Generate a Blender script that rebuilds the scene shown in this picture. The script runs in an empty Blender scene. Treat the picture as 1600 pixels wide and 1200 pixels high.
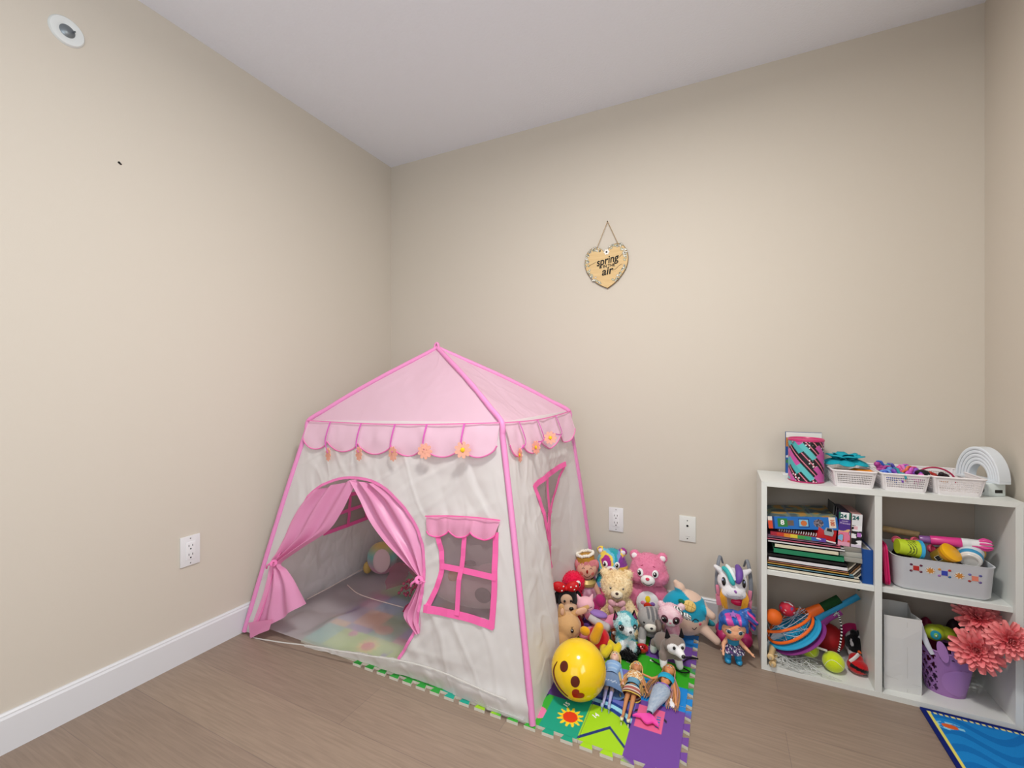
import bpy, bmesh, math, random
from mathutils import Vector, Matrix, Euler, noise
R = math.radians
PI = math.pi
scn = bpy.context.scene
COL = scn.collection
random.seed(7)

# ------------------------------------------------------------------ camera
CAM_POS = (1.866, -2.137, 1.05)
YAW = R(25.7)
FPX = 685.0
cam_d = bpy.data.cameras.new('camera')
cam = bpy.data.objects.new('camera', cam_d)
COL.objects.link(cam)
cam.location = CAM_POS
cam.rotation_euler = (R(90), 0, YAW)
cam_d.sensor_width = 36.0
cam_d.lens = 36.0 * FPX / 1600.0
cam_d.shift_y = 5.0 / 1600.0
cam_d.clip_start = 0.02
scn.camera = cam

# ------------------------------------------------------------------ light
scn.view_settings.view_transform = 'Standard'
scn.view_settings.look = 'None'
scn.view_settings.gamma = 1
scn.view_settings.exposure = 0.0
w = bpy.data.worlds.new('world')
scn.world = w
w.use_nodes = True
w.node_tree.nodes['Background'].inputs[0].default_value = (0.80, 0.88, 1.0, 1)
w.node_tree.nodes['Background'].inputs[1].default_value = 1.0


def area(name, loc, rot, sx, sy, power, col):
    l = bpy.data.lights.new(name, 'AREA')
    l.shape = 'RECTANGLE'
    l.size = sx
    l.size_y = sy
    l.energy = power
    l.color = col
    o = bpy.data.objects.new(name, l)
    COL.objects.link(o)
    o.location = loc
    o.rotation_euler = rot
    return o


# daylight through the window in the right wall, beside the camera
area('window_daylight', (2.80, -2.55, 1.45), (0, R(90), 0), 1.25, 1.35, 29.0, (0.88, 0.95, 1.0))
# soft fill light added behind the camera, at the front wall opening
area('front_fill', (1.35, -3.68, 1.20), (R(90), 0, 0), 1.5, 1.7, 7.0, (0.95, 0.97, 1.0))
# the ceiling light (its shade is built with the room)
lamp_d = bpy.data.lights.new('ceiling_bulb', 'AREA')
lamp_d.shape = 'DISK'
lamp_d.size = 0.30
lamp_d.energy = 31.0
lamp_d.color = (1.0, 0.965, 0.92)
lamp_o = bpy.data.objects.new('ceiling_bulb', lamp_d)
COL.objects.link(lamp_o)
lamp_o.location = (1.62, -1.38, 2.33)


# ------------------------------------------------------------------ helpers
def lin(c):
    if isinstance(c, str):
        c = c.lstrip('#')
        c = tuple(int(c[i:i + 2], 16) / 255 for i in (0, 2, 4))
    return tuple((x / 12.92 if x <= 0.04045 else ((x + 0.055) / 1.055) ** 2.4) for x in c[:3])


_m = {}


def mat(c, rough=0.6, spec=0.3, sheen=0.0, metal=0.0, bump=0.0, bscale=200.0, emit=0.0, coat=0.0, trans=0.0):
    """plain procedural principled material; c is an sRGB hex string or 'paint' (reads the mesh colours)"""
    key = (c, rough, spec, sheen, metal, bump, bscale, emit, coat, trans)
    if key in _m:
        return _m[key]
    m = bpy.data.materials.new('mat_%d' % len(_m))
    m.use_nodes = True
    nt = m.node_tree
    p = nt.nodes['Principled BSDF']
    if c == 'paint':
        a = nt.nodes.new('ShaderNodeVertexColor')
        a.layer_name = 'Col'
        nt.links.new(a.outputs['Color'], p.inputs['Base Color'])
    else:
        p.inputs['Base Color'].default_value = (*lin(c), 1)
    p.inputs['Roughness'].default_value = rough
    p.inputs['Specular IOR Level'].default_value = spec
    p.inputs['Metallic'].default_value = metal
    p.inputs['Sheen Weight'].default_value = sheen
    p.inputs['Coat Weight'].default_value = coat
    p.inputs['Transmission Weight'].default_value = trans
    if emit:
        p.inputs['Emission Color'].default_value = (*lin(c), 1)
        p.inputs['Emission Strength'].default_value = emit
    if bump:
        tc = nt.nodes.new('ShaderNodeTexCoord')
        n = nt.nodes.new('ShaderNodeTexNoise')
        n.inputs['Scale'].default_value = bscale
        n.inputs['Detail'].default_value = 3
        b = nt.nodes.new('ShaderNodeBump')
        b.inputs['Strength'].default_value = bump
        b.inputs['Distance'].default_value = 0.002
        nt.links.new(tc.outputs['Object'], n.inputs['Vector'])
        nt.links.new(n.outputs['Fac'], b.inputs['Height'])
        nt.links.new(b.outputs['Normal'], p.inputs['Normal'])
    _m[key] = m
    return m


def sheer(c, alpha, rough=0.5, tr=0.35, grid=0.0):
    """thin cloth or film: part see-through, part diffuse, part translucent"""
    key = ('sheer', c, alpha, rough, tr, grid)
    if key in _m:
        return _m[key]
    m = bpy.data.materials.new('sheer_%d' % len(_m))
    m.use_nodes = True
    nt = m.node_tree
    p = nt.nodes['Principled BSDF']
    out = nt.nodes['Material Output']
    p.inputs['Base Color'].default_value = (*lin(c), 1)
    p.inputs['Roughness'].default_value = rough
    p.inputs['Specular IOR Level'].default_value = 0.4
    t = nt.nodes.new('ShaderNodeBsdfTranslucent')
    t.inputs['Color'].default_value = (*lin(c), 1)
    mx = nt.nodes.new('ShaderNodeMixShader')
    mx.inputs[0].default_value = tr
    nt.links.new(p.outputs[0], mx.inputs[1])
    nt.links.new(t.outputs[0], mx.inputs[2])
    last = mx
    if alpha < 1:
        q = nt.nodes.new('ShaderNodeBsdfTransparent')
        m2 = nt.nodes.new('ShaderNodeMixShader')
        m2.inputs[0].default_value = alpha
        nt.links.new(q.outputs[0], m2.inputs[1])
        nt.links.new(mx.outputs[0], m2.inputs[2])
        last = m2
    nt.links.new(last.outputs[0], out.inputs[0])
    _m[key] = m
    return m


PLUSH = mat('paint', 0.95, 0.1, sheen=0.35, bump=0.5, bscale=350)
FELT = mat('paint', 0.9, 0.15, bump=0.2, bscale=500)
PLASTIC = mat('paint', 0.35, 0.45)
CARD = mat('paint', 0.5, 0.4)
FOAM = mat('paint', 0.6, 0.3)
BLACK = mat('#0c0a0c', 0.12, 0.6)
MATTBLACK = mat('#121013', 0.8, 0.2)
WHITEP = mat('#efefef', 0.4, 0.4)


def new_obj(name, me, parent=None, world=False):
    o = bpy.data.objects.new(name, me)
    COL.objects.link(o)
    if parent is not None:
        o.parent = parent
        if world:
            me.transform(Matrix.Translation(parent.location).inverted())
    return o


def obj(name, bm, mats, parent=None, smooth=True, world=False, angle=40):
    me = bpy.data.meshes.new(name)
    bm.normal_update()
    bm.to_mesh(me)
    bm.free()
    if not isinstance(mats, (list, tuple)):
        mats = [mats]
    for m in mats:
        me.materials.append(m)
    if smooth:
        for p in me.polygons:
            p.use_smooth = True
        try:
            me.set_sharp_from_angle(angle=R(angle))
        except Exception:
            pass
    return new_obj(name, me, parent, world)


def thing(name, label, cat, loc=(0, 0, 0), rz=0.0, group=None, rot=None):
    o = bpy.data.objects.new(name, None)
    COL.objects.link(o)
    o.empty_display_size = 0.05
    o.location = loc
    o.rotation_euler = rot if rot else (0, 0, rz)
    return tag(o, label, cat, group)


def tag(o, label=None, cat=None, group=None, kind=None):
    if label:
        o['label'] = label
    if cat:
        o['category'] = cat
    if group:
        o['group'] = group
    if kind:
        o['kind'] = kind
    return o


def struct(name, bm, m, smooth=False):
    o = obj(name, bm, m, smooth=smooth)
    o['kind'] = 'structure'
    return o


def TRS(c=(0, 0, 0), rot=(0, 0, 0), s=(1, 1, 1)):
    return Matrix.LocRotScale(Vector(c), Euler(rot), Vector(s))


def BX(bm, c, s, rot=(0, 0, 0), bev=0.0, seg=2, mi=0, M=None):
    b2 = bmesh.new()
    bmesh.ops.create_cube(b2, size=1, matrix=Matrix.Diagonal((s[0], s[1], s[2], 1)))
    if bev:
        bmesh.ops.bevel(b2, geom=b2.edges[:], offset=bev, segments=seg, affect='EDGES', profile=0.6)
    return merge(bm, b2, (M or Matrix()) @ TRS(c, rot), mi)


def merge(bm, b2, M=None, mi=0):
    vs = {}
    for v in b2.verts:
        vs[v.index if v.index >= 0 else id(v)] = None
    b2.verts.index_update()
    nv = [bm.verts.new((M @ v.co) if M else v.co) for v in b2.verts]
    fs = []
    for f in b2.faces:
        try:
            nf = bm.faces.new([nv[v.index] for v in f.verts])
            nf.material_index = mi if mi is not None else f.material_index
            fs.append(nf)
        except ValueError:
            pass
    b2.free()
    return fs


def EL(bm, c, r, rot=(0, 0, 0), u=20, v=12, mi=0, M=None):
    if isinstance(r, (int, float)):
        r = (r, r, r)
    b2 = bmesh.new()
    bmesh.ops.create_uvsphere(b2, u_segments=u, v_segments=v, radius=1)
    return merge(bm, b2, (M or Matrix()) @ TRS(c, rot, r), mi)


def frames(pts):
    """parallel transported frames along a path"""
    n = len(pts)
    T = []
    for i in range(n):
        a = pts[max(i - 1, 0)]
        b = pts[min(i + 1, n - 1)]
        d = (b - a)
        T.append(d.normalized() if d.length > 1e-9 else Vector((0, 0, 1)))
    up = Vector((0, 0, 1)) if abs(T[0].z) < 0.9 else Vector((1, 0, 0))
    N = [(up - T[0] * up.dot(T[0])).normalized()]
    for i in range(1, n):
        v = N[-1] - T[i] * N[-1].dot(T[i])
        N.append(v.normalized() if v.length > 1e-6 else N[-1])
    return T, N


def TUBE(bm, pts, r, seg=8, mi=0, flat=1.0, closed=False, M=None, cap=True):
    pts = [Vector(p) for p in pts]
    n = len(pts)
    if not hasattr(r, '__len__'):
        r = [r] * n
    T, N = frames(pts)
    rings = []
    for i in range(n):
        B = T[i].cross(N[i])
        ring = []
        for k in range(seg):
            a = 2 * PI * k / seg
            p = pts[i] + (N[i] * math.cos(a) + B * math.sin(a) * flat) * r[i]
            ring.append(bm.verts.new((M @ p) if M else p))
        rings.append(ring)
    m = n if closed else n - 1
    for i in range(m):
        a, b = rings[i], rings[(i + 1) % n]
        for k in range(seg):
            f = bm.faces.new((a[k], a[(k + 1) % seg], b[(k + 1) % seg], b[k]))
            f.material_index = mi
    if cap and not closed:
        for rg in (rings[0][::-1], rings[-1]):
            f = bm.faces.new(rg)
            f.material_index = mi


def LATHE(bm, prof, M=None, seg=32, mi=0, mis=None, a0=0.0, a1=2 * PI):
    full = abs(a1 - a0 - 2 * PI) < 1e-6
    rings = []
    ns = seg if full else seg + 1
    for (r, z) in prof:
        rings.append([bm.verts.new((M or Matrix()) @ Vector((r * math.cos(a0 + (a1 - a0) * k / seg), r * math.sin(a0 + (a1 - a0) * k / seg), z))) for k in range(ns)])
    for i in range(len(prof) - 1):
        for k in range(seg):
            k2 = (k + 1) % ns
            try:
                f = bm.faces.new((rings[i][k], rings[i][k2], rings[i + 1][k2], rings[i + 1][k]))
                f.material_index = mis[i] if mis else mi
            except ValueError:
                pass
    bmesh.ops.remove_doubles(bm, verts=[v for rg in rings for v in rg], dist=1e-6)


def PRISM(bm, poly, M=None, t=0.002, mi=0, bev=0.0):
    """2-D outline in local XY, extruded 0..t along local Z"""
    b2 = bmesh.new()
    vs = [b2.verts.new((p[0], p[1], 0)) for p in poly]
    f = b2.faces.new(vs)
    r = bmesh.ops.extrude_face_region(b2, geom=[f])
    bmesh.ops.translate(b2, vec=(0, 0, t), verts=[v for v in r['geom'] if isinstance(v, bmesh.types.BMVert)])
    bmesh.ops.recalc_face_normals(b2, faces=b2.faces[:])
    if bev:
        bmesh.ops.bevel(b2, geom=b2.edges[:], offset=bev, segments=2, affect='EDGES')
    bmesh.ops.triangulate(b2, faces=[f for f in b2.faces if len(f.verts) > 4])
    return merge(bm, b2, M, mi)


def GRID(bm, fn, nu, nv, mi=0, keep=None):
    vs = [[bm.verts.new(fn(i / nu, j / nv)) for i in range(nu + 1)] for j in range(nv + 1)]
    for j in range(nv):
        for i in range(nu):
            if keep and not keep(i, j):
                continue
            f = bm.faces.new((vs[j][i], vs[j][i + 1], vs[j + 1][i + 1], vs[j + 1][i]))
            f.material_index = mi
    bmesh.ops.delete(bm, geom=[v for row in vs for v in row if not v.link_faces], context='VERTS')
    return vs


def smoothpath(pts, k=6, closed=False):
    """Catmull-Rom"""
    pts = [Vector(p) for p in pts]
    n = len(pts)
    out = []
    rng = n if closed else n - 1
    for i in range(rng):
        if closed:
            p0, p1, p2, p3 = pts[(i - 1) % n], pts[i], pts[(i + 1) % n], pts[(i + 2) % n]
        else:
            p0, p1, p2, p3 = pts[max(i - 1, 0)], pts[i], pts[i + 1], pts[min(i + 2, n - 1)]
        for j in range(k):
            t = j / k
            out.append(0.5 * ((2 * p1) + (p2 - p0) * t + (2 * p0 - 5 * p1 + 4 * p2 - p3) * t * t + (3 * p1 - p0 - 3 * p2 + p3) * t ** 3))
    if not closed:
        out.append(pts[-1])
    return out


def paint(o, fn, lin_already=False):
    """fn(co) -> sRGB hex or tuple; stored as a point colour layer"""
    me = o.data
    ca = me.color_attributes.get('Col') or me.color_attributes.new('Col', 'FLOAT_COLOR', 'POINT')
    cache = {}
    buf = []
    for v in me.vertices:
        c = fn(v.co)
        if isinstance(c, str):
            if c not in cache:
                cache[c] = lin(c)
            c = cache[c]
        buf += [c[0], c[1], c[2], 1.0]
    ca.data.foreach_set('color', buf)
    return o


def blend(a, b, t):
    a = lin(a) if isinstance(a, str) else a
    b = lin(b) if isinstance(b, str) else b
    t = min(1, max(0, t))
    return tuple(a[i] * (1 - t) + b[i] * t for i in range(3))


def solid(o, th, off=-1):
    md = o.modifiers.new('thickness', 'SOLIDIFY')
    md.thickness = th
    md.offset = off
    return o


def blob(name, els, parent=None, voxel=0.003, smooth=6, fn='#ffffff', m=None, fuzz=0.0, fscale=90, world=False):
    """soft continuous body: ('e', centre, radii, rot) and ('c', p0, p1, r0, r1) fused into one surface"""
    bm = bmesh.new()
    for e in els:
        if e[0] == 'e':
            EL(bm, e[1], e[2], e[3] if len(e) > 3 else (0, 0, 0), 24, 16)
        else:
            p0, p1 = Vector(e[1]), Vector(e[2])
            n = 7
            TUBE(bm, [p0.lerp(p1, i / n) for i in range(n + 1)], [e[3] + (e[4] - e[3]) * i / n for i in range(n + 1)], 12)
            EL(bm, p0, e[3], u=12, v=8)
            EL(bm, p1, e[4], u=12, v=8)
    me = bpy.data.meshes.new(name)
    bm.to_mesh(me)
    bm.free()
    tmp = bpy.data.objects.new('tmp', me)
    COL.objects.link(tmp)
    r = tmp.modifiers.new('r', 'REMESH')
    r.mode = 'VOXEL'
    r.voxel_size = voxel
    s = tmp.modifiers.new('s', 'SMOOTH')
    s.factor = 0.6
    s.iterations = smooth
    dg = bpy.context.evaluated_depsgraph_get()
    me2 = bpy.data.meshes.new_from_object(tmp.evaluated_get(dg))
    me2.name = name
    bpy.data.objects.remove(tmp)
    bpy.data.meshes.remove(me)
    if fuzz:
        nn = [v.normal.copy() for v in me2.vertices]
        for v, q in zip(me2.vertices, nn):
            v.co += q * fuzz * (noise.noise(v.co * fscale) + 0.6 * noise.noise(v.co * fscale * 2.3))
    for p in me2.polygons:
        p.use_smooth = True
    me2.materials.clear()
    me2.materials.append(m or PLUSH)
    o = new_obj(name, me2, parent, world)
    f = fn if callable(fn) else (lambda c, q=fn: q)
    paint(o, f)
    return o


def fur(o, n, length, width=0.0009, droop=0.3, seed=1, name='fur'):
    """short pile as slim blades on a painted body; one child of that body"""
    rnd = random.Random(seed)
    me = o.data
    ca = me.color_attributes['Col'].data
    polys = me.polygons
    np_ = len(polys)
    vs, fs, cs = [], [], []
    for k in range(n):
        p = polys[rnd.randrange(np_)]
        idx = list(p.vertices)
        ws = [rnd.random() + 0.05 for _ in idx]
        s = sum(ws)
        pos = Vector((0, 0, 0))
        for i, q in zip(idx, ws):
            pos += me.vertices[i].co * (q / s)
        nrm = p.normal
        d = (nrm + Vector((rnd.uniform(-.6, .6), rnd.uniform(-.6, .6), rnd.uniform(-.6, .6) - droop))).normalized()
        side = d.cross(Vector((rnd.uniform(-1, 1), rnd.uniform(-1, 1), rnd.uniform(-1, 1)))).normalized() * width
        L = length * rnd.uniform(0.5, 1.1)
        b = len(vs)
        vs += [pos - side - nrm * .001, pos + side - nrm * .001, pos + d * L]
        fs.append((b, b + 1, b + 2))
        c = ca[idx[0]].color
        g = rnd.uniform(0.85, 1.08)
        cs += [c[0] * g, c[1] * g, c[2] * g, 1] * 3
    m2 = bpy.data.meshes.new(name)
    m2.from_pydata(vs, [], fs)
    c2 = m2.color_attributes.new('Col', 'FLOAT_COLOR', 'POINT')
    c2.data.foreach_set('color', cs)
    m2.materials.append(mat('paint', 1.0, 0.0))
    f = new_obj(name, m2, o)
    f['kind'] = 'stuff'
    return f


def surf(c, r, az, el, k=1.0):
    """point and normal on an ellipsoid; az from the front (-Y) towards +X"""
    if isinstance(r, (int, float)):
        r = (r, r, r)
    az, el = R(az), R(el)
    d = Vector((math.sin(az) * math.cos(el), -math.cos(az) * math.cos(el), math.sin(el)))
    p = Vector((c[0] + r[0] * d.x * k, c[1] + r[1] * d.y * k, c[2] + r[2] * d.z * k))
    n = Vector((d.x / r[0], d.y / r[1], d.z / r[2])).normalized()
    return p, n


def face_frame(p, n, roll=0.0):
    z = n
    x = Vector((0, 0, 1)).cross(z)
    x = x.normalized() if x.length > 1e-4 else Vector((1, 0, 0))
    y = z.cross(x)
    M = Matrix((x, y, z)).transposed().to_4x4()
    M.translation = p
    return M @ Matrix.Rotation(R(roll), 4, 'Z')


def feat(parent, name, c, r, az, el, size, col, m=None, roll=0, sparkle=None, rim=None, k=1.0):
    """flattened ellipsoid feature (eye, nose, patch) sitting on a body ellipsoid"""
    p, n = surf(c, r, az, el, k)
    M = face_frame(p, n, roll)
    bm = bmesh.new()
    mats = [m if (m is not None) else mat(col, 0.8, 0.15)]
    if rim:
        EL(bm, (rim[1] * size[0], rim[2] * size[1], -size[2] * .3), (size[0] * rim[3], size[1] * rim[3], size[2]), M=M, u=16, v=8, mi=1)
        mats.append(mat(rim[0], .8, .15))
    else:
        mats.append(mats[0])
    EL(bm, (0, 0, 0), size, M=M, u=16, v=8)
    if sparkle:
        EL(bm, (-.3 * size[0], .35 * size[1], size[2] * .75), (size[0] * sparkle, size[1] * sparkle, size[2] * .4), M=M, u=10, v=6, mi=2)
        mats.append(WHITEP)
    return obj(name, bm, mats, parent)


def stroke(parent, name, c, r, pts, rad, col, k=1.0):
    """thin stitched line through (az, el) points on a body ellipsoid"""
    bm = bmesh.new()
    P = smoothpath([surf(c, r, a, e, k)[0] for a, e in pts], 5)
    TUBE(bm, P, rad, 6)
    return obj(name, bm, mat(col, 0.8, 0.2), parent)


def text(name, s, M, size, m, parent, ext=0.0004, shear=0.0, bold=0.0, align='CENTER', world=False, sx=1.0):
    cu = bpy.data.curves.new(name, 'FONT')
    cu.body = s
    cu.size = size
    cu.extrude = ext
    cu.shear = shear
    cu.offset = bold
    cu.align_x = align
    cu.align_y = 'CENTER'
    t = bpy.data.objects.new('tmp', cu)
    COL.objects.link(t)
    dg = bpy.context.evaluated_depsgraph_get()
    me = bpy.data.meshes.new_from_object(t.evaluated_get(dg))
    bpy.data.objects.remove(t)
    me.name = name
    me.transform(M @ Matrix.Diagonal((sx, 1, 1, 1)))
    me.materials.clear()
    me.materials.append(m)
    return new_obj(name, me, parent, world)


_F = Vector((-math.sin(YAW), math.cos(YAW), 0))
_Rt = Vector((math.cos(YAW), math.sin(YAW), 0))


def ray(px, py):
    return _F + _Rt * ((px - 800) / FPX) + Vector((0, 0, -(py - 605) / FPX))


def at(px, py, ax, val):
    """world point seen at a photo pixel on the plane coordinate[ax] = val"""
    d = ray(px, py)
    t = (val - CAM_POS[ax]) / d[ax]
    return Vector(CAM_POS) + d * t


def on_plane(px, py, p0, n):
    d = ray(px, py)
    c = Vector(CAM_POS)
    return c + d * ((Vector(p0) - c).dot(n) / d.dot(n))


def inpoly(x, y, poly):
    r = False
    j = len(poly) - 1
    for i in range(len(poly)):
        xi, yi = poly[i]
        xj, yj = poly[j]
        if (yi > y) != (yj > y) and x < (xj - xi) * (y - yi) / (yj - yi) + xi:
            r = not r
        j = i
    return r


def nearest(x, y, poly):
    best = None
    for i in range(len(poly)):
        ax, ay = poly[i]
        bx, by = poly[(i + 1) % len(poly)]
        dx, dy = bx - ax, by - ay
        L = dx * dx + dy * dy
        t = 0 if L == 0 else max(0, min(1, ((x - ax) * dx + (y - ay) * dy) / L))
        qx, qy = ax + t * dx, ay + t * dy
        d = (qx - x) ** 2 + (qy - y) ** 2
        if best is None or d < best[0]:
            best = (d, qx, qy)
    return best
# ------------------------------------------------------------------ the room
W, D, H = 2.706, 3.60, 2.42


def tex_mat(name, build):
    m = bpy.data.materials.new(name)
    m.use_nodes = True
    build(m.node_tree, m.node_tree.nodes, m.node_tree.links, m.node_tree.nodes['Principled BSDF'])
    return m


def wall_nodes(col, bs, bstr):
    def f(nt, N, L, p):
        tc = N.new('ShaderNodeTexCoord')
        n = N.new('ShaderNodeTexNoise')
        n.inputs['Scale'].default_value = bs
        n.inputs['Detail'].default_value = 4
        b = N.new('ShaderNodeBump')
        b.inputs['Strength'].default_value = bstr
        b.inputs['Distance'].default_value = 0.002
        L.new(tc.outputs['Object'], n.inputs['Vector'])
        L.new(n.outputs['Fac'], b.inputs['Height'])
        L.new(b.outputs['Normal'], p.inputs['Normal'])
        p.inputs['Base Color'].default_value = (*lin(col), 1)
        p.inputs['Roughness'].default_value = 0.75
        p.inputs['Specular IOR Level'].default_value = 0.25
    return f


M_WALL = tex_mat('wall_paint', wall_nodes('#d0c8bb', 260, 0.12))
M_CEIL = tex_mat('ceiling_texture', wall_nodes('#eef2fb', 110, 0.6))


def floor_nodes(nt, N, L, p):
    tc = N.new('ShaderNodeTexCoord')
    br = N.new('ShaderNodeTexBrick')
    br.inputs['Scale'].default_value = 1.0
    br.inputs['Mortar Size'].default_value = 0.0012
    br.inputs['Mortar Smooth'].default_value = 0.3
    br.inputs['Brick Width'].default_value = 1.25
    br.inputs['Row Height'].default_value = 0.19
    br.inputs['Bias'].default_value = 0.0
    br.offset = 0.37
    br.inputs['Color1'].default_value = (*lin('#998776'), 1)
    br.inputs['Color2'].default_value = (*lin('#917f70'), 1)
    br.inputs['Mortar'].default_value = (*lin('#85756a'), 1)
    L.new(tc.outputs['Object'], br.inputs['Vector'])
    mp = N.new('ShaderNodeMapping')
    mp.inputs['Scale'].default_value = (2.5, 45, 1)
    L.new(tc.outputs['Object'], mp.inputs['Vector'])
    n = N.new('ShaderNodeTexNoise')
    n.inputs['Scale'].default_value = 3.0
    n.inputs['Detail'].default_value = 6
    n.inputs['Distortion'].default_value = 0.6
    L.new(mp.outputs['Vector'], n.inputs['Vector'])
    r = N.new('ShaderNodeMapRange')
    r.inputs[1].default_value = 0.3
    r.inputs[2].default_value = 0.7
    r.inputs[3].default_value = 0.86
    r.inputs[4].default_value = 1.08
    L.new(n.outputs['Fac'], r.inputs[0])
    mx = N.new('ShaderNodeVectorMath')
    mx.operation = 'SCALE'
    L.new(br.outputs['Color'], mx.inputs[0])
    L.new(r.outputs[0], mx.inputs['Scale'])
    L.new(mx.outputs[0], p.inputs['Base Color'])
    p.inputs['Roughness'].default_value = 0.42
    p.inputs['Specular IOR Level'].default_value = 0.35
    b = N.new('ShaderNodeBump')
    b.inputs['Strength'].default_value = 0.08
    b.inputs['Distance'].default_value = 0.001
    L.new(n.outputs['Fac'], b.inputs['Height'])
    L.new(b.outputs['Normal'], p.inputs['Normal'])


M_FLOOR = tex_mat('laminate', floor_nodes)
M_TRIM = mat('#dcdde0', 0.35, 0.4)


def slab(name, a, b, m):
    bm = bmesh.new()
    c = [(a[i] + b[i]) / 2 for i in range(3)]
    s = [abs(b[i] - a[i]) for i in range(3)]
    BX(bm, c, s)
    return struct(name, bm, m)


slab('floor', (-.1, -D - .1, -.1), (W + .1, .1, 0), M_FLOOR)
slab('ceiling', (-.1, -D - .1, H), (W + .1, .1, H + .1), M_CEIL)
slab('wall_left', (-.1, -D - .1, 0), (0, .1, H), M_WALL)
slab('wall_back', (0, 0, 0), (W, .1, H), M_WALL)
bm = bmesh.new()
for a, b in (((W, -D - .1, 0), (W + .1, .1, .80)), ((W, -D - .1, 2.10), (W + .1, .1, H)), ((W, -D - .1, .80), (W + .1, -3.20, 2.10)), ((W, -1.90, .80), (W + .1, .1, 2.10))):
    BX(bm, [(a[i] + b[i]) / 2 for i in range(3)], [b[i] - a[i] for i in range(3)])
struct('wall_right', bm, M_WALL)
# wall behind the camera with its window opening
bm = bmesh.new()
wx0, wx1, wz0, wz1 = 0.6, 2.1, 0.35, 2.1
for a, b in (((0, -D - .1, 0), (W, -D, wz0)), ((0, -D - .1, wz1), (W, -D, H)), ((0, -D - .1, wz0), (wx0, -D, wz1)), ((wx1, -D - .1, wz0), (W, -D, wz1))):
    BX(bm, [(a[i] + b[i]) / 2 for i in range(3)], [b[i] - a[i] for i in range(3)])
struct('wall_front', bm, M_WALL)
bm = bmesh.new()
for x in (wx0 + .02, (wx0 + wx1) / 2, wx1 - .02):
    BX(bm, (x, -D - .04, (wz0 + wz1) / 2), (.04, .06, wz1 - wz0))
for z in (wz0 + .02, wz1 - .02):
    BX(bm, ((wx0 + wx1) / 2, -D - .04, z), (wx1 - wx0, .06, .04))
struct('window_1', bm, M_TRIM)
bm = bmesh.new()
for y in (-3.18, -2.55, -1.92):
    BX(bm, (W + .05, y, 1.45), (.06, .04, 1.30))
for z in (.82, 2.08):
    BX(bm, (W + .05, -2.55, z), (.06, 1.30, .04))
struct('window_2', bm, M_TRIM)


def baseboard(name, prof_pts, length, M):
    bm = bmesh.new()
    n = len(prof_pts)
    a = [bm.verts.new(M @ Vector((0, p[0], p[1]))) for p in prof_pts]
    b = [bm.verts.new(M @ Vector((length, p[0], p[1]))) for p in prof_pts]
    for i in range(n - 1):
        bm.faces.new((a[i], a[i + 1], b[i + 1], b[i]))
    bm.faces.new(a[::-1])
    bm.faces.new(b)
    bmesh.ops.recalc_face_normals(bm, faces=bm.faces[:])
    return struct(name, bm, M_TRIM)


PB = [(0, 0), (-.014, 0), (-.014, .098), (-.010, .104), (-.010, .108), (-.006, .113), (0, .113)]
baseboard('baseboard_back', PB, W, Matrix())
baseboard('baseboard_left', PB, D, Matrix.Rotation(R(90), 4, 'Z') @ Matrix.Translation((-D, 0, 0)))
baseboard('baseboard_right', PB, D, Matrix.Translation((W, 0, 0)) @ Matrix.Rotation(R(-90), 4, 'Z'))

# ceiling light above and behind the view
t = thing('ceiling_light', 'round flush white ceiling light near the middle of the ceiling', 'ceiling light', (1.62, -1.38, H))
bm = bmesh.new()
LATHE(bm, [(0.0, 0.0), (.17, 0.0), (.17, -.02), (.16, -.03), (.16, 0.0)], seg=40)
obj('light_base', bm, M_TRIM, t)
bm = bmesh.new()
LATHE(bm, [(.158, -.03), (.158, -.06), (.152, -.078)], seg=40)
obj('light_ring', bm, mat('#f4f4f2', 0.5), t)


# ------------------------------------------------------------------ wall fittings
def wall_plate(name, label, cat, pos, rz, kind):
    """local frame: wall in the XZ plane, room towards -Y"""
    t = thing(name, label, cat, pos, rz)
    bm = bmesh.new()
    BX(bm, (0, -.003, 0), (.070, .006, .1145), bev=.002, seg=2)
    obj('face_plate', bm, mat('#e4e4e6' if kind == 'outlet' else '#e2e4df', 0.3, 0.5), t)
    if kind == 'outlet':
        bm = bmesh.new()
        BX(bm, (0, -.0068, 0), (.033, .0022, .067), bev=.0008)
        obj('receptacle', bm, mat('#e9e9eb', 0.3, 0.5), t)
        for z in (.017, -.017):
            bm = bmesh.new()
            BX(bm, (-.0066, -.0079, z + .003), (.0022, .0006, .0085))
            BX(bm, (.0066, -.0079, z + .003), (.0022, .0006, .0075))
            EL(bm, (0, -.0079, z - .0095), (.0030, .0006, .0028))
            obj('socket_slots', bm, mat('#1c1b1b', .6), t)
    else:
        bm = bmesh.new()
        LATHE(bm, [(0, 0), (.0062, 0), (.0062, .0014), (.0048, .0018)], Matrix.Translation((0, -.006, .014)) @ Matrix.Rotation(R(90), 4, 'X'), 24)
        obj('jack_ring', bm, mat('#d9dad4', .4), t)
        bm = bmesh.new()
        EL(bm, (0, -.0072, .014), (.0047, .0009, .0047))
        obj('jack_hole', bm, mat('#050505', .6), t)
        bm = bmesh.new()
        BX(bm, (.001, -.0061, -.034), (.020, .0004, .0012))
        obj('plate_notch', bm, mat('#b9bab5', .6), t)
    for z in (.0475, -.0475) if kind == 'outlet' else (.037, -.044):
        bm = bmesh.new()
        EL(bm, (0, -.0062, z), (.0026, .0009, .0026))
        obj('screw', bm, mat('#8d8d8d' if kind == 'outlet' else '#2a2826', .4, metal=.3), t)
    return t


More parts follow.
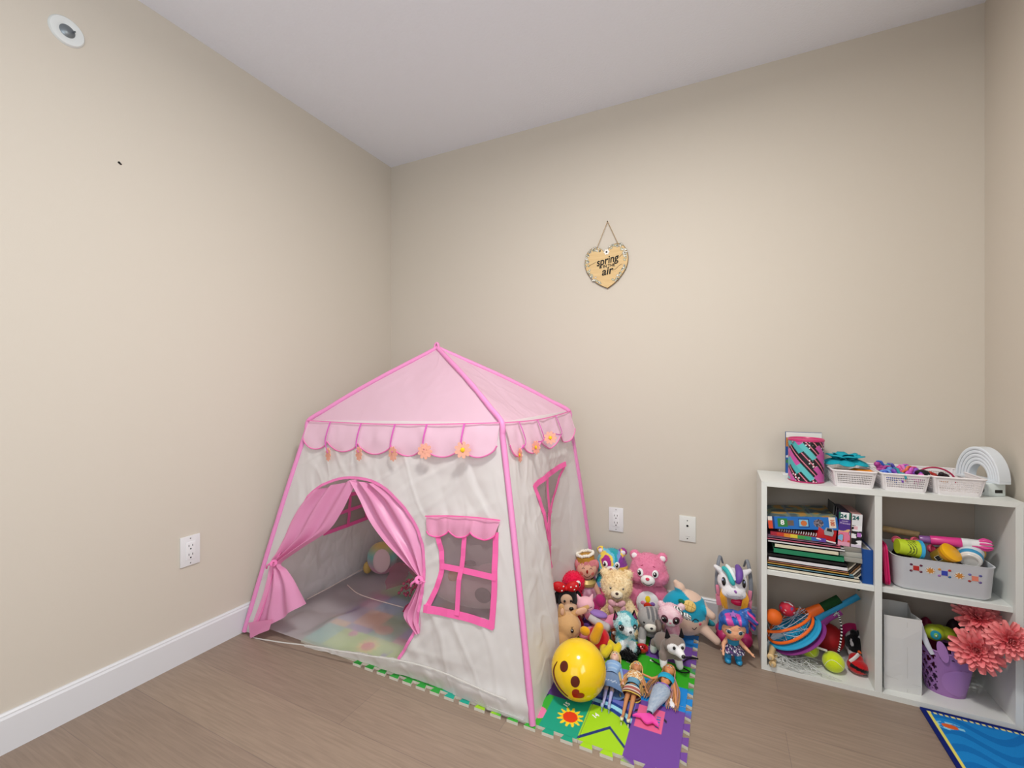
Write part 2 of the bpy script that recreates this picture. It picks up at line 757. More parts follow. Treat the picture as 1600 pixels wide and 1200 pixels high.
wall_plate('wall_outlet', 'white double outlet on the left wall beside the pink tent', 'outlet', (0, -1.146, .417), R(90), 'outlet')
wall_plate('wall_outlet', 'white double outlet on the back wall above the pile of plush toys', 'outlet', (1.399, 0, .409), 0, 'outlet')
wall_plate('cable_plate', 'white wall plate with one round black cable hole', 'wall plate', (1.721, 0, .409), 0, 'cable')

# sprinkler cover high on the left wall
t = thing('wall_sprinkler', 'round white fitting with a grey centre high on the left wall', 'sprinkler', (0, -1.500, 2.172), rot=(0, R(90), 0))
bm = bmesh.new()
LATHE(bm, [(.018, .004), (.030, .007), (.040, .006), (.044, .001), (.044, 0)], seg=40)
obj('cover_ring', bm, mat('#dfe3e2', .3, .5), t)
bm = bmesh.new()
LATHE(bm, [(0, .010), (.012, .010), (.019, .005), (.019, .002)], seg=28)
BX(bm, (-.002, .013, .012), (.004, .003, .018))
obj('nozzle', bm, mat('#7e858a', .35, metal=.6), t)

# little dark screw left in the wall
bm = bmesh.new()
LATHE(bm, [(0, .004), (.0032, .003), (.0038, 0)], Matrix.Translation((0, -1.367, 1.82)) @ Matrix.Rotation(R(90), 4, 'Y'), 12)
EL(bm, (.001, -1.363, 1.817), (.001, .004, .003))
tag(obj('wall_anchor', bm, mat('#1a1512', .6)), 'tiny dark screw plug in the left wall near the ceiling', 'screw')

# ------------------------------------------------------------------ heart sign
t = thing('heart_sign', 'wooden heart plaque lettered spring is in the air, hung by twine on the back wall', 'wall sign', (1.359, -.004, 1.532))


def heart(w_, h_, n=72):
    half = [(0, .80), (.10, .90), (.26, .985), (.44, .985), (.60, .90), (.69, .74), (.70, .58), (.62, .40), (.46, .24), (.26, .11), (0, 0)]
    p = smoothpath([(x, y, 0) for x, y in half], max(2, n // 20))
    k = w_ / 2 / .70
    r = [(q.x * k, q.y * h_) for q in p]
    return r + [(-x, y) for x, y in r[-2:0:-1]]


HM = Matrix.Rotation(R(90), 4, 'X')   # local XY -> XZ, Z -> -Y
tilt = Matrix.Rotation(R(-3), 4, 'Y')
bm = bmesh.new()
PRISM(bm, heart(.212, .212), tilt @ HM, .006)
hb = obj('heart_board', bm, mat('#8b6f49', .6), t, smooth=False)


def wood(nt, N, L, p):
    tc = N.new('ShaderNodeTexCoord')
    mp = N.new('ShaderNodeMapping')
    mp.inputs['Scale'].default_value = (6, 6, 60)
    mp.inputs['Rotation'].default_value = (0, R(8), 0)
    n = N.new('ShaderNodeTexNoise')
    n.inputs['Scale'].default_value = 2
    cr = N.new('ShaderNodeValToRGB')
    cr.color_ramp.elements[0].color = (*lin('#cdaa74'), 1)
    cr.color_ramp.elements[1].color = (*lin('#e3c793'), 1)
    L.new(tc.outputs['Object'], mp.inputs['Vector'])
    L.new(mp.outputs['Vector'], n.inputs['Vector'])
    L.new(n.outputs['Fac'], cr.inputs[0])
    L.new(cr.outputs[0], p.inputs['Base Color'])
    p.inputs['Roughness'].default_value = .6


M_WOOD = tex_mat('pale_wood', wood)
bm = bmesh.new()
PRISM(bm, [(x * .975, y * .975 + .0025) for x, y in heart(.212, .212)], tilt @ HM @ Matrix.Translation((0, 0, .006)), .0008)
obj('heart_face', bm, M_WOOD, t, smooth=False)
# painted leaves and buds around the rim
rnd = random.Random(3)
bm = bmesh.new()
bo = bmesh.new()
hp = heart(.212, .212, 60)
for i, (x, y) in enumerate(hp):
    if y < .018 or (abs(x) < .03 and y > .15):
        continue
    if y < .08 or y > .125 or abs(x) > .085:
        if .10 < y < .13 and rnd.random() < .6:
            continue
        cx, cy = x * .9, (y - .106) * .9 + .106
        for k in range(2):
            a = rnd.uniform(0, PI)
            px_, py_ = cx + rnd.uniform(-.008, .008), cy + rnd.uniform(-.008, .008)
            l = rnd.uniform(.0045, .008)
            ww = l * .5
            Mx = tilt @ HM @ Matrix.Translation((px_, py_, .0068)) @ Matrix.Rotation(a, 4, 'Z')
            PRISM(bo, [(l * 1.15 * math.cos(q), (ww + .0012) * math.sin(q)) for q in [2 * PI * j / 12 for j in range(12)]], Mx, .0005)
            PRISM(bm, [(l * math.cos(q), ww * math.sin(q)) for q in [2 * PI * j / 12 for j in range(12)]], Mx @ Matrix.Translation((0, 0, .0004)), .0004, mi=0 if rnd.random() < .6 else 1)
tag(obj('leaf_outlines', bo, mat('#57564a', .7), t, smooth=False), kind='stuff')
tag(obj('painted_leaves', bm, [mat('#e6e4d8', .7), mat('#c2c4ad', .7)], t, smooth=False), kind='stuff')
bm = bmesh.new()
Mx = tilt @ HM @ Matrix.Translation((.005, .177, .007))
PRISM(bm, [((.0125 + .0018 * math.cos(6 * q)) * math.cos(q), (.0125 + .0018 * math.cos(6 * q)) * math.sin(q)) for q in [2 * PI * j / 36 for j in range(36)]], Mx, .0012)
PRISM(bm, [(.0045 * math.cos(q), .0045 * math.sin(q)) for q in [2 * PI * j / 16 for j in range(16)]], Mx @ Matrix.Translation((0, 0, .0012)), .0008, mi=1)
obj('painted_flower', bm, [mat('#f1efe8', .7), mat('#23262e', .6)], t, smooth=False)
INK = mat('#26241f', .7)
TM = tilt @ HM
text('sign_lettering', 'spring', TM @ Matrix.Translation((.004, .136, .0075)) @ Matrix.Rotation(R(6), 4, 'Z'), .052, INK, t, shear=.25, bold=.0010, sx=.85)
text('sign_lettering', 'IS IN THE', TM @ Matrix.Translation((.003, .108, .0075)), .019, INK, t, bold=.0005)
text('sign_lettering', 'air', TM @ Matrix.Translation((.001, .083, .0075)) @ Matrix.Rotation(R(4), 4, 'Z'), .052, INK, t, shear=.25, bold=.0010)
for pts in ([(.052, .142), (.064, .141), (.078, .152), (.09, .158)], [(.028, .083), (.045, .088), (.06, .100), (.075, .106)], [(-.047, .138), (-.06, .133), (-.075, .128), (-.09, .121)]):
    bm = bmesh.new()
    TUBE(bm, smoothpath([TM @ Vector((x, y, .0075)) for x, y in pts]), .0007, 5)
    obj('flourish_line', bm, INK, t)
bm = bmesh.new()
apex = Vector((0, -.006, .326))
for x in (-.055, .058):
    TUBE(bm, [(x, -.008, .195), apex], .0013, 6)
obj('twine', bm, mat('#ad8f63', .9), t)
bm = bmesh.new()
EL(bm, apex, (.003, .004, .003))
obj('nail', bm, mat('#2b2119', .4, metal=.5), t)
# ------------------------------------------------------------------ the play tent
TENT = thing('play_tent', 'pink and white fabric house play tent in the room corner', 'play tent', (.68, -.46, 0))
V = Vector
cA, cB, cC, cD = V((.030, -.948, .01)), V((1.338, -.893, .01)), V((1.312, -.035, .01)), V((.045, -.05, .01))
eA, eB, eC, eD = V((.165, -.73, .900)), V((1.145, -.73, .924)), V((1.212, -.18, .940)), V((.20, -.18, .92))
AP = V((.671, -.452, 1.232))


def leg(a, e, t):
    p = a.lerp(e, t)
    out = (p - V((.68, -.46, p.z))).normalized()
    return p + out * .006 * math.sin(PI * t)


def ridge(e, t, bow=.012):
    p = e.lerp(AP, t)
    return p + V((0, 0, bow * math.sin(PI * min(1, t)) * (1.4 - .8 * t)))


def wrk(p, amp=1.0):
    """gentle creases of thin satin"""
    q = V((p.x * 3.1 + p.z * 1.2, p.y * 3.1, p.z * 2.2))
    a = noise.noise(q * 1.6) * .010
    r1 = abs(noise.noise(V((p.x * 9 + p.z * 6.5, p.y * 9, (p.z - p.x) * 1.6)) * 1.1))
    r2 = abs(noise.noise(V((p.x * 14 - p.z * 9, p.y * 12, (p.z + p.x) * 2.2)) * .9 + V((7, 3, 1))))
    r3 = max(0.0, .16 - abs(noise.noise(V((p.x * 5 - p.z * 7, p.y * 8, (p.z * .8 + p.x) * 1.3)) * 1.2 + V((2, 8, 5))))) / .16
    r4 = max(0.0, .12 - abs(noise.noise(V((p.x * 8 + p.z * 4, p.y * 9, (p.z - p.x * .5) * 1.2)) * 1.4 + V((5, 1, 9))))) / .12
    return amp * (a + .008 * (r1 - .25) + .005 * (r2 - .25) + .0035 * r3 + .003 * r4 + .0015 * noise.noise(p * 30))


NF = V((0, -1, .21)).normalized()      # outward normals of the walls
NR = V((.98, 0, .17)).normalized()
NL = V((-.98, 0, .17)).normalized()
NB = V((0, 1, .17)).normalized()
FP0 = V((.68, -.92, 0))


def sideR(p):
    """the right wall slumps inwards behind a fold"""
    k = max(0.0, 1 - p.z / .75)
    d = -.15 * math.exp(-((p.y + .33) / .17) ** 2) * k ** .8
    f = .022 * math.exp(-((p.y + .60) / .07) ** 2) * max(0.0, 1 - abs(p.z - .30) / .5)
    return d + f


def wallpt(a, ea, b, eb, nrm, u, t, amp=1.0, side=False):
    amp = .7 if side else amp
    p = leg(a, ea, t).lerp(leg(b, eb, t), u)
    edge = min(1, 8 * min(u, 1 - u)) * min(1, 6 * (1 - t) + .1)
    d = wrk(p, amp) * edge
    if side:
        d += sideR(p) * edge
    return p + nrm * d


def fbase(p, u, v):
    # hem lifts off the floor left of the middle and bellies out over the mat on the right
    k = max(0, 1 - v / .06)
    lift = (.018 * math.exp(-((u - .36) / .20) ** 2)) * k
    back = .034 * math.exp(-((u - .64) / .20) ** 2) * max(0, 1 - v / .12)
    belly = .009 * math.exp(-((v - .05) / .03) ** 2) * (.35 + .65 * min(1, max(0, (u - .3) / .3)))
    return p + V((0, back - belly, lift))


def fpt(x, z, off=0.0):
    """point on the front wall at world x, z"""
    t = (z - .01) / .905
    y = -.92 + (.19) * t
    l, r = leg(cA, eA, max(0, min(1, t))), leg(cB, eB, max(0, min(1, t)))
    u = (x - l.x) / (r.x - l.x)
    y = l.y * (1 - u) + r.y * u
    p = V((x, y, z))
    edge = min(1, 8 * max(0, min(u, 1 - u))) * min(1, 6 * (1 - t) + .1)
    return fbase(p + NF * (wrk(p) * edge + off), u, t)


def fpx(px, py, off=0.0):
    q = on_plane(px, py, FP0, NF)
    return (q.x, q.z)


SATIN = sheer('#f4f2f0', 1.0, .30, .39)
PINKROOF = sheer('#fbd6e8', 1.0, .36, .40)
PINKCURT = sheer('#f7a9d3', 1.0, .33, .35)
PINKTRIM = mat('#e87fb6', .55, .25)
HOTPINK = mat('#f269ab', .55, .25)
PINKBIND = mat('#e48fc2', .45, .3)
MESHNET = sheer('#b9a3a6', .40, .8, .2)


def wall_panel(name, a, ea, b, eb, nrm, holes, ax, nu=180, nv=130, side=False, m=None, base=None):
    """fabric wall on a grid; hole outlines in (coordinate ax, z); vertices at a hole rim are snapped onto it"""
    bm = bmesh.new()
    P = {}

    def fn(u, v):
        p = wallpt(a, ea, b, eb, nrm, u, v, side=side)
        if base:
            p = base(p, u, v)
        return p
    vs = [[fn(i / nu, j / nv) for i in range(nu + 1)] for j in range(nv + 1)]

    def cin(i, j):
        c = (vs[j][i] + vs[j + 1][i + 1]) / 2
        return any(inpoly(c[ax], c.z, h) for h in holes)
    bv = [[bm.verts.new(q) for q in row] for row in vs]
    for j in range(nv):
        for i in range(nu):
            if not cin(i, j):
                bm.faces.new((bv[j][i], bv[j][i + 1], bv[j + 1][i + 1], bv[j + 1][i]))
    bmesh.ops.delete(bm, geom=[v for v in bm.verts if not v.link_faces], context='VERTS')
    for v in bm.verts:
        for h in holes:
            if inpoly(v.co[ax], v.co.z, h):
                d = nearest(v.co[ax], v.co.z, h)
                v.co[ax] = d[1]
                v.co.z = d[2]
            elif v.is_boundary:
                d = nearest(v.co[ax], v.co.z, h)
                if d[0] < .006 ** 2:
                    v.co[ax] = d[1]
                    v.co.z = d[2]
    return obj(name, bm, m or SATIN, TENT, world=True, angle=180)


# outlines read off the front wall, as (x, z)
door_px = [(405, 990), (420, 950), (437, 885), (452, 845), (470, 802), (492, 768), (525, 750), (556, 746), (590, 754), (622, 778), (645, 812), (660, 850), (663, 905), (658, 945), (648, 985), (634, 1012), (622, 1031)]
DOOR = [fpx(*p) for p in door_px]
win_px = [(676, 815), (690, 868), (688, 905), (672, 945), (765, 972), (775, 900), (778, 818)]
WIN = [fpx(*p) for p in win_px]


wall_panel('front_panel', cA, eA, cB, eB, NF, [DOOR, WIN], 0, 210, 150, base=fbase)
RW = [(-.590, .675), (-.265, .70), (-.33, .60), (-.395, .45), (-.475, .335), (-.545, .50)]
LW = [(-.575, .325), (-.30, .325), (-.33, .49), (-.555, .49)]
wall_panel('right_panel', cB, eB, cC, eC, NR, [[(y, z) for y, z in RW]], 1, 150, 130, side=True)
wall_panel('left_panel', cD, eD, cA, eA, NL, [LW], 1, 110, 90)
wall_panel('back_panel', cC, eC, cD, eD, NB, [], 0, 90, 60)
# roof: four pink triangles meeting at the peak
for nm, e0, e1 in (('roof_panel', eA, eB), ('roof_panel', eB, eC), ('roof_panel', eC, eD), ('roof_panel', eD, eA)):
    bm = bmesh.new()

    def fn(u, v, e0=e0, e1=e1):
        v = v * .995
        p = ridge(e0, v).lerp(ridge(e1, v), u)
        s = -.018 * math.sin(PI * u) * math.sin(PI * min(1, v + .12)) - .012 * math.sin(PI * u) * (1 - v)
        return p + V((0, 0, s + wrk(p, .7) * min(1, 5 * min(u, 1 - u))))
    GRID(bm, fn, 60, 45)
    obj(nm, bm, PINKROOF, TENT, world=True, angle=180)
# pole sleeves: leg and ridge of each corner in one pink binding
for a, e in ((cA, eA), (cB, eB), (cC, eC), (cD, eD)):
    pts = [leg(a, e, i / 20) for i in range(21)]
    pts2 = [ridge(e, i / 16) for i in range(1, 17)]
    pts = pts[:-2] + smoothpath([pts[-2], e + (e - V((.68, -.46, e.z))).normalized() * .004, pts2[1]], 6)[:-1] + pts2[1:]
    bm = bmesh.new()
    rr = [.0108 + .0012 * noise.noise(p * 40) for p in pts]
    TUBE(bm, pts, rr, 10)
    obj('pole_sleeve', bm, PINKBIND, TENT, world=True)
bm = bmesh.new()
TUBE(bm, smoothpath([AP + V(q) for q in ((-.012, -.004, -.01), (-.008, -.006, .014), (.002, -.004, .022), (.008, -.004, .012), (.01, 0, -.012))], 5), .0055, 8, flat=1.6)
obj('peak_loop', bm, PINKBIND, TENT, world=True)


def band(name, pts, nrm, w_, m, th=.0016, parent=None, wf=None):
    """flat tape along a path, lying across normal nrm"""
    pts = [V(p) for p in pts]
    bm = bmesh.new()
    rows = []
    for i, p in enumerate(pts):
        d = (pts[min(i + 1, len(pts) - 1)] - pts[max(i - 1, 0)]).normalized()
        s = d.cross(nrm).normalized() * (w_ * (wf(i / (len(pts) - 1)) if wf else 1) / 2)
        rows.append([bm.verts.new(p - s), bm.verts.new(p - s + nrm * th), bm.verts.new(p + s + nrm * th), bm.verts.new(p + s)])
    for i in range(len(pts) - 1):
        for k in range(4):
            k2 = (k + 1) % 4
            bm.faces.new((rows[i][k], rows[i][k2], rows[i + 1][k2], rows[i + 1][k]))
    bm.faces.new(rows[0][::-1])
    bm.faces.new(rows[-1])
    bmesh.ops.recalc_face_normals(bm, faces=bm.faces[:])
    return obj(name, bm, m, parent or TENT, world=True, smooth=False)


def fpath(pxs, off=.002, k=4, smooth=True):
    P = [V((*fpx(*p), 0)) for p in pxs]
    if smooth:
        P = smoothpath(P, k)
    else:
        Q = []
        for i in range(len(P) - 1):
            Q += [P[i].lerp(P[i + 1], j / 6) for j in range(6)]
        P = Q + [P[-1]]
    return [fpt(q.x, q.y, off) for q in P]


# binding around the door
band('door_binding', fpath(door_px[:], .002), NF, .011, PINKTRIM)
band('threshold_tape', fpath([(403, 991), (480, 1008), (560, 1022), (622, 1032), (700, 1058), (790, 1096)], .004, 3), NF, .004, mat('#dddbd6', .5))


# curtains gathered by ties
def curtain(name, rows, off, m, folds, seed, amp=.012):
    """rows: list of ((lx, ly), (rx, ry)) pixels on the front wall, top to bottom"""
    L_ = smoothpath([V((*fpx(*r[0]), 0)) for r in rows], 8)
    R_ = smoothpath([V((*fpx(*r[1]), 0)) for r in rows], 8)
    n = len(L_) - 1
    bm = bmesh.new()

    def fn(u, v):
        i = min(n, int(round(v * n)))
        a, b = L_[i], R_[i]
        q = a.lerp(b, u)
        wd = (a - b).length
        pl = math.sin(u * folds * PI + seed + v * 1.3) * min(amp, .16 * wd + .002) + .5 * amp * noise.noise(V((u * 5, v * 4, seed)))
        x, z = q.x, q.y
        t = (z - .01) / .905
        l, r = leg(cA, eA, max(0, min(1, t))), leg(cB, eB, max(0, min(1, t)))
        uu = (x - l.x) / (r.x - l.x)
        y = l.y * (1 - uu) + r.y * uu
        return V((x, y, z)) + NF * (off + pl)
    GRID(bm, fn, 44, n)
    return obj(name, bm, m, TENT, world=True, angle=180)


cl = curtain('curtain', [((497, 765), (560, 748)), ((478, 788), (548, 775)), ((465, 812), (535, 800)), ((455, 838), (515, 828)), ((444, 860), (475, 855)), ((435, 874), (446, 877)), ((432, 895), (453, 888)), ((424, 925), (464, 905)), ((410, 965), (474, 925)), ((404, 990), (481, 941))], .004, PINKCURT, 5, .5)
cr = curtain('curtain', [((552, 750), (592, 756)), ((566, 778), (622, 779)), ((582, 812), (640, 806)), ((606, 845), (656, 842)), ((634, 876), (662, 875)), ((654, 900), (662, 900)), ((655, 912), (663, 912)), ((642, 940), (662, 940)), ((632, 962), (658, 968)), ((650, 992), (656, 990))], .004, PINKCURT, 5, 2.0)
# folded-up hem piece at the bottom of the left curtain
bm = bmesh.new()
pp = [fpt(*fpx(*p), .012) for p in ((404, 966), (440, 962), (436, 978), (418, 985), (405, 992))]
vs = [bm.verts.new(p) for p in pp]
bm.faces.new(vs)
fh = solid(obj('folded_hem', bm, PINKCURT, cl, smooth=False), .001)
fh.data.transform(Matrix.Translation(TENT.location).inverted())
# ties
for (px, py), cur in (((441, 876), cl), ((659, 905), cr)):
    c = fpt(*fpx(px, py), .016)
    bm = bmesh.new()
    P = [c + V((math.cos(a) * .011, math.sin(a) * .008 - .001, math.sin(a) * .005 + math.cos(a) * -.003)) for a in [2 * PI * i / 20 for i in range(20)]]
    TUBE(bm, P, .0042, 8, closed=True, flat=1.6)
    TUBE(bm, smoothpath([c + V((.010, -.012, 0)), c + V((.024, -.016, .006)), c + V((.036, -.012, .004))], 4), .0028, 6)
    TUBE(bm, smoothpath([c + V((-.008, -.012, 0)), c + V((-.020, -.018, -.010)), c + V((-.026, -.014, -.022))], 4), .004, 6)
    obj('curtain_tie', bm, PINKTRIM, TENT, world=True)

# the front window: net, frame, cross bars, scalloped valance


def net(poly, f, off):
    """see-through net following the wall"""
    a0, a1 = min(p[0] for p in poly), max(p[0] for p in poly)
    z0, z1 = min(p[1] for p in poly), max(p[1] for p in poly)
    bm = bmesh.new()
    n = 40
    GRID(bm, lambda u, v: f(a0 + (a1 - a0) * u, z0 + (z1 - z0) * v, off), n, n, keep=lambda i, j: inpoly(a0 + (a1 - a0) * (i + .5) / n, z0 + (z1 - z0) * (j + .5) / n, poly) or nearest(a0 + (a1 - a0) * (i + .5) / n, z0 + (z1 - z0) * (j + .5) / n, poly)[0] < .006 ** 2)
    return obj('window_net', bm, MESHNET, TENT, world=True)


net(WIN, fpt, -.003)
fr = band('window_frame', fpath([(684, 832), (690, 855), (692, 880), (688, 905), (677, 932), (667, 952)], .003), NF, .020, HOTPINK)
band('window_frame', fpath([(664, 950), (700, 958), (740, 970), (769, 981)], .0035), NF, .026, HOTPINK)
band('window_frame', fpath([(766, 984), (771, 930), (773, 880), (775, 832)], .003), NF, .021, HOTPINK)
band('window_bar', fpath([(691, 884), (730, 893), (775, 904)], .0045), NF, .020, HOTPINK)
band('window_bar', fpath([(727, 838), (723, 880), (717, 915), (714, 962)], .0060), NF, .018, HOTPINK)


def scallop(name, top, bot_fn, n, m, nrm, rows=8, edge=None, bulge=.008, parent=None):
    """top(u) world point; bot_fn(u) hanging vector"""
    bm = bmesh.new()

    def fn(u, v):
        p = top(u) + bot_fn(u) * v
        return p + nrm * (bulge * math.sin(PI * v * .6) + .004 * noise.noise(p * 22) + .004 * math.sin(u * 29) * v)
    GRID(bm, fn, n, rows)
    o = obj(name, bm, m, parent or TENT, world=True, angle=180)
    if edge:
        P = [fn(i / n, 1.0) for i in range(n + 1)]
        bm = bmesh.new()
        TUBE(bm, P, .0028, 6)
        e = obj('valance_piping', bm, edge, o, world=False)
        e.data.transform(Matrix.Translation(TENT.location).inverted())
    return o


def lerp3(a, b, u):
    return V(a).lerp(V(b), u)


wv0, wv1 = V((*fpx(668, 806), 0)), V((*fpx(783, 813), 0))


def wtop(u):
    q = wv0.lerp(wv1, u)
    zz = q.y + .006 * math.sin(PI * u)
    return fpt(q.x, zz, .008)


def wbot(u):
    k = abs(math.sin(PI * 3 * u)) ** .7
    ins = .5 - u
    return V((ins * .03, -.01, -(.050 + .022 * k)))


scallop('window_valance', wtop, wbot, 60, sheer('#f2a9cb', 1, .4, .3), NF, edge=HOTPINK)
band('valance_tape', [wtop(i / 20) + NF * .008 for i in range(21)], NF, .004, HOTPINK)

# right side window
def spt(y, z, off=0.0):
    t = (z - .01) / .92
    l, r = leg(cB, eB, t), leg(cC, eC, t)
    u = (y - l.y) / (r.y - l.y)
    p = l.lerp(r, u)
    edge = min(1, 8 * max(0, min(u, 1 - u))) * min(1, 6 * (1 - t) + .1)
    p = p + NR * (wrk(p) * edge + sideR(p) * edge + off)
    return p


def yzpath(pts, f, off, k=6):
    Q = []
    for i in range(len(pts) - 1):
        a, b = V((*pts[i], 0)), V((*pts[i + 1], 0))
        Q += [a.lerp(b, j / k) for j in range(k)]
    Q.append(V((*pts[-1], 0)))
    return [f(q.x, q.y, off) for q in Q]


net(RW, spt, -.003)
band('window_frame', yzpath([(-.600, .672), (-.262, .702)], spt, .004), NR, .022, HOTPINK)
band('window_frame', yzpath([(-.595, .68), (-.548, .50), (-.475, .325)], spt, .004), NR, .024, HOTPINK)
band('window_frame', yzpath([(-.268, .70), (-.33, .60), (-.395, .45), (-.475, .328)], spt, .004), NR, .016, HOTPINK)
band('window_bar', yzpath([(-.548, .50), (-.36, .53)], spt, .006), NR, .022, HOTPINK)
band('window_bar', yzpath([(-.45, .69), (-.44, .40)], spt, .007), NR, .020, HOTPINK)


# left side window, seen from inside
def lpt(y, z, off=0.0):
    t = (z - .01) / .9
    l, r = leg(cA, eA, t), leg(cD, eD, t)
    u = (y - l.y) / (r.y - l.y)
    p = l.lerp(r, u)
    edge = min(1, 8 * max(0, min(u, 1 - u))) * min(1, 6 * (1 - t) + .1)
    return p + NL * (wrk(p) * edge - off)


net(LW, lpt, -.003)
NLi = -NL
for a, b in (((-.585, .325), (-.29, .325)), ((-.565, .49), (-.32, .49)), ((-.575, .32), (-.555, .495)), ((-.30, .32), (-.33, .495))):
    band('window_frame', yzpath([a, b], lpt, .004), NLi, .020, HOTPINK)
band('window_bar', yzpath([(-.436, .325), (-.446, .49)], lpt, .006), NLi, .018, HOTPINK)
band('window_bar', yzpath([(-.565, .41), (-.315, .41)], lpt, .007), NLi, .018, HOTPINK)

# valances under the eaves
VAL = sheer('#fbd8ea', 1, .36, .35)
fx = [.165, .313, .492, .674, .831, 1.002, 1.148]


def scal(u, br, lo, hi):
    x = br[0] + (br[-1] - br[0]) * u
    for i in range(len(br) - 1):
        if x <= br[i + 1] + 1e-6:
            k = (x - br[i]) / (br[i + 1] - br[i])
            return lo + (hi - lo) * max(0, math.sin(PI * k)) ** .6
    return lo


def vtop(u):
    p = eA.lerp(eB, u)
    return V((p.x, p.y - .008, p.z - .002 - .012 * math.sin(PI * u)))


scallop('valance', vtop, lambda u: V((0, -.022, -scal(u, fx, .080, .122))), 120, VAL, NF, edge=PINKTRIM, bulge=.008)
band('eave_tape', [vtop(i / 30) + NF * .006 for i in range(31)], NF, .0045, PINKTRIM)
fy = [-.73, -.64, -.50, -.34, -.18]


def vtop2(u):
    p = eB.lerp(eC, u)
    return V((p.x + .008, p.y, p.z - .002 - .012 * math.sin(PI * u)))


scallop('valance', vtop2, lambda u: V((.022, 0, -scal(u, fy, .080, .125))), 90, VAL, NR, edge=PINKTRIM, bulge=.008)
band('eave_tape', [vtop2(i / 20) + NR * .006 for i in range(21)], NR, .0045, PINKTRIM)

# felt flowers on ribbons
FPET = mat('#f5b29c', .85, .1, bump=.3, bscale=600)
FEYE = mat('#f0c62c', .85, .1)
RIB = mat('#d765ba', .55, .3)


def flower(c, az, r=.031, front=True):
    M = face_frame(c, V((math.sin(az), -math.cos(az), .03)).normalized())
    bm = bmesh.new()
    for k in range(9):
        a = 2 * PI * k / 9
        Mk = M @ Matrix.Rotation(a, 4, 'Z')
        pet = []
        for j in range(14):
            q = 2 * PI * j / 14
            pet.append((r * .60 + r * .40 * math.cos(q), r * .22 * math.sin(q) * (1 + .25 * math.cos(q))))
        PRISM(bm, pet, Mk @ Matrix.Translation((0, 0, .0002 * (k % 2))), .0018)
    LATHE(bm, [(0, .002), (r * .34, .002), (r * .34, 0), (0, 0)], M, 20)
    f = obj('felt_flower', bm, FPET, TENT, smooth=False, world=True)
    if front:
        bm = bmesh.new()
        LATHE(bm, [(0, .0045), (r * .2, .004), (r * .27, .0025), (r * .27, .001)], M, 18)
        e = obj('flower_center', bm, FEYE, f)
        e.data.transform(Matrix.Translation(TENT.location).inverted())
    return f


for x, px, py, yaw, fr_, r in ((.313, 513, 710, -22, False, .030), (.492, 561, 709, -20, False, .030), (.674, 614, 709, -16, False, .030), (.831, 664, 705, 8, False, .031), (1.002, 723, 703, 20, True, .031)):
    u = (x - eA.x) / (eB.x - eA.x)
    a = vtop(u) + NF * .010
    b = a + V((0, -.024, -.088))
    c = at(px, py, 1, b.y - .022)
    flower(c, R(yaw), r, fr_)
    P = smoothpath([a, a.lerp(b, .5) + NF * .006, b + NF * .004, c + V((0, -.003, .006 if fr_ is False else .024))], 5)
    band('flower_ribbon', P, NF, .0075, RIB, wf=lambda t: 1 - .4 * t)
for y, px, py, yaw, fr_ in ((-.64, 813, 711, -48, True), (-.50, 838, 699, -32, True), (-.34, 860, 684, 5, True)):
    u = (y - eB.y) / (eC.y - eB.y)
    a = vtop2(u) + NR * .010
    b = a + V((.024, 0, -.080))
    c = at(px, py, 0, b.x + .010)
    flower(c, R(yaw), .027, fr_)
    P = smoothpath([a, a.lerp(b, .5) + NR * .006, b + NR * .004, c + V((0, 0, .02))], 5)
    band('flower_ribbon', P, NR, .0065, RIB, wf=lambda t: 1 - .4 * t)

# ground sheet inside, loose milky film over the mat
bm = bmesh.new()


def gs(u, v):
    yf = -.905 + .040 * math.exp(-((u - .64) / .20) ** 2)
    p = V((.04, yf + (-.065 - yf) * v, 0))
    p.x += (1.27 + .9 * sideR(V((0, p.y, .05)))) * u
    k = min(1, 10 * min(u, 1 - u, v, 1 - v))
    w1 = abs(noise.noise(V((p.x * 7 + p.y * 3, p.y * 4 - p.x, 3)))) * .030
    cone = .05 * math.exp(-((p.x - .33 - (p.y + .9) * .25) / .045) ** 2) * min(1, max(0, (p.y + .92) / .25)) * max(0, 1 - (p.y + .92) / .5)
    return p + V((0, 0, .022 + k * (w1 + cone + .008 * noise.noise(p * 9))))


GRID(bm, gs, 90, 70)
obj('ground_sheet', bm, sheer('#e2e0e4', .62, .35, .35), TENT, world=True, angle=180)
for P in ([(480, 936), (520, 915), (573, 885)], [(543, 914), (557, 926), (580, 935), (630, 949)]):
    bm = bmesh.new()
    TUBE(bm, smoothpath([at(px, py, 2, .055) for px, py in P], 6), .0022, 6)
    obj('sheet_seam', bm, mat('#ddd0c4', .6), TENT, world=True)

# ------------------------------------------------------------------ things inside the tent
t = thing('plush_toy', 'pastel rainbow plush with a pale belly and yellow foot lying inside the tent', 'plush toy', (.20, -.30, .05))
blob('body', [('e', (0, 0, .075), (.085, .07, .085))], t, .005, 5,
     fn=lambda c: blend(blend('#cf8fa6', '#7fb8ad', (c.z - .03) / .06), '#c9b56a', (c.z - .10) / .05))
feat(t, 'belly', (0, 0, .075), (.085, .07, .085), 35, 8, (.045, .06, .006), '#cfb6b6')
bm = bmesh.new()
EL(bm, (-.075, -.03, .02), (.022, .024, .032))
obj('foot', bm, mat('#c9ab63', .9), t)
t = thing('pillow', 'grey pink plush pillow with dark patches lying inside the tent behind the front window', 'pillow', (.80, -.36, .045))
blob('cushion', [('e', (0, 0, .07), (.24, .13, .075)), ('e', (.12, .05, .10), (.15, .10, .07))], t, .007, 8, fn='#b9a5a8')
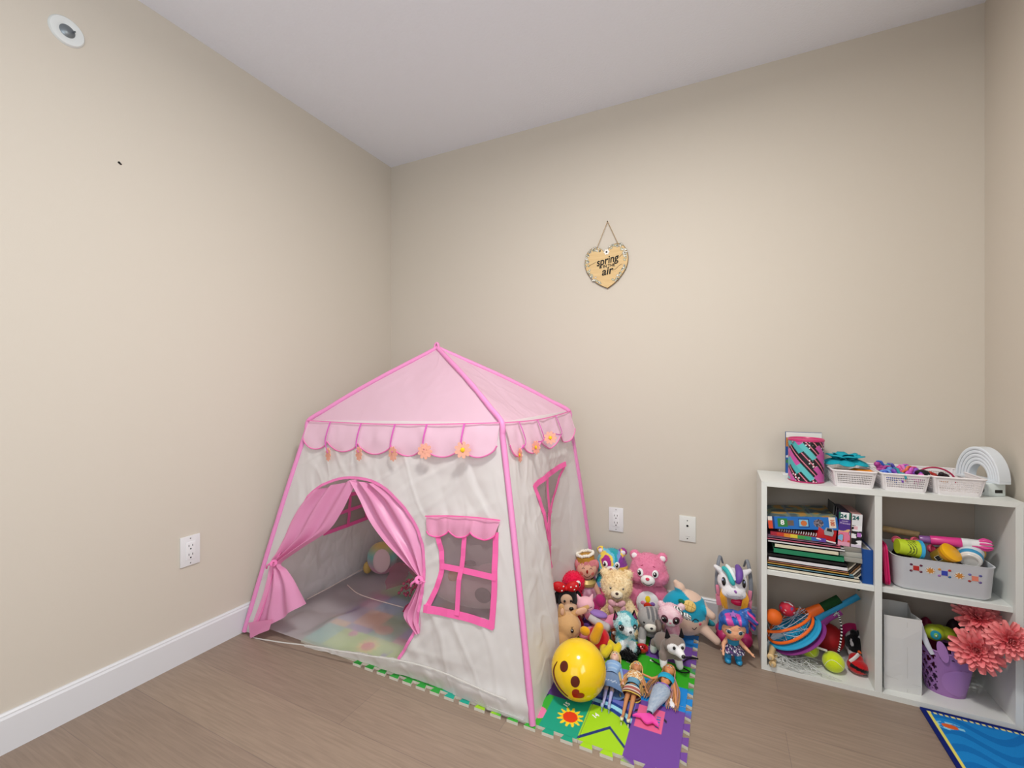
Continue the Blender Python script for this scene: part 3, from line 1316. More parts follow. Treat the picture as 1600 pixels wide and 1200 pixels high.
for c_, s_, col in (((-.02, .02, .165), (.034, .02, .012), '#4a4244'), ((.12, -.105, .095), (.040, .02, .032), '#4a4244'), ((-.05, -.075, .135), (.030, .022, .028), '#b98568')):
    bm = bmesh.new()
    EL(bm, c_, s_)
    obj('patch', bm, mat(col, .9), t)
t = thing('tulle_skirt', 'rosy translucent tulle hoop with pink sprigs standing inside the tent doorway', 'tulle', (.47, -.42, .045))
bm = bmesh.new()


def tul(u, v):
    a = PI * (.02 + .96 * u)
    r = .12 - .05 * v
    return V((math.cos(a) * r * .8, -.05 + .11 * v + .006 * math.sin(u * 40), math.sin(a) * r * 1.35))


GRID(bm, tul, 60, 10)
obj('hoop', bm, sheer('#c97f96', .55, .7, .4), t, angle=180)
rnd = random.Random(5)
bm = bmesh.new()
for k in range(34):
    EL(bm, (.03 + rnd.uniform(-.03, .04) + k * .0012, -.06 + rnd.uniform(-.015, .015), .02 + k * .0024 + rnd.uniform(-.01, .01)), rnd.uniform(.004, .008), u=8, v=6)
tag(obj('flower_sprigs', bm, mat('#b5566f', .8), t), kind='stuff')
bm = bmesh.new()
PRISM(bm, [(0, 0), (.10, -.01), (.12, .075), (.02, .03)], Matrix.Translation((.02, -.10, .0)) @ HM @ Matrix.Rotation(.1, 4, 'Z'), .03)
tag(obj('gift_bag', bm, mat('#a53a5e', .7), None, smooth=False), 'dark magenta cloth bag lying inside the tent beside the right curtain', 'bag').location = (.56, -.46, .05)
# ------------------------------------------------------------------ the foam puzzle mat
PALM = ['#2f9fd0', '#7b7cc8', '#6f4a9a', '#55b043', '#e0679a', '#f0a13a', '#9ccc3a', '#2aa58a']


def sun(x, y, cx, cy, r):
    dx, dy = x - cx, y - cy
    d = math.hypot(dx, dy)
    if d < r * .55:
        return '#dc3a17'
    if d < r * (.80 + .20 * math.cos(12 * math.atan2(dy, dx))):
        return '#f3cf22'
    return None


def mat_col(x, y):
    for s_ in ((1.432, -.812, .042), (.583, -.803, .050), (1.02, -.30, .05)):
        c = sun(x, y, *s_)
        if c:
            return c
    if x > 1.61 or (x > 1.595 and y > -.38):
        if y > -.25:
            return '#1f7bc6'
        if y > -.385:
            return '#6c4796'
        if y > -.515:
            return '#31a31c'
        if y > -.635:
            return '#1985d4'
        if 1.62 < x < 1.70 and -.76 < y < -.66 + (x - 1.66) * 0:
            if abs(x - 1.685) < .006 and -.74 < y < -.69 and int(y * 170) % 2:
                return '#3b6fb5'
            return '#e0618e'
        if abs((y + .66) - abs(x - 1.655) * -.8) < .006 and x < 1.71:
            return '#2a2030'
        return '#6f4599'
    if x > 1.475 and y < -.60:
        d = math.hypot(x - 1.50, y + .86)
        if d < .135:
            if abs(abs(x - 1.555) * 1.0 + y + .80) < .006:
                return '#20316e'
            return '#9fcf1d'
        if d < .150:
            return '#1d3a86'
        if d < .166:
            return '#9edcf0'
        if d < .178:
            return '#1d3a86'
        return '#6d75c4' if y > -.70 else '#6f4599'
    if x > 1.46 and y > -.50 and y < -.30:
        return '#9ccb22' if (x < 1.50 or y > -.345) else '#3aa826'
    if x > 1.40 and y <= -.50:
        c = '#7a7cc9'
        if math.hypot(x - 1.56, y + .545) < .016 or math.hypot(x - 1.585, y + .62) < .014:
            c = '#c93a66'
        return c if y > -.70 else '#169a7c'
    if 1.355 < x <= 1.475 and y < -.745:
        return '#159b7d'
    if x > 1.22 and y < -.745:
        if math.hypot(x - 1.335, (y + .835)) < .026 or math.hypot(x - 1.372, (y + .852)) < .012:
            return '#e87aa8'
        for q in (1.300, 1.325):
            if abs(x - q - (y + .77) * .3) < .003 and y > -.81:
                return '#1b2f4d'
        if 1.295 < x < 1.33 and y > -.81 and int((y + 1) * 90) % 3 == 0:
            return '#1b2f4d'
        return '#3bab35'
    if x > 1.22 and y < -.52:
        if math.hypot(x - 1.29, y + .66) < .03:
            return '#a33a2c'
        return '#57377f'
    if x < 1.22 and y < -.872:
        return '#2f9a3c' if x < 1.0 else ('#1fa08a' if x < 1.12 else '#9ccb2a')
    if x < 1.0:
        if y < -.74:
            if x < .40:
                return '#55b7a0'
            if math.hypot(x - .68, y + .82) < .012 or (abs(x - .69) < .003 and -.82 < y < -.78):
                return '#5b4fb0'
            if math.hypot(x - .46, y + .76) < .02:
                return '#e0679a'
            return '#a9cf35'
        if math.hypot(x - .56, (y + .685) * 1.4) < .045:
            return '#ef8b3a'
    i, j = int(x / .13), int((y + 2) / .13)
    return PALM[(i * 5 + j * 3 + (i * j) % 3) % len(PALM)]


TL = 0.295
TX0, TY0 = 0.30, -0.905
tile_labels = {
    (4, 0): 'foam puzzle mat tile at the front right corner under the three dolls', (4, 1): 'foam puzzle mat tile at the right edge under the husky and fox plush toys', (4, 2): 'blue foam puzzle mat tile by the back wall under the sleepy round plush',
    (3, 0): 'foam puzzle mat tile with an orange sun under the yellow smiley ball', (3, 1): 'foam puzzle mat tile under the left plush toys beside the tent', (3, 2): 'foam puzzle mat tile by the back wall beneath the teddy bears',
    (2, 0): 'foam puzzle mat tile under the front of the tent below the pink framed window', (2, 1): 'foam puzzle mat tile under the tent beneath the grey pink pillow', (2, 2): 'foam puzzle mat tile under the tent at its back right corner',
    (1, 0): 'foam puzzle mat tile with a sun at the tent doorway, middle of the front row', (1, 1): 'foam puzzle mat tile under the middle of the tent by the tulle hoop', (1, 2): 'foam puzzle mat tile under the tent along the middle of the back wall',
    (0, 0): 'foam puzzle mat tile under the tent doorway beside the left curtain', (0, 1): 'foam puzzle mat tile under the tent below its left side window', (0, 2): 'foam puzzle mat tile under the tent at its back left corner below the rainbow plush'}
FW = mat('#d8d4c6', .8, .1)
tiles = {}
for (i, j), lab in tile_labels.items():
    x0, y0 = TX0 + TL * i, TY0 + TL * j
    fine = i >= 3 or j == 0
    st = .0025 if fine else .006
    n = int(TL / st)
    bm = bmesh.new()
    xr = .017 if i == 4 else 0
    yf = .017 if j == 0 else 0
    bx0, bx1, by0, by1 = x0 + .0006, x0 + TL - .0006 - xr, y0 + .0006 + yf, y0 + TL - .0006
    BX(bm, ((bx0 + bx1) / 2, (by0 + by1) / 2, .005), (bx1 - bx0, by1 - by0, .0098), mi=1)
    GRID(bm, lambda u, v: Vector((bx0 + (bx1 - bx0) * u, by0 + (by1 - by0) * v, .0101)), n, n)

    def tooth(Mt):
        po = [(-.0005, -.013), (.018, -.019), (.018, .019), (-.0005, .013)]
        PRISM(bm, po, Mt @ Matrix.Translation((0, 0, .0002)), .0096, mi=1)
        vs = [bm.verts.new(Mt @ Vector((a, b, .0101))) for a, b in po]
        bm.faces.new(vs).material_index = 0
    for k in range(5):
        if i == 4:
            tooth(Matrix.Translation((bx1, y0 + .0295 + .059 * k, 0)))
        if j == 0 and i > 0:
            tooth(Matrix.Translation((x0 + .0295 + .059 * k, by0, 0)) @ Matrix.Rotation(R(-90), 4, 'Z'))
    o = obj('foam_mat_tile', bm, [FOAM, FW], smooth=False)
    o.data.transform(Matrix.Translation((-x0, -y0, 0)))
    o.location = (x0, y0, 0)
    paint(o, lambda c, a=x0, b=y0: mat_col(c.x + a, c.y + b))
    tag(o, lab, 'play mat', 'foam puzzle mat tiles')
    tiles[(i, j)] = o
for s_, x, y, ij, rz in (('15', 1.405, -.765, (3, 0), 70), ('14', 1.503, -.772, (4, 0), 60), ('5', 1.545, -.452, (4, 1), 75), ('6', 1.56, -.478, (4, 1), 75), ('8', 1.624, -.405, (4, 1), 75)):
    tl = tiles[ij]
    text('number_print', s_, Matrix.Translation((x - tl.location.x, y - tl.location.y, .0104)) @ Matrix.Rotation(R(rz), 4, 'Z'), .022, WHITEP, tl, ext=.0001, bold=.0008)

# ------------------------------------------------------------------ yellow smiley ball
bc = at(904, 1045, 2, .1025)
RB = .0915
t = thing('smiley_ball', 'big shiny yellow ball with a brown smiley face and red heart on the mat', 'ball', (bc.x, bc.y, .0105))
bm = bmesh.new()
EL(bm, (0, 0, RB), RB, u=64, v=40)
obj('ball_skin', bm, mat('#f2c90c', .16, .5, coat=.3), t)
view = (Vector(CAM_POS) - Vector((bc.x, bc.y, .1025))).normalized()
vr = Vector((0, 0, 1)).cross(view).normalized()
vu = view.cross(vr)


def ballpatch(name, outline, col):
    """outline in px offsets from the ball centre in the photo's view, wrapped on the sphere"""
    bm = bmesh.new()
    k = RB / 43.5

    def wrap(x, y, rr):
        x *= k
        y *= k
        z = math.sqrt(max(1e-6, RB * RB - x * x - y * y))
        return Vector((0, 0, RB)) + (vr * x + vu * y + view * z) * (rr / RB)
    n = len(outline)
    cx = sum(p[0] for p in outline) / n
    cy = sum(p[1] for p in outline) / n
    rings = []
    for q in (0.0, .35, .7, 1.0):
        rings.append([bm.verts.new(wrap(cx + (p[0] - cx) * max(q, .01), cy + (p[1] - cy) * max(q, .01), RB + .0006)) for p in outline])
    for a in range(3):
        for b in range(n):
            bm.faces.new((rings[a][b], rings[a][(b + 1) % n], rings[a + 1][(b + 1) % n], rings[a + 1][b]))
    bm.faces.new(rings[0])
    bmesh.ops.recalc_face_normals(bm, faces=bm.faces[:])
    return obj(name, bm, mat(col, .25, .4), t)


def ell2(cx, cy, a, b, rot, n=24):
    c, s = math.cos(R(rot)), math.sin(R(rot))
    return [(cx + a * math.cos(q) * c - b * math.sin(q) * s, cy + a * math.cos(q) * s + b * math.sin(q) * c) for q in [2 * PI * i / n for i in range(n)]]


ballpatch('printed_eye', ell2(-22, 1.5, 6.2, 7.6, -15), '#5a1f10')
ballpatch('printed_eye', ell2(-5, -16.5, 6.8, 7.4, -20), '#5a1f10')
ht = heart(20, 17, 40)
c45, s45 = math.cos(R(-40)), math.sin(R(-40))
ballpatch('printed_heart', [(-2 + x * c45 - y * s45, -32.5 + .62 * (x * s45 + y * c45)) for x, y in [(a, b - 8.5) for a, b in ht]], '#9c1c14')
bm = bmesh.new()
k = RB / 43.5
pts = [(-33, 7), (-37, 0), (-38.2, -7), (-36, -16), (-31, -24), (-24, -31), (-16, -36.5)]
P = []
for q in smoothpath([(a, b, 0) for a, b in pts], 5):
    x, y = q.x * k, q.y * k
    z = math.sqrt(max(1e-7, RB * RB - x * x - y * y))
    P.append(Vector((0, 0, RB)) + (vr * x + vu * y + view * z) * 1.002)
TUBE(bm, P, [.0016 + .0018 * math.sin(PI * i / (len(P) - 1)) for i in range(len(P))], 8)
obj('printed_smile', bm, mat('#5a1f10', .3), t)


# ------------------------------------------------------------------ plush toys
def eyes(t, c, r, az, el, size, sparkle=.35, white=None, both=True, m=None):
    for s in ((-1, 1) if both else (1,)):
        if white:
            feat(t, 'eye', c, r, s * az, el, (size * white, size * white * 1.2, size * .35), '#f2f2f2')
            feat(t, 'pupil', c, r, s * az - 2, el - 1, (size * .8, size, size * .7), '#0c0a0c', BLACK, sparkle=sparkle)
        else:
            feat(t, 'eye', c, r, s * az, el, (size, size * 1.05, size * .6), '#0c0a0c', m or BLACK, sparkle=sparkle)


def bear(name, label, cat, loc, rz, S, fn, muzzle='#f0ece6', belly=None, earin=None, group=None, fuzz=.002, furn=5000, furl=.008, eye_white=1.25, nose='#c22a45', arms_out=0, headr=(.078, .066, .073), eye=.0115, cheeks=True):
    t = thing(name, label, cat, loc, rz, group)
    s = lambda *a: tuple(x * S for x in a)
    hc, hr = s(0, -.01, .225), s(*headr)
    els = [('e', s(0, 0, .085), s(.072, .058, .088)), ('e', hc, hr)]
    if cheeks:
        els += [('e', s(.045, -.02, .205), s(.042, .045, .04)), ('e', s(-.045, -.02, .205), s(.042, .045, .04))]
    for q in (-1, 1):
        els += [('e', s(q * .060, 0, .283), s(.023, .014, .023)),
                ('c', s(q * .055, -.01, .135), s(q * (.088 + arms_out), -.045, .06), .024 * S, .022 * S),
                ('c', s(q * .045, -.03, .032), s(q * .075, -.105, .030), .031 * S, .027 * S)]
    b = blob('body', els, t, .0042 * S / .9, 5, fn, fuzz=fuzz)
    if furn:
        fur(b, furn, furl)
    if muzzle:
        feat(t, 'muzzle', hc, hr, 0, -18, s(.031, .025, .020), muzzle, mat(muzzle, .95, .1, sheen=.3), k=1.0)
    mc, mr = surf(hc, hr, 0, -18, 1.0)[0], s(.031, .022, .024)
    feat(t, 'nose', mc, mr, 0, 32, s(.0085, .0065, .004), nose, mat(nose, .4, .4), k=1.0)
    stroke(t, 'stitched_smile', mc, mr, [(-40, -12), (-20, -30), (0, -34), (20, -30), (40, -12)], .0012 * S, '#2a2024', k=1.02)
    eyes(t, hc, hr, 24, 6, eye * S, white=eye_white)
    if earin:
        for q in (-1, 1):
            bm = bmesh.new()
            EL(bm, s(q * .060, -.010, .281), s(.014, .007, .014))
            obj('inner_ear', bm, mat(earin, .95), t)
    if belly:
        feat(t, 'tummy_patch', s(0, 0, .085), s(.072, .058, .088), 0, 5, s(.050, .055, .010), belly, mat(belly, .95, .1, sheen=.3))
    return t, hc, hr, s


def fac(x, y):
    """yaw that turns local -Y towards the camera"""
    return math.atan2(CAM_POS[0] - x, -(CAM_POS[1] - y))


# pink bear by the wall
t, hc, hr, s = bear('teddy_bear', 'large pink plush bear with white muzzle and white belly leaning on the back wall', 'plush toy', (1.564, -.095, .011), R(6), .99, '#e585a6', '#f1efec', '#efeeee', '#f4f1f2', furn=7000, furl=.007, nose='#d43a5c')
bc2, br2 = s(0, 0, .085), s(.072, .058, .088)
for nm, az, el, sz, col, ro in (('yellow_petal', 0, 27, (.013, .024, .004), '#f0d51c', 0), ('pink_petal', -26, 8, (.024, .010, .004), '#e58ba6', 8), ('purple_petal', 26, 8, (.024, .010, .004), '#8d6bb8', -8), ('red_patch', 0, 2, (.018, .016, .007), '#cc3b24', 0)):
    feat(t, nm, bc2, (br2[0], br2[1] + .010, br2[2]), az, el, s(*sz), col, roll=ro)
for q in (-1, 1):
    bm = bmesh.new()
    p, n = surf(hc, hr, q * 22, 30)
    M_ = face_frame(p, n, q * -25)
    EL(bm, (0, 0, 0), (.006, .0015, .0015), M=M_)
    obj('eyebrow', bm, mat('#a63a5e', .8), t)

# multicoloured bear
TD = ['#1fa5b4', '#a0368f', '#f2d23c', '#2a9ac2', '#e85a8a', '#6aa7dd']


def tiedye(c):
    q = c
    w_ = .006 * noise.noise(q * 40)
    d = math.hypot(q.x + .022, (q.z - .205) * .85) + w_
    if q.y < .01:
        if d < .023:
            return '#b0308c'
        if d < .031:
            return '#f2d457'
    if q.z > .20 and abs(q.x) > .040 and q.z > .222:
        return '#a23a92' if noise.noise(q * 45) > 0 else '#f0cf4a'
    if q.x > .036 + w_ * 2:
        return '#8a3f9c' if q.z > .185 else '#f0c84a'
    if q.x > .028 + w_ * 2:
        return '#7aa6dc'
    if q.z < .10:
        return TD[int((q.z * 40 + q.x * 20 + 9) % 6)]
    return '#2aa3b0' if d > .040 else '#6fbfd8'


t, hc, hr, s = bear('teddy_bear', 'multicoloured tie-dye plush bear with one teal cheek behind the cream teddy', 'plush toy', (1.398, -.088, .048), R(10), .84, tiedye, '#ece8ec', None, '#e9e3ee', furn=3500, furl=.006, nose='#b3284f')

# cream teddy
t, hc, hr, s = bear('teddy_bear', 'fluffy cream teddy bear with a dusty pink bow in the middle of the pile', 'plush toy', (1.449, -.225, .011), R(14), .82,
                    lambda c: blend('#ffecc4', '#f3d7a4', .5 + .8 * noise.noise(c * 25)), '#f0e4c8', None, '#eed9ab', fuzz=.004, furn=9000, furl=.012, eye_white=None, nose='#3a211c', arms_out=.02, eye=.0055, cheeks=False)
BOWM = mat('#d8a5ad', .45, .35)
bm = bmesh.new()
for q in (-1, 1):
    EL(bm, s(q * .024, -.068, .155), s(.022, .010, .017), (0, R(q * -15), R(q * 15)))
    EL(bm, s(q * .030, -.070, .122), s(.013, .006, .024), (0, R(q * 20), 0))
EL(bm, s(0, -.074, .152), s(.009, .009, .010))
obj('ribbon_bow', bm, BOWM, t)

# crowned rag doll
px_, py_ = 1.300, -.165
t = thing('rag_doll', 'soft doll with pink yarn hair and a gold crown with white trim, red triangle nose', 'doll', (px_, py_, .011), R(18))
hc, hr = (0, -.005, .208), (.046, .042, .050)
blob('body', [('e', hc, hr), ('c', (0, 0, .15), (0, 0, .17), .014, .014), ('e', (0, 0, .10), (.038, .030, .06)), ('c', (-.035, -.005, .135), (-.058, -.03, .08), .012, .011), ('c', (.035, -.005, .135), (.062, -.03, .085), .012, .011),
             ('c', (-.022, -.02, .03), (-.03, -.08, .022), .016, .014), ('c', (.022, -.02, .03), (.03, -.08, .022), .016, .014)], t, .0035, 5, '#e6b197')
bm = bmesh.new()


def skirt(u, v, r0=.036, r1=.066, z0=.125, z1=.035, n=9, amp=.005, cy=0):
    a = 2 * PI * u
    r = r0 + (r1 - r0) * v ** .8 + amp * v * math.sin(a * n)
    return Vector((r * math.cos(a), cy + r * .85 * math.sin(a), z0 + (z1 - z0) * v))


GRID(bm, skirt, 72, 10)
o = obj('dress', bm, PLASTIC, t)
paint(o, lambda c: blend('#b9778f', '#d8a9bb', .5 + 1.2 * noise.noise(c * 60)))
o.data.materials[0] = mat('paint', .45, .35)
bm = bmesh.new()
LATHE(bm, [(.026, .128), (.040, .134), (.042, .146), (.028, .160)], seg=26)
o = obj('bodice', bm, mat('#c9b06a', .4, .4, metal=.2), t)
bm = bmesh.new()
rnd = random.Random(11)
for k in range(90):
    a = R(rnd.uniform(-170, 170))
    e0 = R(rnd.uniform(45, 85))
    fr = abs(a) < R(75)
    e1 = R(rnd.uniform(22, 36)) if fr else R(rnd.uniform(-60, -20))
    P = []
    for i in range(6):
        e = e0 + (e1 - e0) * i / 5
        kk = 1.04 + .04 * math.sin(i)
        P.append((hr[0] * kk * math.sin(a) * math.cos(e), hc[1] - hr[1] * kk * math.cos(a) * math.cos(e), hc[2] + hr[2] * kk * math.sin(e)))
    TUBE(bm, P, .0022, 5)
for q in (-1, 1):
    EL(bm, (q * .040, 0, .222), (.016, .02, .024), mi=0)
tag(obj('yarn_hair', bm, mat('#cf7f86', .9), t), kind='stuff')
bm = bmesh.new()
LATHE(bm, [(.041, .240), (.041, .268), (.030, .272), (0, .273)], Matrix.Translation((-.006, .004, .25)) @ Matrix.Rotation(R(-10), 4, 'Y') @ Matrix.Translation((0, 0, -.258)), 26)
cr_ = obj('crown', bm, mat('#c8963a', .4, metal=.3), t)
bm = bmesh.new()
for k in range(22):
    a = 2 * PI * k / 22
    EL(bm, (-.008 + .036 * math.cos(a), .004 + .036 * math.sin(a), .270 + .0015 * math.sin(k * 2) + .17 * .036 * math.cos(a)), .0075, u=8, v=6)
obj('fluffy_trim', bm, mat('#efe9dc', .95), cr_)
feat(t, 'nose', hc, hr, 0, -2, (.0045, .009, .003), '#96201d')
for q in (-1, 1):
    feat(t, 'cheek', hc, hr, q * 34, -14, (.008, .008, .0015), '#d8756d')
    stroke(t, 'closed_eye', hc, hr, [(q * 30, 10), (q * 23, 17), (q * 14, 12)], .0009, '#2a1a1a', k=1.01)
stroke(t, 'stitched_smile', hc, hr, [(-20, -22), (-8, -34), (8, -34), (20, -22)], .0009, '#3a1a1a', k=1.01)

# magenta plush squeezed between the bears
t = thing('plush_toy', 'dark magenta velvety plush squeezed behind the pink cat', 'plush toy', (1.368, -.262, .011), 0)
blob('body', [('e', (0, 0, .060), (.036, .03, .062)), ('e', (.02, 0, .115), (.026, .024, .028)), ('c', (-.03, 0, .09), (-.05, -.01, .05), .014, .012)], t, .004, 4, '#b02a6c')
bm = bmesh.new()
EL(bm, (0, -.024, .080), (.016, .008, .012))
obj('velvet_patch', bm, mat('#8a1c52', .9), t)

# red fuzzy plush with a white-rimmed eye
t = thing('plush_toy', 'fuzzy bright red pink plush with a round eye behind the red spotted bow', 'plush toy', (1.250, -.215, .011), R(22))
hc, hr = (0, 0, .150), (.052, .045, .048)
b = blob('body', [('e', hc, hr), ('e', (0, 0, .07), (.045, .04, .07))], t, .004, 4, '#f01f4e', fuzz=.002)
fur(b, 4500, .008)
feat(t, 'eye', hc, hr, 22, 12, (.013, .015, .006), '#f4f4f4')
feat(t, 'pupil', hc, hr, 25, 10, (.008, .010, .008), '#000000', BLACK, sparkle=.35)

# black plush puppy with beige muzzle, red outfit and spotted bow
t = thing('plush_puppy', 'black plush puppy with beige muzzle, red outfit and red bow with white spots', 'plush toy', (1.262, -.335, .016), R(28))
hc, hr = (0, 0, .128), (.046, .044, .048)


def pup(c):
    if c.z < .088:
        return '#a81622'
    return '#131114'


blob('body', [('e', hc, hr), ('e', (0, 0, .055), (.042, .036, .058)), ('c', (-.03, -.02, .07), (-.05, -.05, .04), .014, .014), ('c', (.03, -.02, .07), (.05, -.05, .04), .014, .014)], t, .0035, 5, pup)
bm = bmesh.new()
EL(bm, (.050, -.010, .130), (.013, .014, .034), (0, R(-14), 0))
obj('floppy_ear', bm, mat('#131114', .95), t)
bm = bmesh.new()
EL(bm, (-.050, -.010, .130), (.013, .014, .034), (0, R(14), 0))
obj('floppy_ear', bm, mat('#131114', .95), t)
bm = bmesh.new()
EL(bm, (.006, -.070, .116), (.010, .006, .007))
obj('nose', bm, BLACK, t)
blob('face_patch', [('e', (-.008, -.034, .136), (.026, .016, .024)), ('e', (.006, -.048, .106), (.036, .024, .019)), ('e', (.004, -.040, .090), (.020, .018, .014))], t, .0025, 5, '#cdab8e')
for dx in (-.019, .008):
    bm = bmesh.new()
    EL(bm, (dx, -.0505, .138), (.0048, .004, .0056))
    obj('eye', bm, BLACK, t)
bm = bmesh.new()
TUBE(bm, smoothpath([(-.014, -.052, .094), (.004, -.062, .088), (.022, -.056, .096)], 5), .0012, 6)
obj('mouth_line', bm, mat('#5a2a24', .8), t)
bm = bmesh.new()
for q in (-1, 1):
    EL(bm, (q * .028 - .008, -.014, .182), (.031, .016, .022), (0, R(q * -18), 0))
EL(bm, (-.008, -.020, .178), (.009, .012, .010))
bw = obj('spotted_bow', bm, mat('#c9141d', .5, .3), t)
for x, z in ((-.040, .184), (-.027, .172), (-.020, .190), (.012, .186), (.026, .176), (.034, .190)):
    bm = bmesh.new()
    EL(bm, (x, -.028, z), (.0036, .0016, .0036))
    obj('white_spot', bm, WHITEP, bw)

# pink cat, reclining
t = thing('plush_cat', 'small pale pink plush cat with closed eyes and a lilac cape, lying back', 'plush toy', (1.372, -.370, .011), R(15))
hc, hr = (-.018, 0, .140), (.036, .032, .034)
blob('head', [('e', hc, hr), ('c', (-.042, .002, .158), (-.052, .004, .178), .010, .004), ('c', (.004, .002, .166), (.010, .004, .184), .010, .004)], t, .003, 5, '#eab5c0')
blob('body', [('c', (0, .0, .105), (.06, -.01, .075), .026, .028), ('c', (.06, -.01, .075), (.110, -.02, .105), .026, .024), ('c', (.05, -.02, .06), (-.012, -.045, .050), .022, .020), ('e', (-.022, -.052, .050), (.026, .022, .020))], t, .003, 5, '#e58ea8')
bm = bmesh.new()
TUBE(bm, smoothpath([(-.002, -.030, .108), (.03, -.040, .094), (.065, -.042, .080)], 5), [.013, .0145, .015, .016, .016, .0165, .016, .0155, .016, .016, .015][:11], 10)
EL(bm, (.066, -.042, .080), .0155)
obj('grey_arm', bm, mat('#bdb7b6', .95), t)
bm = bmesh.new()
EL(bm, (.035, -.018, .118), (.036, .024, .011), (0, R(10), 0))
obj('lilac_cape', bm, mat('#9472b8', .9), t)
feat(t, 'nose', hc, hr, 12, 0, (.0028, .002, .0015), '#c1466b')
for q in (-12, 38):
    stroke(t, 'closed_eye', hc, hr, [(q - 9, 2), (q, 10), (q + 9, 4)], .0009, '#2a1a22', k=1.01)
stroke(t, 'stitched_smile', hc, hr, [(4, -10), (9, -15), (13, -10), (18, -15), (23, -10)], .0008, '#5a2a3a', k=1.01)

# tan plush with folded ears behind the ball
t = thing('plush_deer', 'tan plush animal with two folded ears peeking over the yellow ball', 'plush toy', (1.300, -.455, .011), R(30))
hc, hr = (0, 0, .082), (.058, .062, .052)
blob('body', [('e', hc, hr), ('e', (-.035, -.045, .045), (.036, .04, .036)), ('e', (0, .03, .05), (.055, .05, .05))], t, .004, 6, lambda c: blend('#c0925e', '#d2a876', (c.z - .05) / .09), fuzz=.001)
for nm, a, b, r in (('ear', (-.020, .0, .128), (-.022, -.004, .160), .020), ('ear', (.030, .004, .125), (.085, -.004, .155), .014)):
    e_ = blob(nm, [('c', a, b, r, r * .62), ('c', a, b, r, r * .62)], t, .003, 5, '#c99c66')
    bm = bmesh.new()
    m_ = (Vector(a) + Vector(b)) / 2 + Vector((0, -r * .75, .002))
    d_ = (Vector(b) - Vector(a))
    EL(bm, m_, (max(.008, abs(d_.x) * .45), .005, max(.010, abs(d_.z) * .45)), (0, -math.atan2(d_.z, d_.x) * .5 if abs(d_.x) > .01 else 0, 0))
    obj('inner_ear', bm, mat('#dfb295', .95), e_)
feat(t, 'eye', hc, hr, 10, 12, (.0065, .008, .005), '#000000', BLACK, sparkle=.3)
bm = bmesh.new()
p, n = surf(hc, hr, 10, 22)
for k in (-1, 0, 1):
    TUBE(bm, [p, p + n * .004 + Vector((k * .004, 0, .006))], .0006, 4)
tag(obj('eyelashes', bm, mat('#1c1412', .8), t), kind='stuff')

# golden plush in a red shirt lying behind the ball
t = thing('plush_bear', 'golden yellow plush in a red shirt lying on its side with yellow feet forward', 'plush toy', (1.425, -.435, .011), 0)
blob('body', [('e', (-.005, .015, .045), (.045, .04, .040))], t, .003, 5, '#d5202a')
blob('arm', [('c', (-.005, -.040, .070), (.012, -.035, .115), .021, .018)], t, .003, 4, '#e9a81c')
blob('ear', [('e', (-.042, -.045, .092), (.021, .013, .018))], t, .003, 4, '#e9a81c')
for a, b, c in (((.018, -.008, .030), (.034, -.040, .022), (.052, -.028, .045)), ((.040, .012, .036), (.070, -.010, .026), (.085, .004, .046))):
    blob('foot', [('c', a, b, .014, .017), ('c', b, c, .017, .013)], t, .003, 4, '#e6cf2a')

# small fox plush
t = thing('plush_fox', 'tiny rust brown and white plush lying among the toys beside the aqua fox', 'plush toy', (1.478, -.358, .011), R(30))
blob('body', [('e', (-.004, 0, .058), (.020, .018, .018)), ('e', (0, .004, .03), (.022, .02, .032))], t, .003, 4, '#a04a22')
feat(t, 'white_cheek', (-.004, 0, .058), (.020, .018, .018), -20, -10, (.012, .009, .004), '#ece4e0')
feat(t, 'eye', (-.004, 0, .058), (.020, .018, .018), 20, 15, (.002, .002, .001), '#111111')

# aqua fox with black tail
t = thing('plush_fox', 'white and aqua plush fox with big dark eyes sitting on a fluffy black tail', 'plush toy', (1.520, -.395, .011), R(22))
hc, hr = (0, -.006, .118), (.043, .040, .040)


def foxc(c):
    n = noise.noise(Vector((c.x * 45, c.y * 45, c.z * 30)))
    top = c.z > .112 or abs(c.x) > .03
    if c.y < -.03 and c.z < .125 and abs(c.x) < .035:
        return '#e9eeee' if n < .15 else '#bfe3e6'
    return '#66c4cf' if n > -.05 else '#cdeaea'


b = blob('body', [('e', hc, hr), ('e', (.006, -.038, .108), (.020, .022, .016)), ('e', (0, 0, .055), (.034, .032, .045)), ('c', (-.018, -.028, .05), (-.018, -.036, .020), .014, .012), ('c', (.022, -.028, .05), (.024, -.036, .020), .014, .012)], t, .003, 4, foxc, fuzz=.0015)
fur(b, 6500, .008)
for q, x, z in ((-1, -.036, .146), (1, .034, .150)):
    bm = bmesh.new()
    PRISM(bm, [(-.016, -.014), (.014, -.012), (.004 * q - .004, .024)], TRS((x, -.008, z), (R(90), 0, R(-25 * q))), .006, bev=.0015)
    e_ = obj('ear', bm, MATTBLACK, t)
    bm = bmesh.new()
    PRISM(bm, [(-.010, -.009), (.009, -.008), (.003 * q - .003, .014)], TRS((x, -.0145, z), (R(90), 0, R(-25 * q))), .002)
    obj('inner_ear', bm, mat('#8d3560', .8), e_)
for az in (-30, 42):
    feat(t, 'eye', hc, hr, az, -2, (.0115, .0125, .006), '#0d0c12', mat('#0d0c12', .1, .7), sparkle=.25)
feat(t, 'nose', (.006, -.038, .108), (.020, .022, .016), 10, 10, (.0055, .0045, .004), '#0d0c12', BLACK)
tb = blob('tail', [('e', (0, -.01, .020), (.058, .045, .020)), ('c', (-.04, -.02, .02), (.02, -.065, .018), .020, .015)], t, .004, 4, '#0b0a0c', fuzz=.002)
fur(tb, 3500, .008)

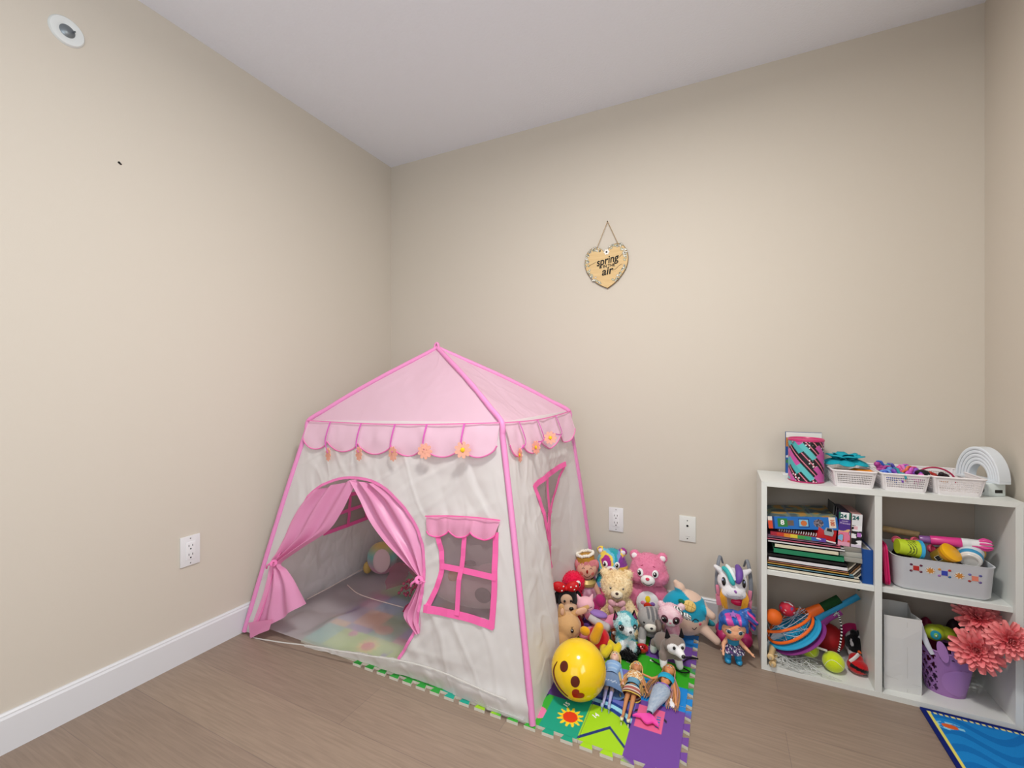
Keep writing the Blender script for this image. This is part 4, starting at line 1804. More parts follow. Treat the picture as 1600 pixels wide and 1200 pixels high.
# grey kitten
t = thing('plush_cat', 'grey plush kitten with dark forehead stripes lying behind the husky', 'plush toy', (1.598, -.285, .011), R(20))
hc, hr = (0, -.01, .105), (.052, .044, .043)


def kit(c):
    x, z = c.x, c.z
    if c.y < 0:
        for sx, zz, ww, hh in ((-.014, .134, .0055, .016), (.003, .133, .007, .022), (.020, .132, .0055, .016)):
            if ((x - sx) / ww) ** 2 + ((z - zz) / hh) ** 2 < 1:
                return '#6c6c6e'
    elif c.z > .08 and int((c.y + .1) * 140) % 3 == 0:
        return '#6c6c6e'
    if c.z < .035:
        return '#dddad6'
    return '#a5a19d'


blob('body', [('e', hc, hr), ('e', (.01, .04, .05), (.045, .05, .045)), ('c', (-.032, -.02, .06), (-.040, -.035, .018), .016, .016), ('c', (.032, -.02, .06), (.040, -.035, .018), .016, .016),
             ('c', (-.036, 0, .132), (-.044, 0, .156), .011, .005), ('c', (.036, 0, .132), (.044, 0, .156), .011, .005)], t, .003, 5, kit)
feat(t, 'muzzle', hc, hr, -8, -26, (.026, .018, .014), '#e8e2d6', mat('#e8e2d6', .95))
mp_, _n = surf(hc, hr, -8, -26)
bm = bmesh.new()
EL(bm, mp_ + Vector((0, -.013, .004)), (.0065, .004, .0045))
obj('nose', bm, mat('#2a2628', .6), t)
for az in (-38, 24):
    feat(t, 'eye', hc, hr, az, -2, (.0042, .0036, .002), '#1b1b1d', BLACK)

# pink plush with huge eyes and zebra bow
t = thing('plush_lemur', 'pale pink plush with huge black eyes, white muzzle and a zebra striped bow', 'plush toy', (1.684, -.290, .011), R(5))
hc, hr = (-.006, -.012, .140), (.046, .042, .042)
b = blob('body', [('e', hc, hr), ('e', (0, 0, .07), (.028, .026, .055)), ('c', (.012, -.01, .045), (.026, -.020, .015), .014, .012), ('c', (-.018, -.01, .045), (-.026, -.02, .015), .014, .012),
                  ('e', (-.042, -.004, .172), (.013, .009, .014)), ('e', (.034, -.004, .174), (.013, .009, .014))], t, .003, 4,
         lambda c: '#f1ecec' if (c.y < -.035 and abs(c.x + .006) < .016 and c.z < .14) or (c.z < .020) else blend('#dfa0b4', '#f0d3da', .45 + noise.noise(c * 40) + (c.z - .13) * 8), fuzz=.001)
fur(b, 3500, .005)
for az in (-27, 27):
    feat(t, 'eye_rim', hc, hr, az, -4, (.0145, .0155, .005), '#5b2f3c')
    feat(t, 'eye', hc, hr, az, -4, (.0115, .0125, .008), '#0d0c10', BLACK, sparkle=.22)
feat(t, 'nose', hc, hr, 0, -20, (.004, .003, .004), '#c25a76')
bm = bmesh.new()
for q in (-1, 1):
    EL(bm, (.036 + q * .017, -.022, .158 - q * .010), (.019, .008, .012), (0, R(25), 0))
EL(bm, (.036, -.026, .158), .007)
o = obj('zebra_bow', bm, CARD, t)
paint(o, lambda c: '#131313' if math.sin(c.x * 600 + c.z * 420 + 2 * math.sin(c.z * 300)) > 0 else '#ecebe9')

# big round sleepy plush with aqua hair
t = thing('round_plush', 'big round beige plush with aqua hair, closed eyes and yellow shell clip by baseboard', 'plush toy', (1.722, -.175, .011), R(12))
hc, hr = (0, 0, .101), (.096, .060, .094)


def sq(c):
    # tilted hairline
    k = c.z - .110 + (c.x) * .35 + .010 * math.sin(c.x * 60)
    if k > 0 and k < .075 and c.x < .075:
        return '#1f9dbb'
    return '#dfc0ab'


blob('body', [('e', hc, hr), ('c', (-.02, 0, .20), (-.035, 0, .222), .022, .011), ('c', (.07, -.02, .05), (.115, -.05, .022), .022, .015), ('c', (.070, -.03, .135), (.098, -.045, .118), .017, .015), ('c', (-.07, -.02, .05), (-.095, -.03, .02), .02, .014)], t, .004, 6, sq)
stroke(t, 'closed_eye', hc, hr, [(12, -4), (20, 2), (28, -3)], .0016, '#33222a', k=1.01)
feat(t, 'cheek', hc, hr, 34, -12, (.006, .006, .002), '#d8566b')
stroke(t, 'stitched_smile', hc, hr, [(14, -22), (20, -27), (25, -20)], .0013, '#33222a', k=1.01)
p, n = surf(hc, hr, 8, 32)
bm = bmesh.new()
EL(bm, (0, 0, 0), (.026, .022, .009), M=face_frame(p, n, -20))
sh = obj('shell_clip', bm, mat('#e6c476', .8), t)
bm = bmesh.new()
for pts in ([(-.018, 0), (.018, 0)], [(-.008, -.014), (-.008, .014)], [(.008, -.014), (.008, .014)]):
    TUBE(bm, [face_frame(p, n, -20) @ Vector((a, b, .0085)) for a, b in pts], .0009, 5)
tag(obj('shell_stitching', bm, mat('#b58c40', .8), sh), kind='stuff')
bm = bmesh.new()
EL(bm, (-.034, .004, .003), (.013, .009, .006), M=face_frame(p, n, -20))
obj('leaf_clip', bm, mat('#1f6a44', .8), t)

# husky
hp_ = Vector((1.672, -.395, .011))
t = thing('plush_husky', 'grey and white plush husky with curled tail and a black cord standing on the mat', 'plush toy', hp_, R(28))
hc, hr = (.012, -.050, .098), (.038, .034, .033)


def husk(c):
    if c.z < .036:
        return '#ecebea'
    x, y, z = c.x - .012, c.y + .050, c.z - .098
    if y < -.012:
        for q in (-1, 1):
            if ((x - q * .015) / .0185) ** 2 + ((z - .000) / .017) ** 2 < 1:
                return '#f0efee'
        if z < -.002 and abs(x) < .03:
            return '#f0efee'
    return '#857870'


blob('body', [('e', hc, hr), ('c', (.016, -.075, .088), (.020, -.096, .084), .018, .012), ('e', (0, .020, .062), (.034, .052, .034)), ('e', (.004, -.022, .066), (.032, .03, .036)),
             ('c', (-.022, -.028, .05), (-.024, -.040, .014), .016, .013), ('c', (.030, -.028, .05), (.034, -.044, .014), .016, .013),
             ('c', (-.022, .055, .045), (-.026, .060, .014), .016, .014), ('c', (.020, .055, .045), (.024, .060, .014), .016, .014)], t, .0028, 4, husk)
for q in (-1, 1):
    bm = bmesh.new()
    PRISM(bm, [(-.012, -.008), (.012, -.008), (q * .004, .026)], TRS((.012 + q * .024, -.048, .128), (R(80), 0, R(q * 14))), .005, bev=.001)
    obj('ear', bm, MATTBLACK, t)
bm = bmesh.new()
P = [Vector((-.004, .066 + .003 * i / 20, .100)) + Vector((0, math.cos(a), math.sin(a))) * (.020 - .012 * i / 26) for i, a in [(i, -PI * .5 + i * .30) for i in range(27)]]
TUBE(bm, P, .009, 8)
obj('curled_tail', bm, mat('#7d716a', .95), t)
for q in (-1, 1):
    bm = bmesh.new()
    EL(bm, (.012 + q * .0150, -.0835, .104), (.0055, .004, .0060))
    obj('eye', bm, BLACK, t)
bm = bmesh.new()
EL(bm, (.0205, -.107, .087), (.0075, .006, .0065))
obj('nose', bm, BLACK, t)
bm = bmesh.new()
Cd = smoothpath([(.03, .0, .03), (.055, -.01, .006), (.09, .012, .005), (.128, .010, .005), (.100, .022, .005), (.06, .012, .005), (.045, -.03, .005), (.062, -.062, .005), (.034, -.066, .005), (.008, -.040, .005), (-.03, -.018, .005), (-.05, .012, .005)], 6)
TUBE(bm, Cd, .0022, 6)
obj('black_cord', bm, MATTBLACK, t)

# glossy red toy
t = thing('red_toy', 'small glossy red plastic toy between the aqua fox and the husky', 'toy', (1.580, -.372, .011))
bm = bmesh.new()
EL(bm, (0, 0, .018), (.026, .018, .018), (0, 0, .4))
obj('shell', bm, mat('#c3121c', .15, .6, coat=.5), t)
bm = bmesh.new()
EL(bm, (.008, -.012, .032), (.008, .006, .005))
obj('knob', bm, mat('#7a0c14', .3), t)


# ------------------------------------------------------------------ fashion dolls lying on the mat
def hand(els, p, d, side, s=1.0):
    """tiny palm with four fingers and a thumb"""
    d = Vector(d).normalized()
    w_ = Vector(side).normalized()
    p = Vector(p)
    els.append(('c', p, p + d * .007 * s, .0026 * s, .0032 * s))
    for i, L in enumerate((.0075, .009, .0085, .0065)):
        q = p + d * .008 * s + w_ * (i - 1.5) * .0020 * s
        els.append(('c', q, q + d * L * s + Vector((0, 0, -.0015 * s)), .0010 * s, .0008 * s))
    els.append(('c', p + d * .003 * s + w_ * .003 * s, p + d * .007 * s + w_ * .0068 * s, .0011 * s, .0009 * s))


def fashion_doll(label, loc, rz, skin, hair, kind):
    """lying on its back: feet at y = 0, head towards +Y, front upwards"""
    t = thing('fashion_doll', label, 'doll', loc, rz, 'dolls lying on the mat')
    el = [('e', (0, .263, .020), (.0155, .0190, .0165)), ('e', (0, .250, .022), (.0095, .010, .011)), ('c', (0, .247, .014), (0, .228, .013), .0055, .006),
          ('c', (-.020, .222, .014), (.020, .222, .014), .0075, .0075), ('e', (0, .208, .017), (.0165, .018, .011)), ('e', (-.0075, .208, .025), (.0075, .0075, .006)), ('e', (.0075, .208, .025), (.0075, .0075, .006)),
          ('c', (0, .205, .015), (0, .178, .014), .0125, .0105), ('e', (0, .160, .015), (.0195, .018, .013)),
          ('e', (0, .2620, .0362), (.0020, .0032, .0022))]
    if kind != 'mermaid':
        for q in (-1, 1):
            el += [('c', (q * .009, .155, .014), (q * .010, .085, .015), .0105, .0068), ('c', (q * .010, .085, .015), (q * .009, .015, .013), .0068, .0040), ('c', (q * .009, .015, .013), (q * .010, .002, .021), .0044, .0032)]
    if kind == 'blue':
        arms = [((-.023, .222, .013), (-.032, .185, .012), (-.036, .150, .012)), ((.023, .222, .013), (.034, .185, .012), (.040, .148, .012))]
    elif kind == 'stripe':
        arms = [((-.023, .222, .013), (-.034, .185, .012), (-.046, .150, .010)), ((.023, .222, .013), (.036, .188, .012), (.046, .158, .018))]
    else:
        arms = [((-.023, .222, .013), (-.044, .196, .016), (-.070, .190, .024)), ((.023, .222, .013), (.038, .175, .012), (.050, .128, .010))]
    for a, b, c in arms:
        el += [('c', a, b, .0056, .0042), ('c', b, c, .0042, .0028)]
        hand(el, c, Vector(c) - Vector(b), (-1 if c[0] > 0 else 1, 0, 0), .95)

    def bodycol(c):
        if kind == 'blue':
            if c.y < .075:
                return '#b4b2dd'
            if abs(c.x) > .021 and c.y > .16:
                return '#8fb4e0'
        return skin
    blob('body', el, t, .0014, 2, bodycol, mat('paint', .4, .4))
    # face
    face = [(-1, 'eye'), (1, 'eye')]
    for q, nm in face:
        bm = bmesh.new()
        EL(bm, (q * .0058, .2665, .0352), (.0036, .0022, .0014), (0, R(q * 18), 0))
        e_ = obj('eye', bm, mat('#f0f0f0', .3), t)
        bm = bmesh.new()
        EL(bm, (q * .0058, .2665, .0362), (.0019, .0019, .0009), (0, R(q * 18), 0))
        obj('iris', bm, mat('#2b3a5a', .3), e_)
        bm = bmesh.new()
        TUBE(bm, [(q * .0024, .2702, .0362), (q * .0058, .2714, .0358), (q * .0092, .2700, .0335)], .0005, 5)
        obj('eyebrow', bm, mat('#5a3b26', .6), t)
    bm = bmesh.new()
    EL(bm, (0, .2565, .0350), (.0042, .0016, .0012))
    obj('lips', bm, mat('#c2495e', .4), t)
    # hair
    rnd = random.Random(len(label))
    he = [('e', (0, .269, .016), (.0200, .0205, .0175)), ('e', (0, .279, .023), (.0175, .0105, .013))]
    blob('hair_cap', he, t, .0018, 3, lambda c: blend(hair[0], hair[1], .5 + noise.noise(c * 200)), mat('paint', .4, .4))
    # carve: the face stays clear because the cap sits behind and above it
    bm = bmesh.new()
    cols = []
    spread = {'blue': (.016, .034, .150), 'stripe': (.020, .044, .140), 'mermaid': (.024, .060, .085)}[kind]
    for k in range(90 if kind != 'blue' else 70):
        q = 1 if (rnd.random() < (.75 if kind == 'mermaid' else .62)) else -1
        if kind == 'blue':
            q = 1
        x0 = q * rnd.uniform(.002, .013)
        L_ = rnd.uniform(.75, 1.0)
        x1 = q * (spread[0] + rnd.random() * (spread[1] - spread[0]))
        y1 = .27 - (.27 - spread[2]) * L_
        P = smoothpath([(x0, .283, .018 + rnd.uniform(-.004, .006)), (q * .0195, .268, .028 - abs(rnd.gauss(0, .008))), (q * .0225, .245, .014 + rnd.uniform(-.006, .004)), (x1 * .9, (.245 + y1) / 2, .010 + rnd.uniform(-.004, .004)), (x1 + rnd.uniform(-.004, .004), y1, .007)], 4)
        b0 = len(bm.verts)
        TUBE(bm, P, [.0016 - .0009 * i / (len(P) - 1) for i in range(len(P))], 5)
        c = blend(hair[0], hair[1], rnd.random())
        if kind == 'mermaid' and q > 0 and rnd.random() < .35:
            c = lin('#b98fa4')
        cols += [c] * (len(bm.verts) - b0)
    o = obj('long_hair', bm, mat('paint', .35, .5), t)
    it = iter(cols)
    paint(o, lambda c: next(it))
    tag(o, kind='stuff')

    def tubeshape(name, prof, fn, rough=.6, n=48, flat=.75, zc=.014, ruff=0, nr=8, closed=True):
        """prof: (y, half width, centre x)"""
        bm = bmesh.new()
        Pp = smoothpath([Vector(p) for p in prof], 5)

        def f(u, v):
            i = min(len(Pp) - 1, int(round(v * (len(Pp) - 1))))
            y, w_, cx = Pp[i]
            a = 2 * PI * u
            r = w_ * (1 + ruff * v * math.sin(a * nr))
            zz = max(.0008, zc + r * min(flat, .0155 / max(w_, 1e-4) if math.sin(a) < 0 else flat) * math.sin(a))
            return Vector((cx + r * 1.07 * math.cos(a), y, zz + (.0022 if math.sin(a) > 0 else 0)))
        GRID(bm, f, n, len(Pp) - 1)
        o = obj(name, bm, mat('paint', rough, .35), t, angle=180)
        paint(o, fn)
        return o
    if kind == 'blue':
        tubeshape('bodice', [(.234, .014, 0), (.222, .0270, 0), (.205, .0240, 0), (.180, .0185, 0), (.160, .0220, 0)], lambda c: '#aecbe6' if (c.z > .026 and abs(abs(c.y - .195) - .010) < .002) else '#8db3df', flat=.68, zc=.0155)
        tubeshape('skirt', [(.182, .0195, 0), (.150, .0262, 0), (.115, .033, 0), (.085, .040, .001), (.066, .047, .002)], lambda c: ('#c9d6e8' if abs((abs((c.x * 55) % 1 - .5) * 2) * .02 + .098 - c.y) < .0016 else blend('#5b7cab', '#7d96b8', (c.y - .06) / .1)), ruff=.05, nr=5, flat=.5)
        bm = bmesh.new()
        TUBE(bm, [(0, .210, .0295), (0, .180, .0265), (0, .150, .0268), (0, .100, .0290)], .0008, 6)
        obj('coat_seam', bm, mat('#22304a', .6), t)
        for q in (-1, 1):
            bm = bmesh.new()
            EL(bm, (q * .011, .004, .016), (.0055, .009, .007))
            BX(bm, (q * .011, -.004, .006), (.003, .003, .010))
            obj('shoe', bm, mat('#9aa9cf', .3, .5), t)
    elif kind == 'stripe':
        tubeshape('print_top', [(.232, .022, 0), (.218, .0268, 0), (.204, .0245, 0), (.190, .0215, 0)], lambda c: '#efe3c8' if noise.noise(c * 260) > .0 else '#cf8f3c', flat=.66, zc=.0155)
        tubeshape('denim_waist', [(.196, .0205, 0), (.180, .0180, 0), (.160, .0220, 0)], lambda c: '#6fa3bf', flat=.72, zc=.0152)
        tubeshape('striped_skirt', [(.168, .0180, 0), (.150, .0245, 0), (.130, .0285, 0), (.108, .0320, 0)], lambda c: ['#4f8aa8', '#e9e4da', '#b0635a', '#b0635a', '#ece6d8', '#7d4a40', '#e2c95a'][min(6, max(0, int((.160 - c.y) / .0078)))], flat=.52, ruff=.04, nr=4)
        for q in (-1, 1):
            bm = bmesh.new()
            EL(bm, (q * .0105, .004, .014), (.0062, .012, .006), (R(-20), 0, R(q * -6)))
            BX(bm, (q * .0105, -.006, .004), (.0035, .003, .008))
            obj('shoe', bm, mat('#dcd8b4', .3, .5), t)
        bm = bmesh.new()
        EL(bm, (.036, .164, .024), (.004, .005, .003))
        obj('black_clasp', bm, BLACK, t)
    else:
        tubeshape('bandeau_top', [(.228, .0240, 0), (.214, .0262, 0), (.200, .0230, 0)], lambda c: '#22a7cc', flat=.70, zc=.0155)
        tubeshape('frill', [(.178, .0175, 0), (.170, .0245, 0), (.160, .0262, 0)], lambda c: '#8d6cc4', ruff=.06, nr=9, flat=.62, rough=.7)
        tubeshape('mermaid_tail', [(.168, .0210, 0), (.150, .0265, .0), (.120, .0245, -.002), (.080, .0175, -.006), (.045, .0115, -.008), (.026, .0085, -.009)], lambda c: blend('#8fa3bd', '#b2bfcd', .5 + noise.noise(c * 300)), rough=.4, flat=.66, zc=.0150)
        bm = bmesh.new()
        PRISM(bm, [(0, .036), (-.010, .026), (-.038, .010), (-.046, -.004), (-.022, .002), (-.006, -.012), (.004, -.014), (.016, .000), (.038, -.010), (.030, .008), (.012, .026)], Matrix.Translation((-.009, 0, .006)), .006, bev=.001)
        obj('tail_fin', bm, mat('#ee4fae', .35, .4), t)
    return t


def lie(hx, hy, fx_, fy_):
    d = Vector((fx_ - hx, fy_ - hy))
    return math.atan2(d.x, -d.y)


rz_ = lie(1.495, -.447, 1.528, -.756)
fashion_doll('blonde fashion doll in a light blue coat dress lying next to the yellow ball', (1.527, -.742, .0105), rz_, '#edc3ae', ('#e8d29c', '#cfae6a'), 'blue')
fashion_doll('fashion doll in a striped skirt and white shoes lying between two other dolls', (1.594, -.770, .0105), lie(1.582, -.469, 1.594, -.770), '#c98a5e', ('#e3c282', '#b98a4a'), 'stripe')
fashion_doll('mermaid fashion doll with a silver blue tail and pink fin lying on the mat', (1.664, -.735, .0105), lie(1.688, -.470, 1.660, -.735), '#d9935f', ('#cf9c66', '#9c6b3e'), 'mermaid')
# loose white doll shoe beside the mermaid
bm = bmesh.new()
EL(bm, (0, 0, .005), (.009, .016, .005))
BX(bm, (0, .014, .007), (.007, .006, .012), bev=.002)
o = tag(obj('doll_shoe', bm, mat('#e9e9ea', .3)), 'single white doll shoe lying beside the mermaid doll on the mat', 'doll shoe')
o.location = (1.716, -.622, .0105)
o.rotation_euler = (0, 0, .3)
# ------------------------------------------------------------------ toy carrier, unicorn, big-headed doll by the shelf
t = thing('toy_carrier', 'upright white and pink toy pack with grey loop straps and pink buckles by the wall', 'toy pack', (1.905, -.092, 0), R(0))


def shell(c):
    if c.z < .075 - .25 * (abs(c.x) - .03):
        return '#c02a6a'
    return '#dfcfc4'


blob('pack_shell', [('e', (0, 0, .035), (.070, .048, .034)), ('e', (-.035, -.045, .030), (.032, .030, .028)), ('e', (.038, -.045, .030), (.032, .030, .028)), ('c', (-.022, 0, .07), (-.018, 0, .19), .040, .036), ('c', (.022, 0, .07), (.018, 0, .19), .040, .036)], t, .004, 5, shell, mat('paint', .4, .4))
for q in (-1, 1):
    bm = bmesh.new()
    P = smoothpath([(q * .052, -.036, .15), (q * .062, -.034, .22), (q * .060, -.020, .29), (q * .050, .010, .335), (q * .040, .030, .30)], 6)
    TUBE(bm, P, [.008 - .004 * abs(i / (len(P) - 1) - .3) for i in range(len(P))], 8, flat=.45)
    obj('loop_strap', bm, mat('#7d828a', .5, .4), t)
    bm = bmesh.new()
    BX(bm, (q * .058, -.042, .212), (.014, .012, .040), (0, R(q * 6), 0), bev=.004)
    BX(bm, (q * .055, -.040, .172), (.020, .010, .045), (0, R(q * 6), 0), bev=.004)
    obj('buckle', bm, mat('#e58aa6', .4, .4), t)
bm = bmesh.new()
EL(bm, (.015, -.062, .185), (.026, .012, .014))
obj('pink_button', bm, mat('#f2245e', .25, .5), t)
bm = bmesh.new()
EL(bm, (-.098, -.02, .060), (.032, .012, .013), (0, R(18), R(10)))
obj('teal_fin', bm, mat('#2f9fb0', .4, .4), t)

t = thing('unicorn_plush', 'white plush unicorn head with teal and purple mane resting on top of the toy pack', 'plush toy', (1.900, -.135, .195), R(8))
hc, hr = (0, 0, .062), (.056, .050, .054)
b = blob('head', [('e', hc, hr), ('e', (0, -.030, .038), (.044, .034, .032)), ('e', (-.024, -.034, .030), (.022, .022, .020)), ('e', (.024, -.034, .030), (.022, .022, .020)),
                  ('c', (-.042, .0, .100), (-.064, -.004, .118), .014, .008), ('c', (.042, .0, .100), (.064, -.004, .116), .014, .008)], t, .003, 5, '#eeecee', fuzz=.0008)
for q in (-1, 1):
    p, n = surf(hc, hr, q * 42, 12)
    bm = bmesh.new()
    EL(bm, (0, 0, 0), (.0085, .0165, .005), M=face_frame(p, n, q * -10))
    e_ = obj('eye', bm, BLACK, t)
    bm = bmesh.new()
    EL(bm, (-.002, .006, .004), (.0035, .0045, .002), M=face_frame(p, n, q * -10))
    obj('eye_glint', bm, mat('#9aa6c8', .3), e_)
for nm, pts, r, col in (('mane_lock', [(-.036, -.014, .120), (-.020, -.040, .112), (-.010, -.056, .085), (-.004, -.058, .072)], .010, '#35b3b4'), ('mane_lock', [(-.022, -.008, .128), (-.010, -.042, .118), (.002, -.056, .090)], .008, '#e8f2f2'), ('mane_lock', [(.020, .004, .124), (.020, -.034, .118), (.016, -.054, .098), (.010, -.056, .080)], .013, '#6d4aa0')):
    bm = bmesh.new()
    P = smoothpath(pts, 6)
    TUBE(bm, P, [r * (.5 + .6 * math.sin(PI * (.15 + .8 * i / (len(P) - 1)))) for i in range(len(P))], 10)
    obj(nm, bm, mat(col, .5, .4), t)
bm = bmesh.new()
EL(bm, (.002, -.063, .048), (.0045, .003, .007), (0, R(-35), 0))
obj('nose_mark', bm, mat('#a26bb5', .7), t)
bm = bmesh.new()
TUBE(bm, smoothpath([(-.030, -.056, .034), (-.022, -.060, .028), (0, -.066, .030), (.022, -.060, .028), (.030, -.056, .032)], 4), .0009, 5)
obj('stitched_mouth', bm, mat('#9a8f98', .8), t)
rnd = random.Random(2)
bm = bmesh.new()
for q in (-1, 1):
    for k in range(26):
        x = q * rnd.uniform(.030, .052)
        TUBE(bm, smoothpath([(q * .040, -.022, .045), (x, -.048, .018), (x * .8, -.050, -.020 + rnd.uniform(-.012, .012))], 4), .0016, 5)
tag(obj('golden_hair', bm, mat('#d79a2c', .6, .4), t), kind='stuff')

# big-headed doll
px_, py_ = 1.900, -.262
t = thing('toddler_doll', 'big-headed doll with blue and pink hair, dark floral skirt and blue boots, standing', 'doll', (px_, py_, 0), R(8))
SK = '#e6a982'
hc, hr = (0, -.004, .140), (.046, .043, .042)
els = [('e', hc, hr), ('e', (0, -.020, .128), (.036, .030, .028)), ('c', (0, 0, .085), (0, 0, .105), .010, .012), ('e', (0, 0, .075), (.020, .016, .022)), ('e', (0, -.0475, .130), (.0035, .004, .0035))]
for q, a, b, c in ((-1, (-.018, 0, .088), (-.034, -.008, .068), (-.036, -.022, .056)), (1, (.018, 0, .088), (.038, -.010, .070), (.052, -.024, .062))):
    els += [('c', a, b, .0085, .0075), ('c', b, c, .0075, .0055)]
    hand(els, c, Vector(c) - Vector(b), (q, 0, 0), 1.3)
blob('body', els, t, .0018, 3, SK, mat('paint', .4, .4))
for q in (-1, 1):
    p, n = surf(hc, hr, q * 26, -6)
    M_ = face_frame(p, n)
    bm = bmesh.new()
    EL(bm, (0, 0, 0), (.0105, .0085, .003), M=M_)
    e_ = obj('eye', bm, mat('#f0f0f0', .2, .6), t)
    bm = bmesh.new()
    EL(bm, (q * -.001, -.0003, .0012), (.0075, .0075, .003), M=M_)
    obj('iris', bm, mat('#2f6f86', .15, .6), e_)
    bm = bmesh.new()
    EL(bm, (q * -.001, -.0003, .0024), (.0040, .0042, .0026), M=M_)
    obj('pupil', bm, BLACK, e_)
    bm = bmesh.new()
    TUBE(bm, [M_ @ Vector((a, .0078 - (a / .011) ** 2 * .004, .003)) for a in (-.011, -.006, 0, .006, .011)], .0011, 6)
    obj('eyelashes', bm, MATTBLACK, t)
    p2, n2 = surf(hc, hr, q * 22, 16)
    bm = bmesh.new()
    EL(bm, (0, 0, 0), (.0055, .0009, .001), M=face_frame(p2, n2, q * -12))
    obj('eyebrow', bm, mat('#3b4a86', .7), t)
bm = bmesh.new()
EL(bm, (0, -.0495, .114), (.0055, .0018, .0018))
obj('lips', bm, mat('#d4425e', .3), t)


def hairc(c):
    k = math.sin(c.x * 150 + c.z * 60)
    if c.x < .022 and c.x > -.030 and c.y < -.008 and c.z > .155:
        return '#d1469f' if k > -.1 else '#1f63b8'
    return '#1f63b8' if k > -.6 else '#184d98'


els = [('e', (0, .006, .156), (.050, .046, .038)), ('e', (-.018, -.030, .170), (.032, .020, .018)), ('e', (.024, -.026, .172), (.026, .022, .018)), ('c', (-.042, -.018, .155), (-.047, -.012, .125), .010, .006), ('c', (.042, -.018, .155), (.047, -.012, .128), .010, .006)]
for a, b, r0, r1 in (((.036, .01, .185), (.066, .01, .180), .016, .014), ((.066, .01, .180), (.070, .0, .140), .014, .009), ((.05, .0, .178), (.078, -.01, .165), .012, .008), ((.044, .012, .19), (.058, .014, .200), .014, .010)):
    els.append(('c', a, b, r0, r1))
blob('hair', els, t, .0025, 3, lambda c: hairc(c) if c.x < .05 else ('#1b3f8f' if math.sin(c.z * 260 + c.x * 200) > -.5 else '#e0448f'), mat('paint', .35, .5))
bm = bmesh.new()
st = []
for i in range(10):
    a = 2 * PI * i / 10 + PI / 2
    r = .015 if i % 2 == 0 else .007
    st.append((r * math.cos(a), r * math.sin(a)))
PRISM(bm, st, TRS((-.004, -.030, .197), (R(80), 0, 0)), .005, bev=.0015)
obj('star_clip', bm, mat('#b277cc', .3, .4), t)
bm = bmesh.new()
GRID(bm, lambda u, v: Vector((( .0235 - .002 * v) * math.cos(2 * PI * u), (.0195) * math.sin(2 * PI * u), .092 - .022 * v)), 32, 5)
obj('blue_top', bm, mat('#2a86ad', .5), t)
bm = bmesh.new()
GRID(bm, lambda u, v: Vector(((.022 + .020 * v + .002 * math.sin(16 * PI * u) * v) * math.cos(2 * PI * u), (.019 + .016 * v) * math.sin(2 * PI * u), .074 - .030 * v)), 64, 8)
o = obj('floral_skirt', bm, CARD, t)
paint(o, lambda c: '#e6e3ee' if noise.noise(c * 230) > .22 else ('#5a2f6e' if noise.noise(c * 160 + Vector((5, 5, 5))) > .15 else '#1c2350'))
for q in (-1, 1):
    bm = bmesh.new()
    TUBE(bm, [(q * .012, 0, .060), (q * .014, 0, .040), (q * .016, 0, .028)], [.0125, .0115, .0105], 16)
    obj('leg', bm, mat('#a42a80', .6), t)
    blob('boot', [('c', (q * .017, 0, .030), (q * .018, -.001, .012), .0135, .0125), ('e', (q * .019, -.010, .0105), (.0125, .018, .0105))], t, .0018, 3, '#2291c4', mat('paint', .25, .5))
    bm = bmesh.new()
    TUBE(bm, [Vector((q * .017 + .0142 * math.cos(a), .0142 * math.sin(a), .033)) for a in [2 * PI * i / 20 for i in range(20)]], .0022, 6, closed=True)
    obj('boot_cuff', bm, mat('#3aa6d2', .3), t)

# ------------------------------------------------------------------ cube shelf
SX0, SX1, SY0, SY1 = 1.995, 2.690, -.262, -.016
SH = thing('cube_shelf', 'white two by two cube shelf against the right end of the back wall', 'shelf', (2.3425, -.139, 0))
LAM = mat('#dfe2de', .38, .4)
LAMB = mat('#b9aea1', .6, .2)


def board(name, a, b, m=LAM):
    bm = bmesh.new()
    BX(bm, [(a[i] + b[i]) / 2 for i in range(3)], [b[i] - a[i] for i in range(3)], bev=.0008, seg=1)
    return obj(name, bm, m, SH, smooth=False, world=True)


def mitre(name, prof, mirror=1):
    """front outline polygon in (x, z) extruded through the shelf's depth"""
    bm = bmesh.new()
    PRISM(bm, prof, Matrix.Translation((0, SY1, 0)) @ HM, SY1 - SY0)
    return obj(name, bm, LAM, SH, smooth=False, world=True)


Tt, Zt = .018, .700
e = .0002
mitre('top_board', [(SX0 + e, Zt), (SX0 + Tt + e, Zt - Tt), (SX1 - Tt - e, Zt - Tt), (SX1 - e, Zt)])
mitre('bottom_board', [(SX0 + e, 0), (SX1 - e, 0), (SX1 - Tt - e, Tt), (SX0 + Tt + e, Tt)])
mitre('side_board', [(SX0, .0003), (SX0 + Tt, Tt), (SX0 + Tt, Zt - Tt), (SX0, Zt)])
mitre('side_board', [(SX1, .0003), (SX1, Zt), (SX1 - Tt, Zt - Tt), (SX1 - Tt, Tt)])
board('divider', (2.3305, SY0 + .001, Tt), (2.3505, SY1 - .004, Zt - Tt))
board('shelf_board', (SX0 + Tt, SY0 + .004, .354), (2.3305, SY1 - .004, .372))
board('shelf_board', (2.3505, SY0 + .012, .354), (SX1 - Tt, SY1 - .004, .372))
board('back_board', (SX0 + Tt, SY1 - .004, Tt), (SX1 - Tt, SY1 - .0005, Zt - Tt), LAMB)

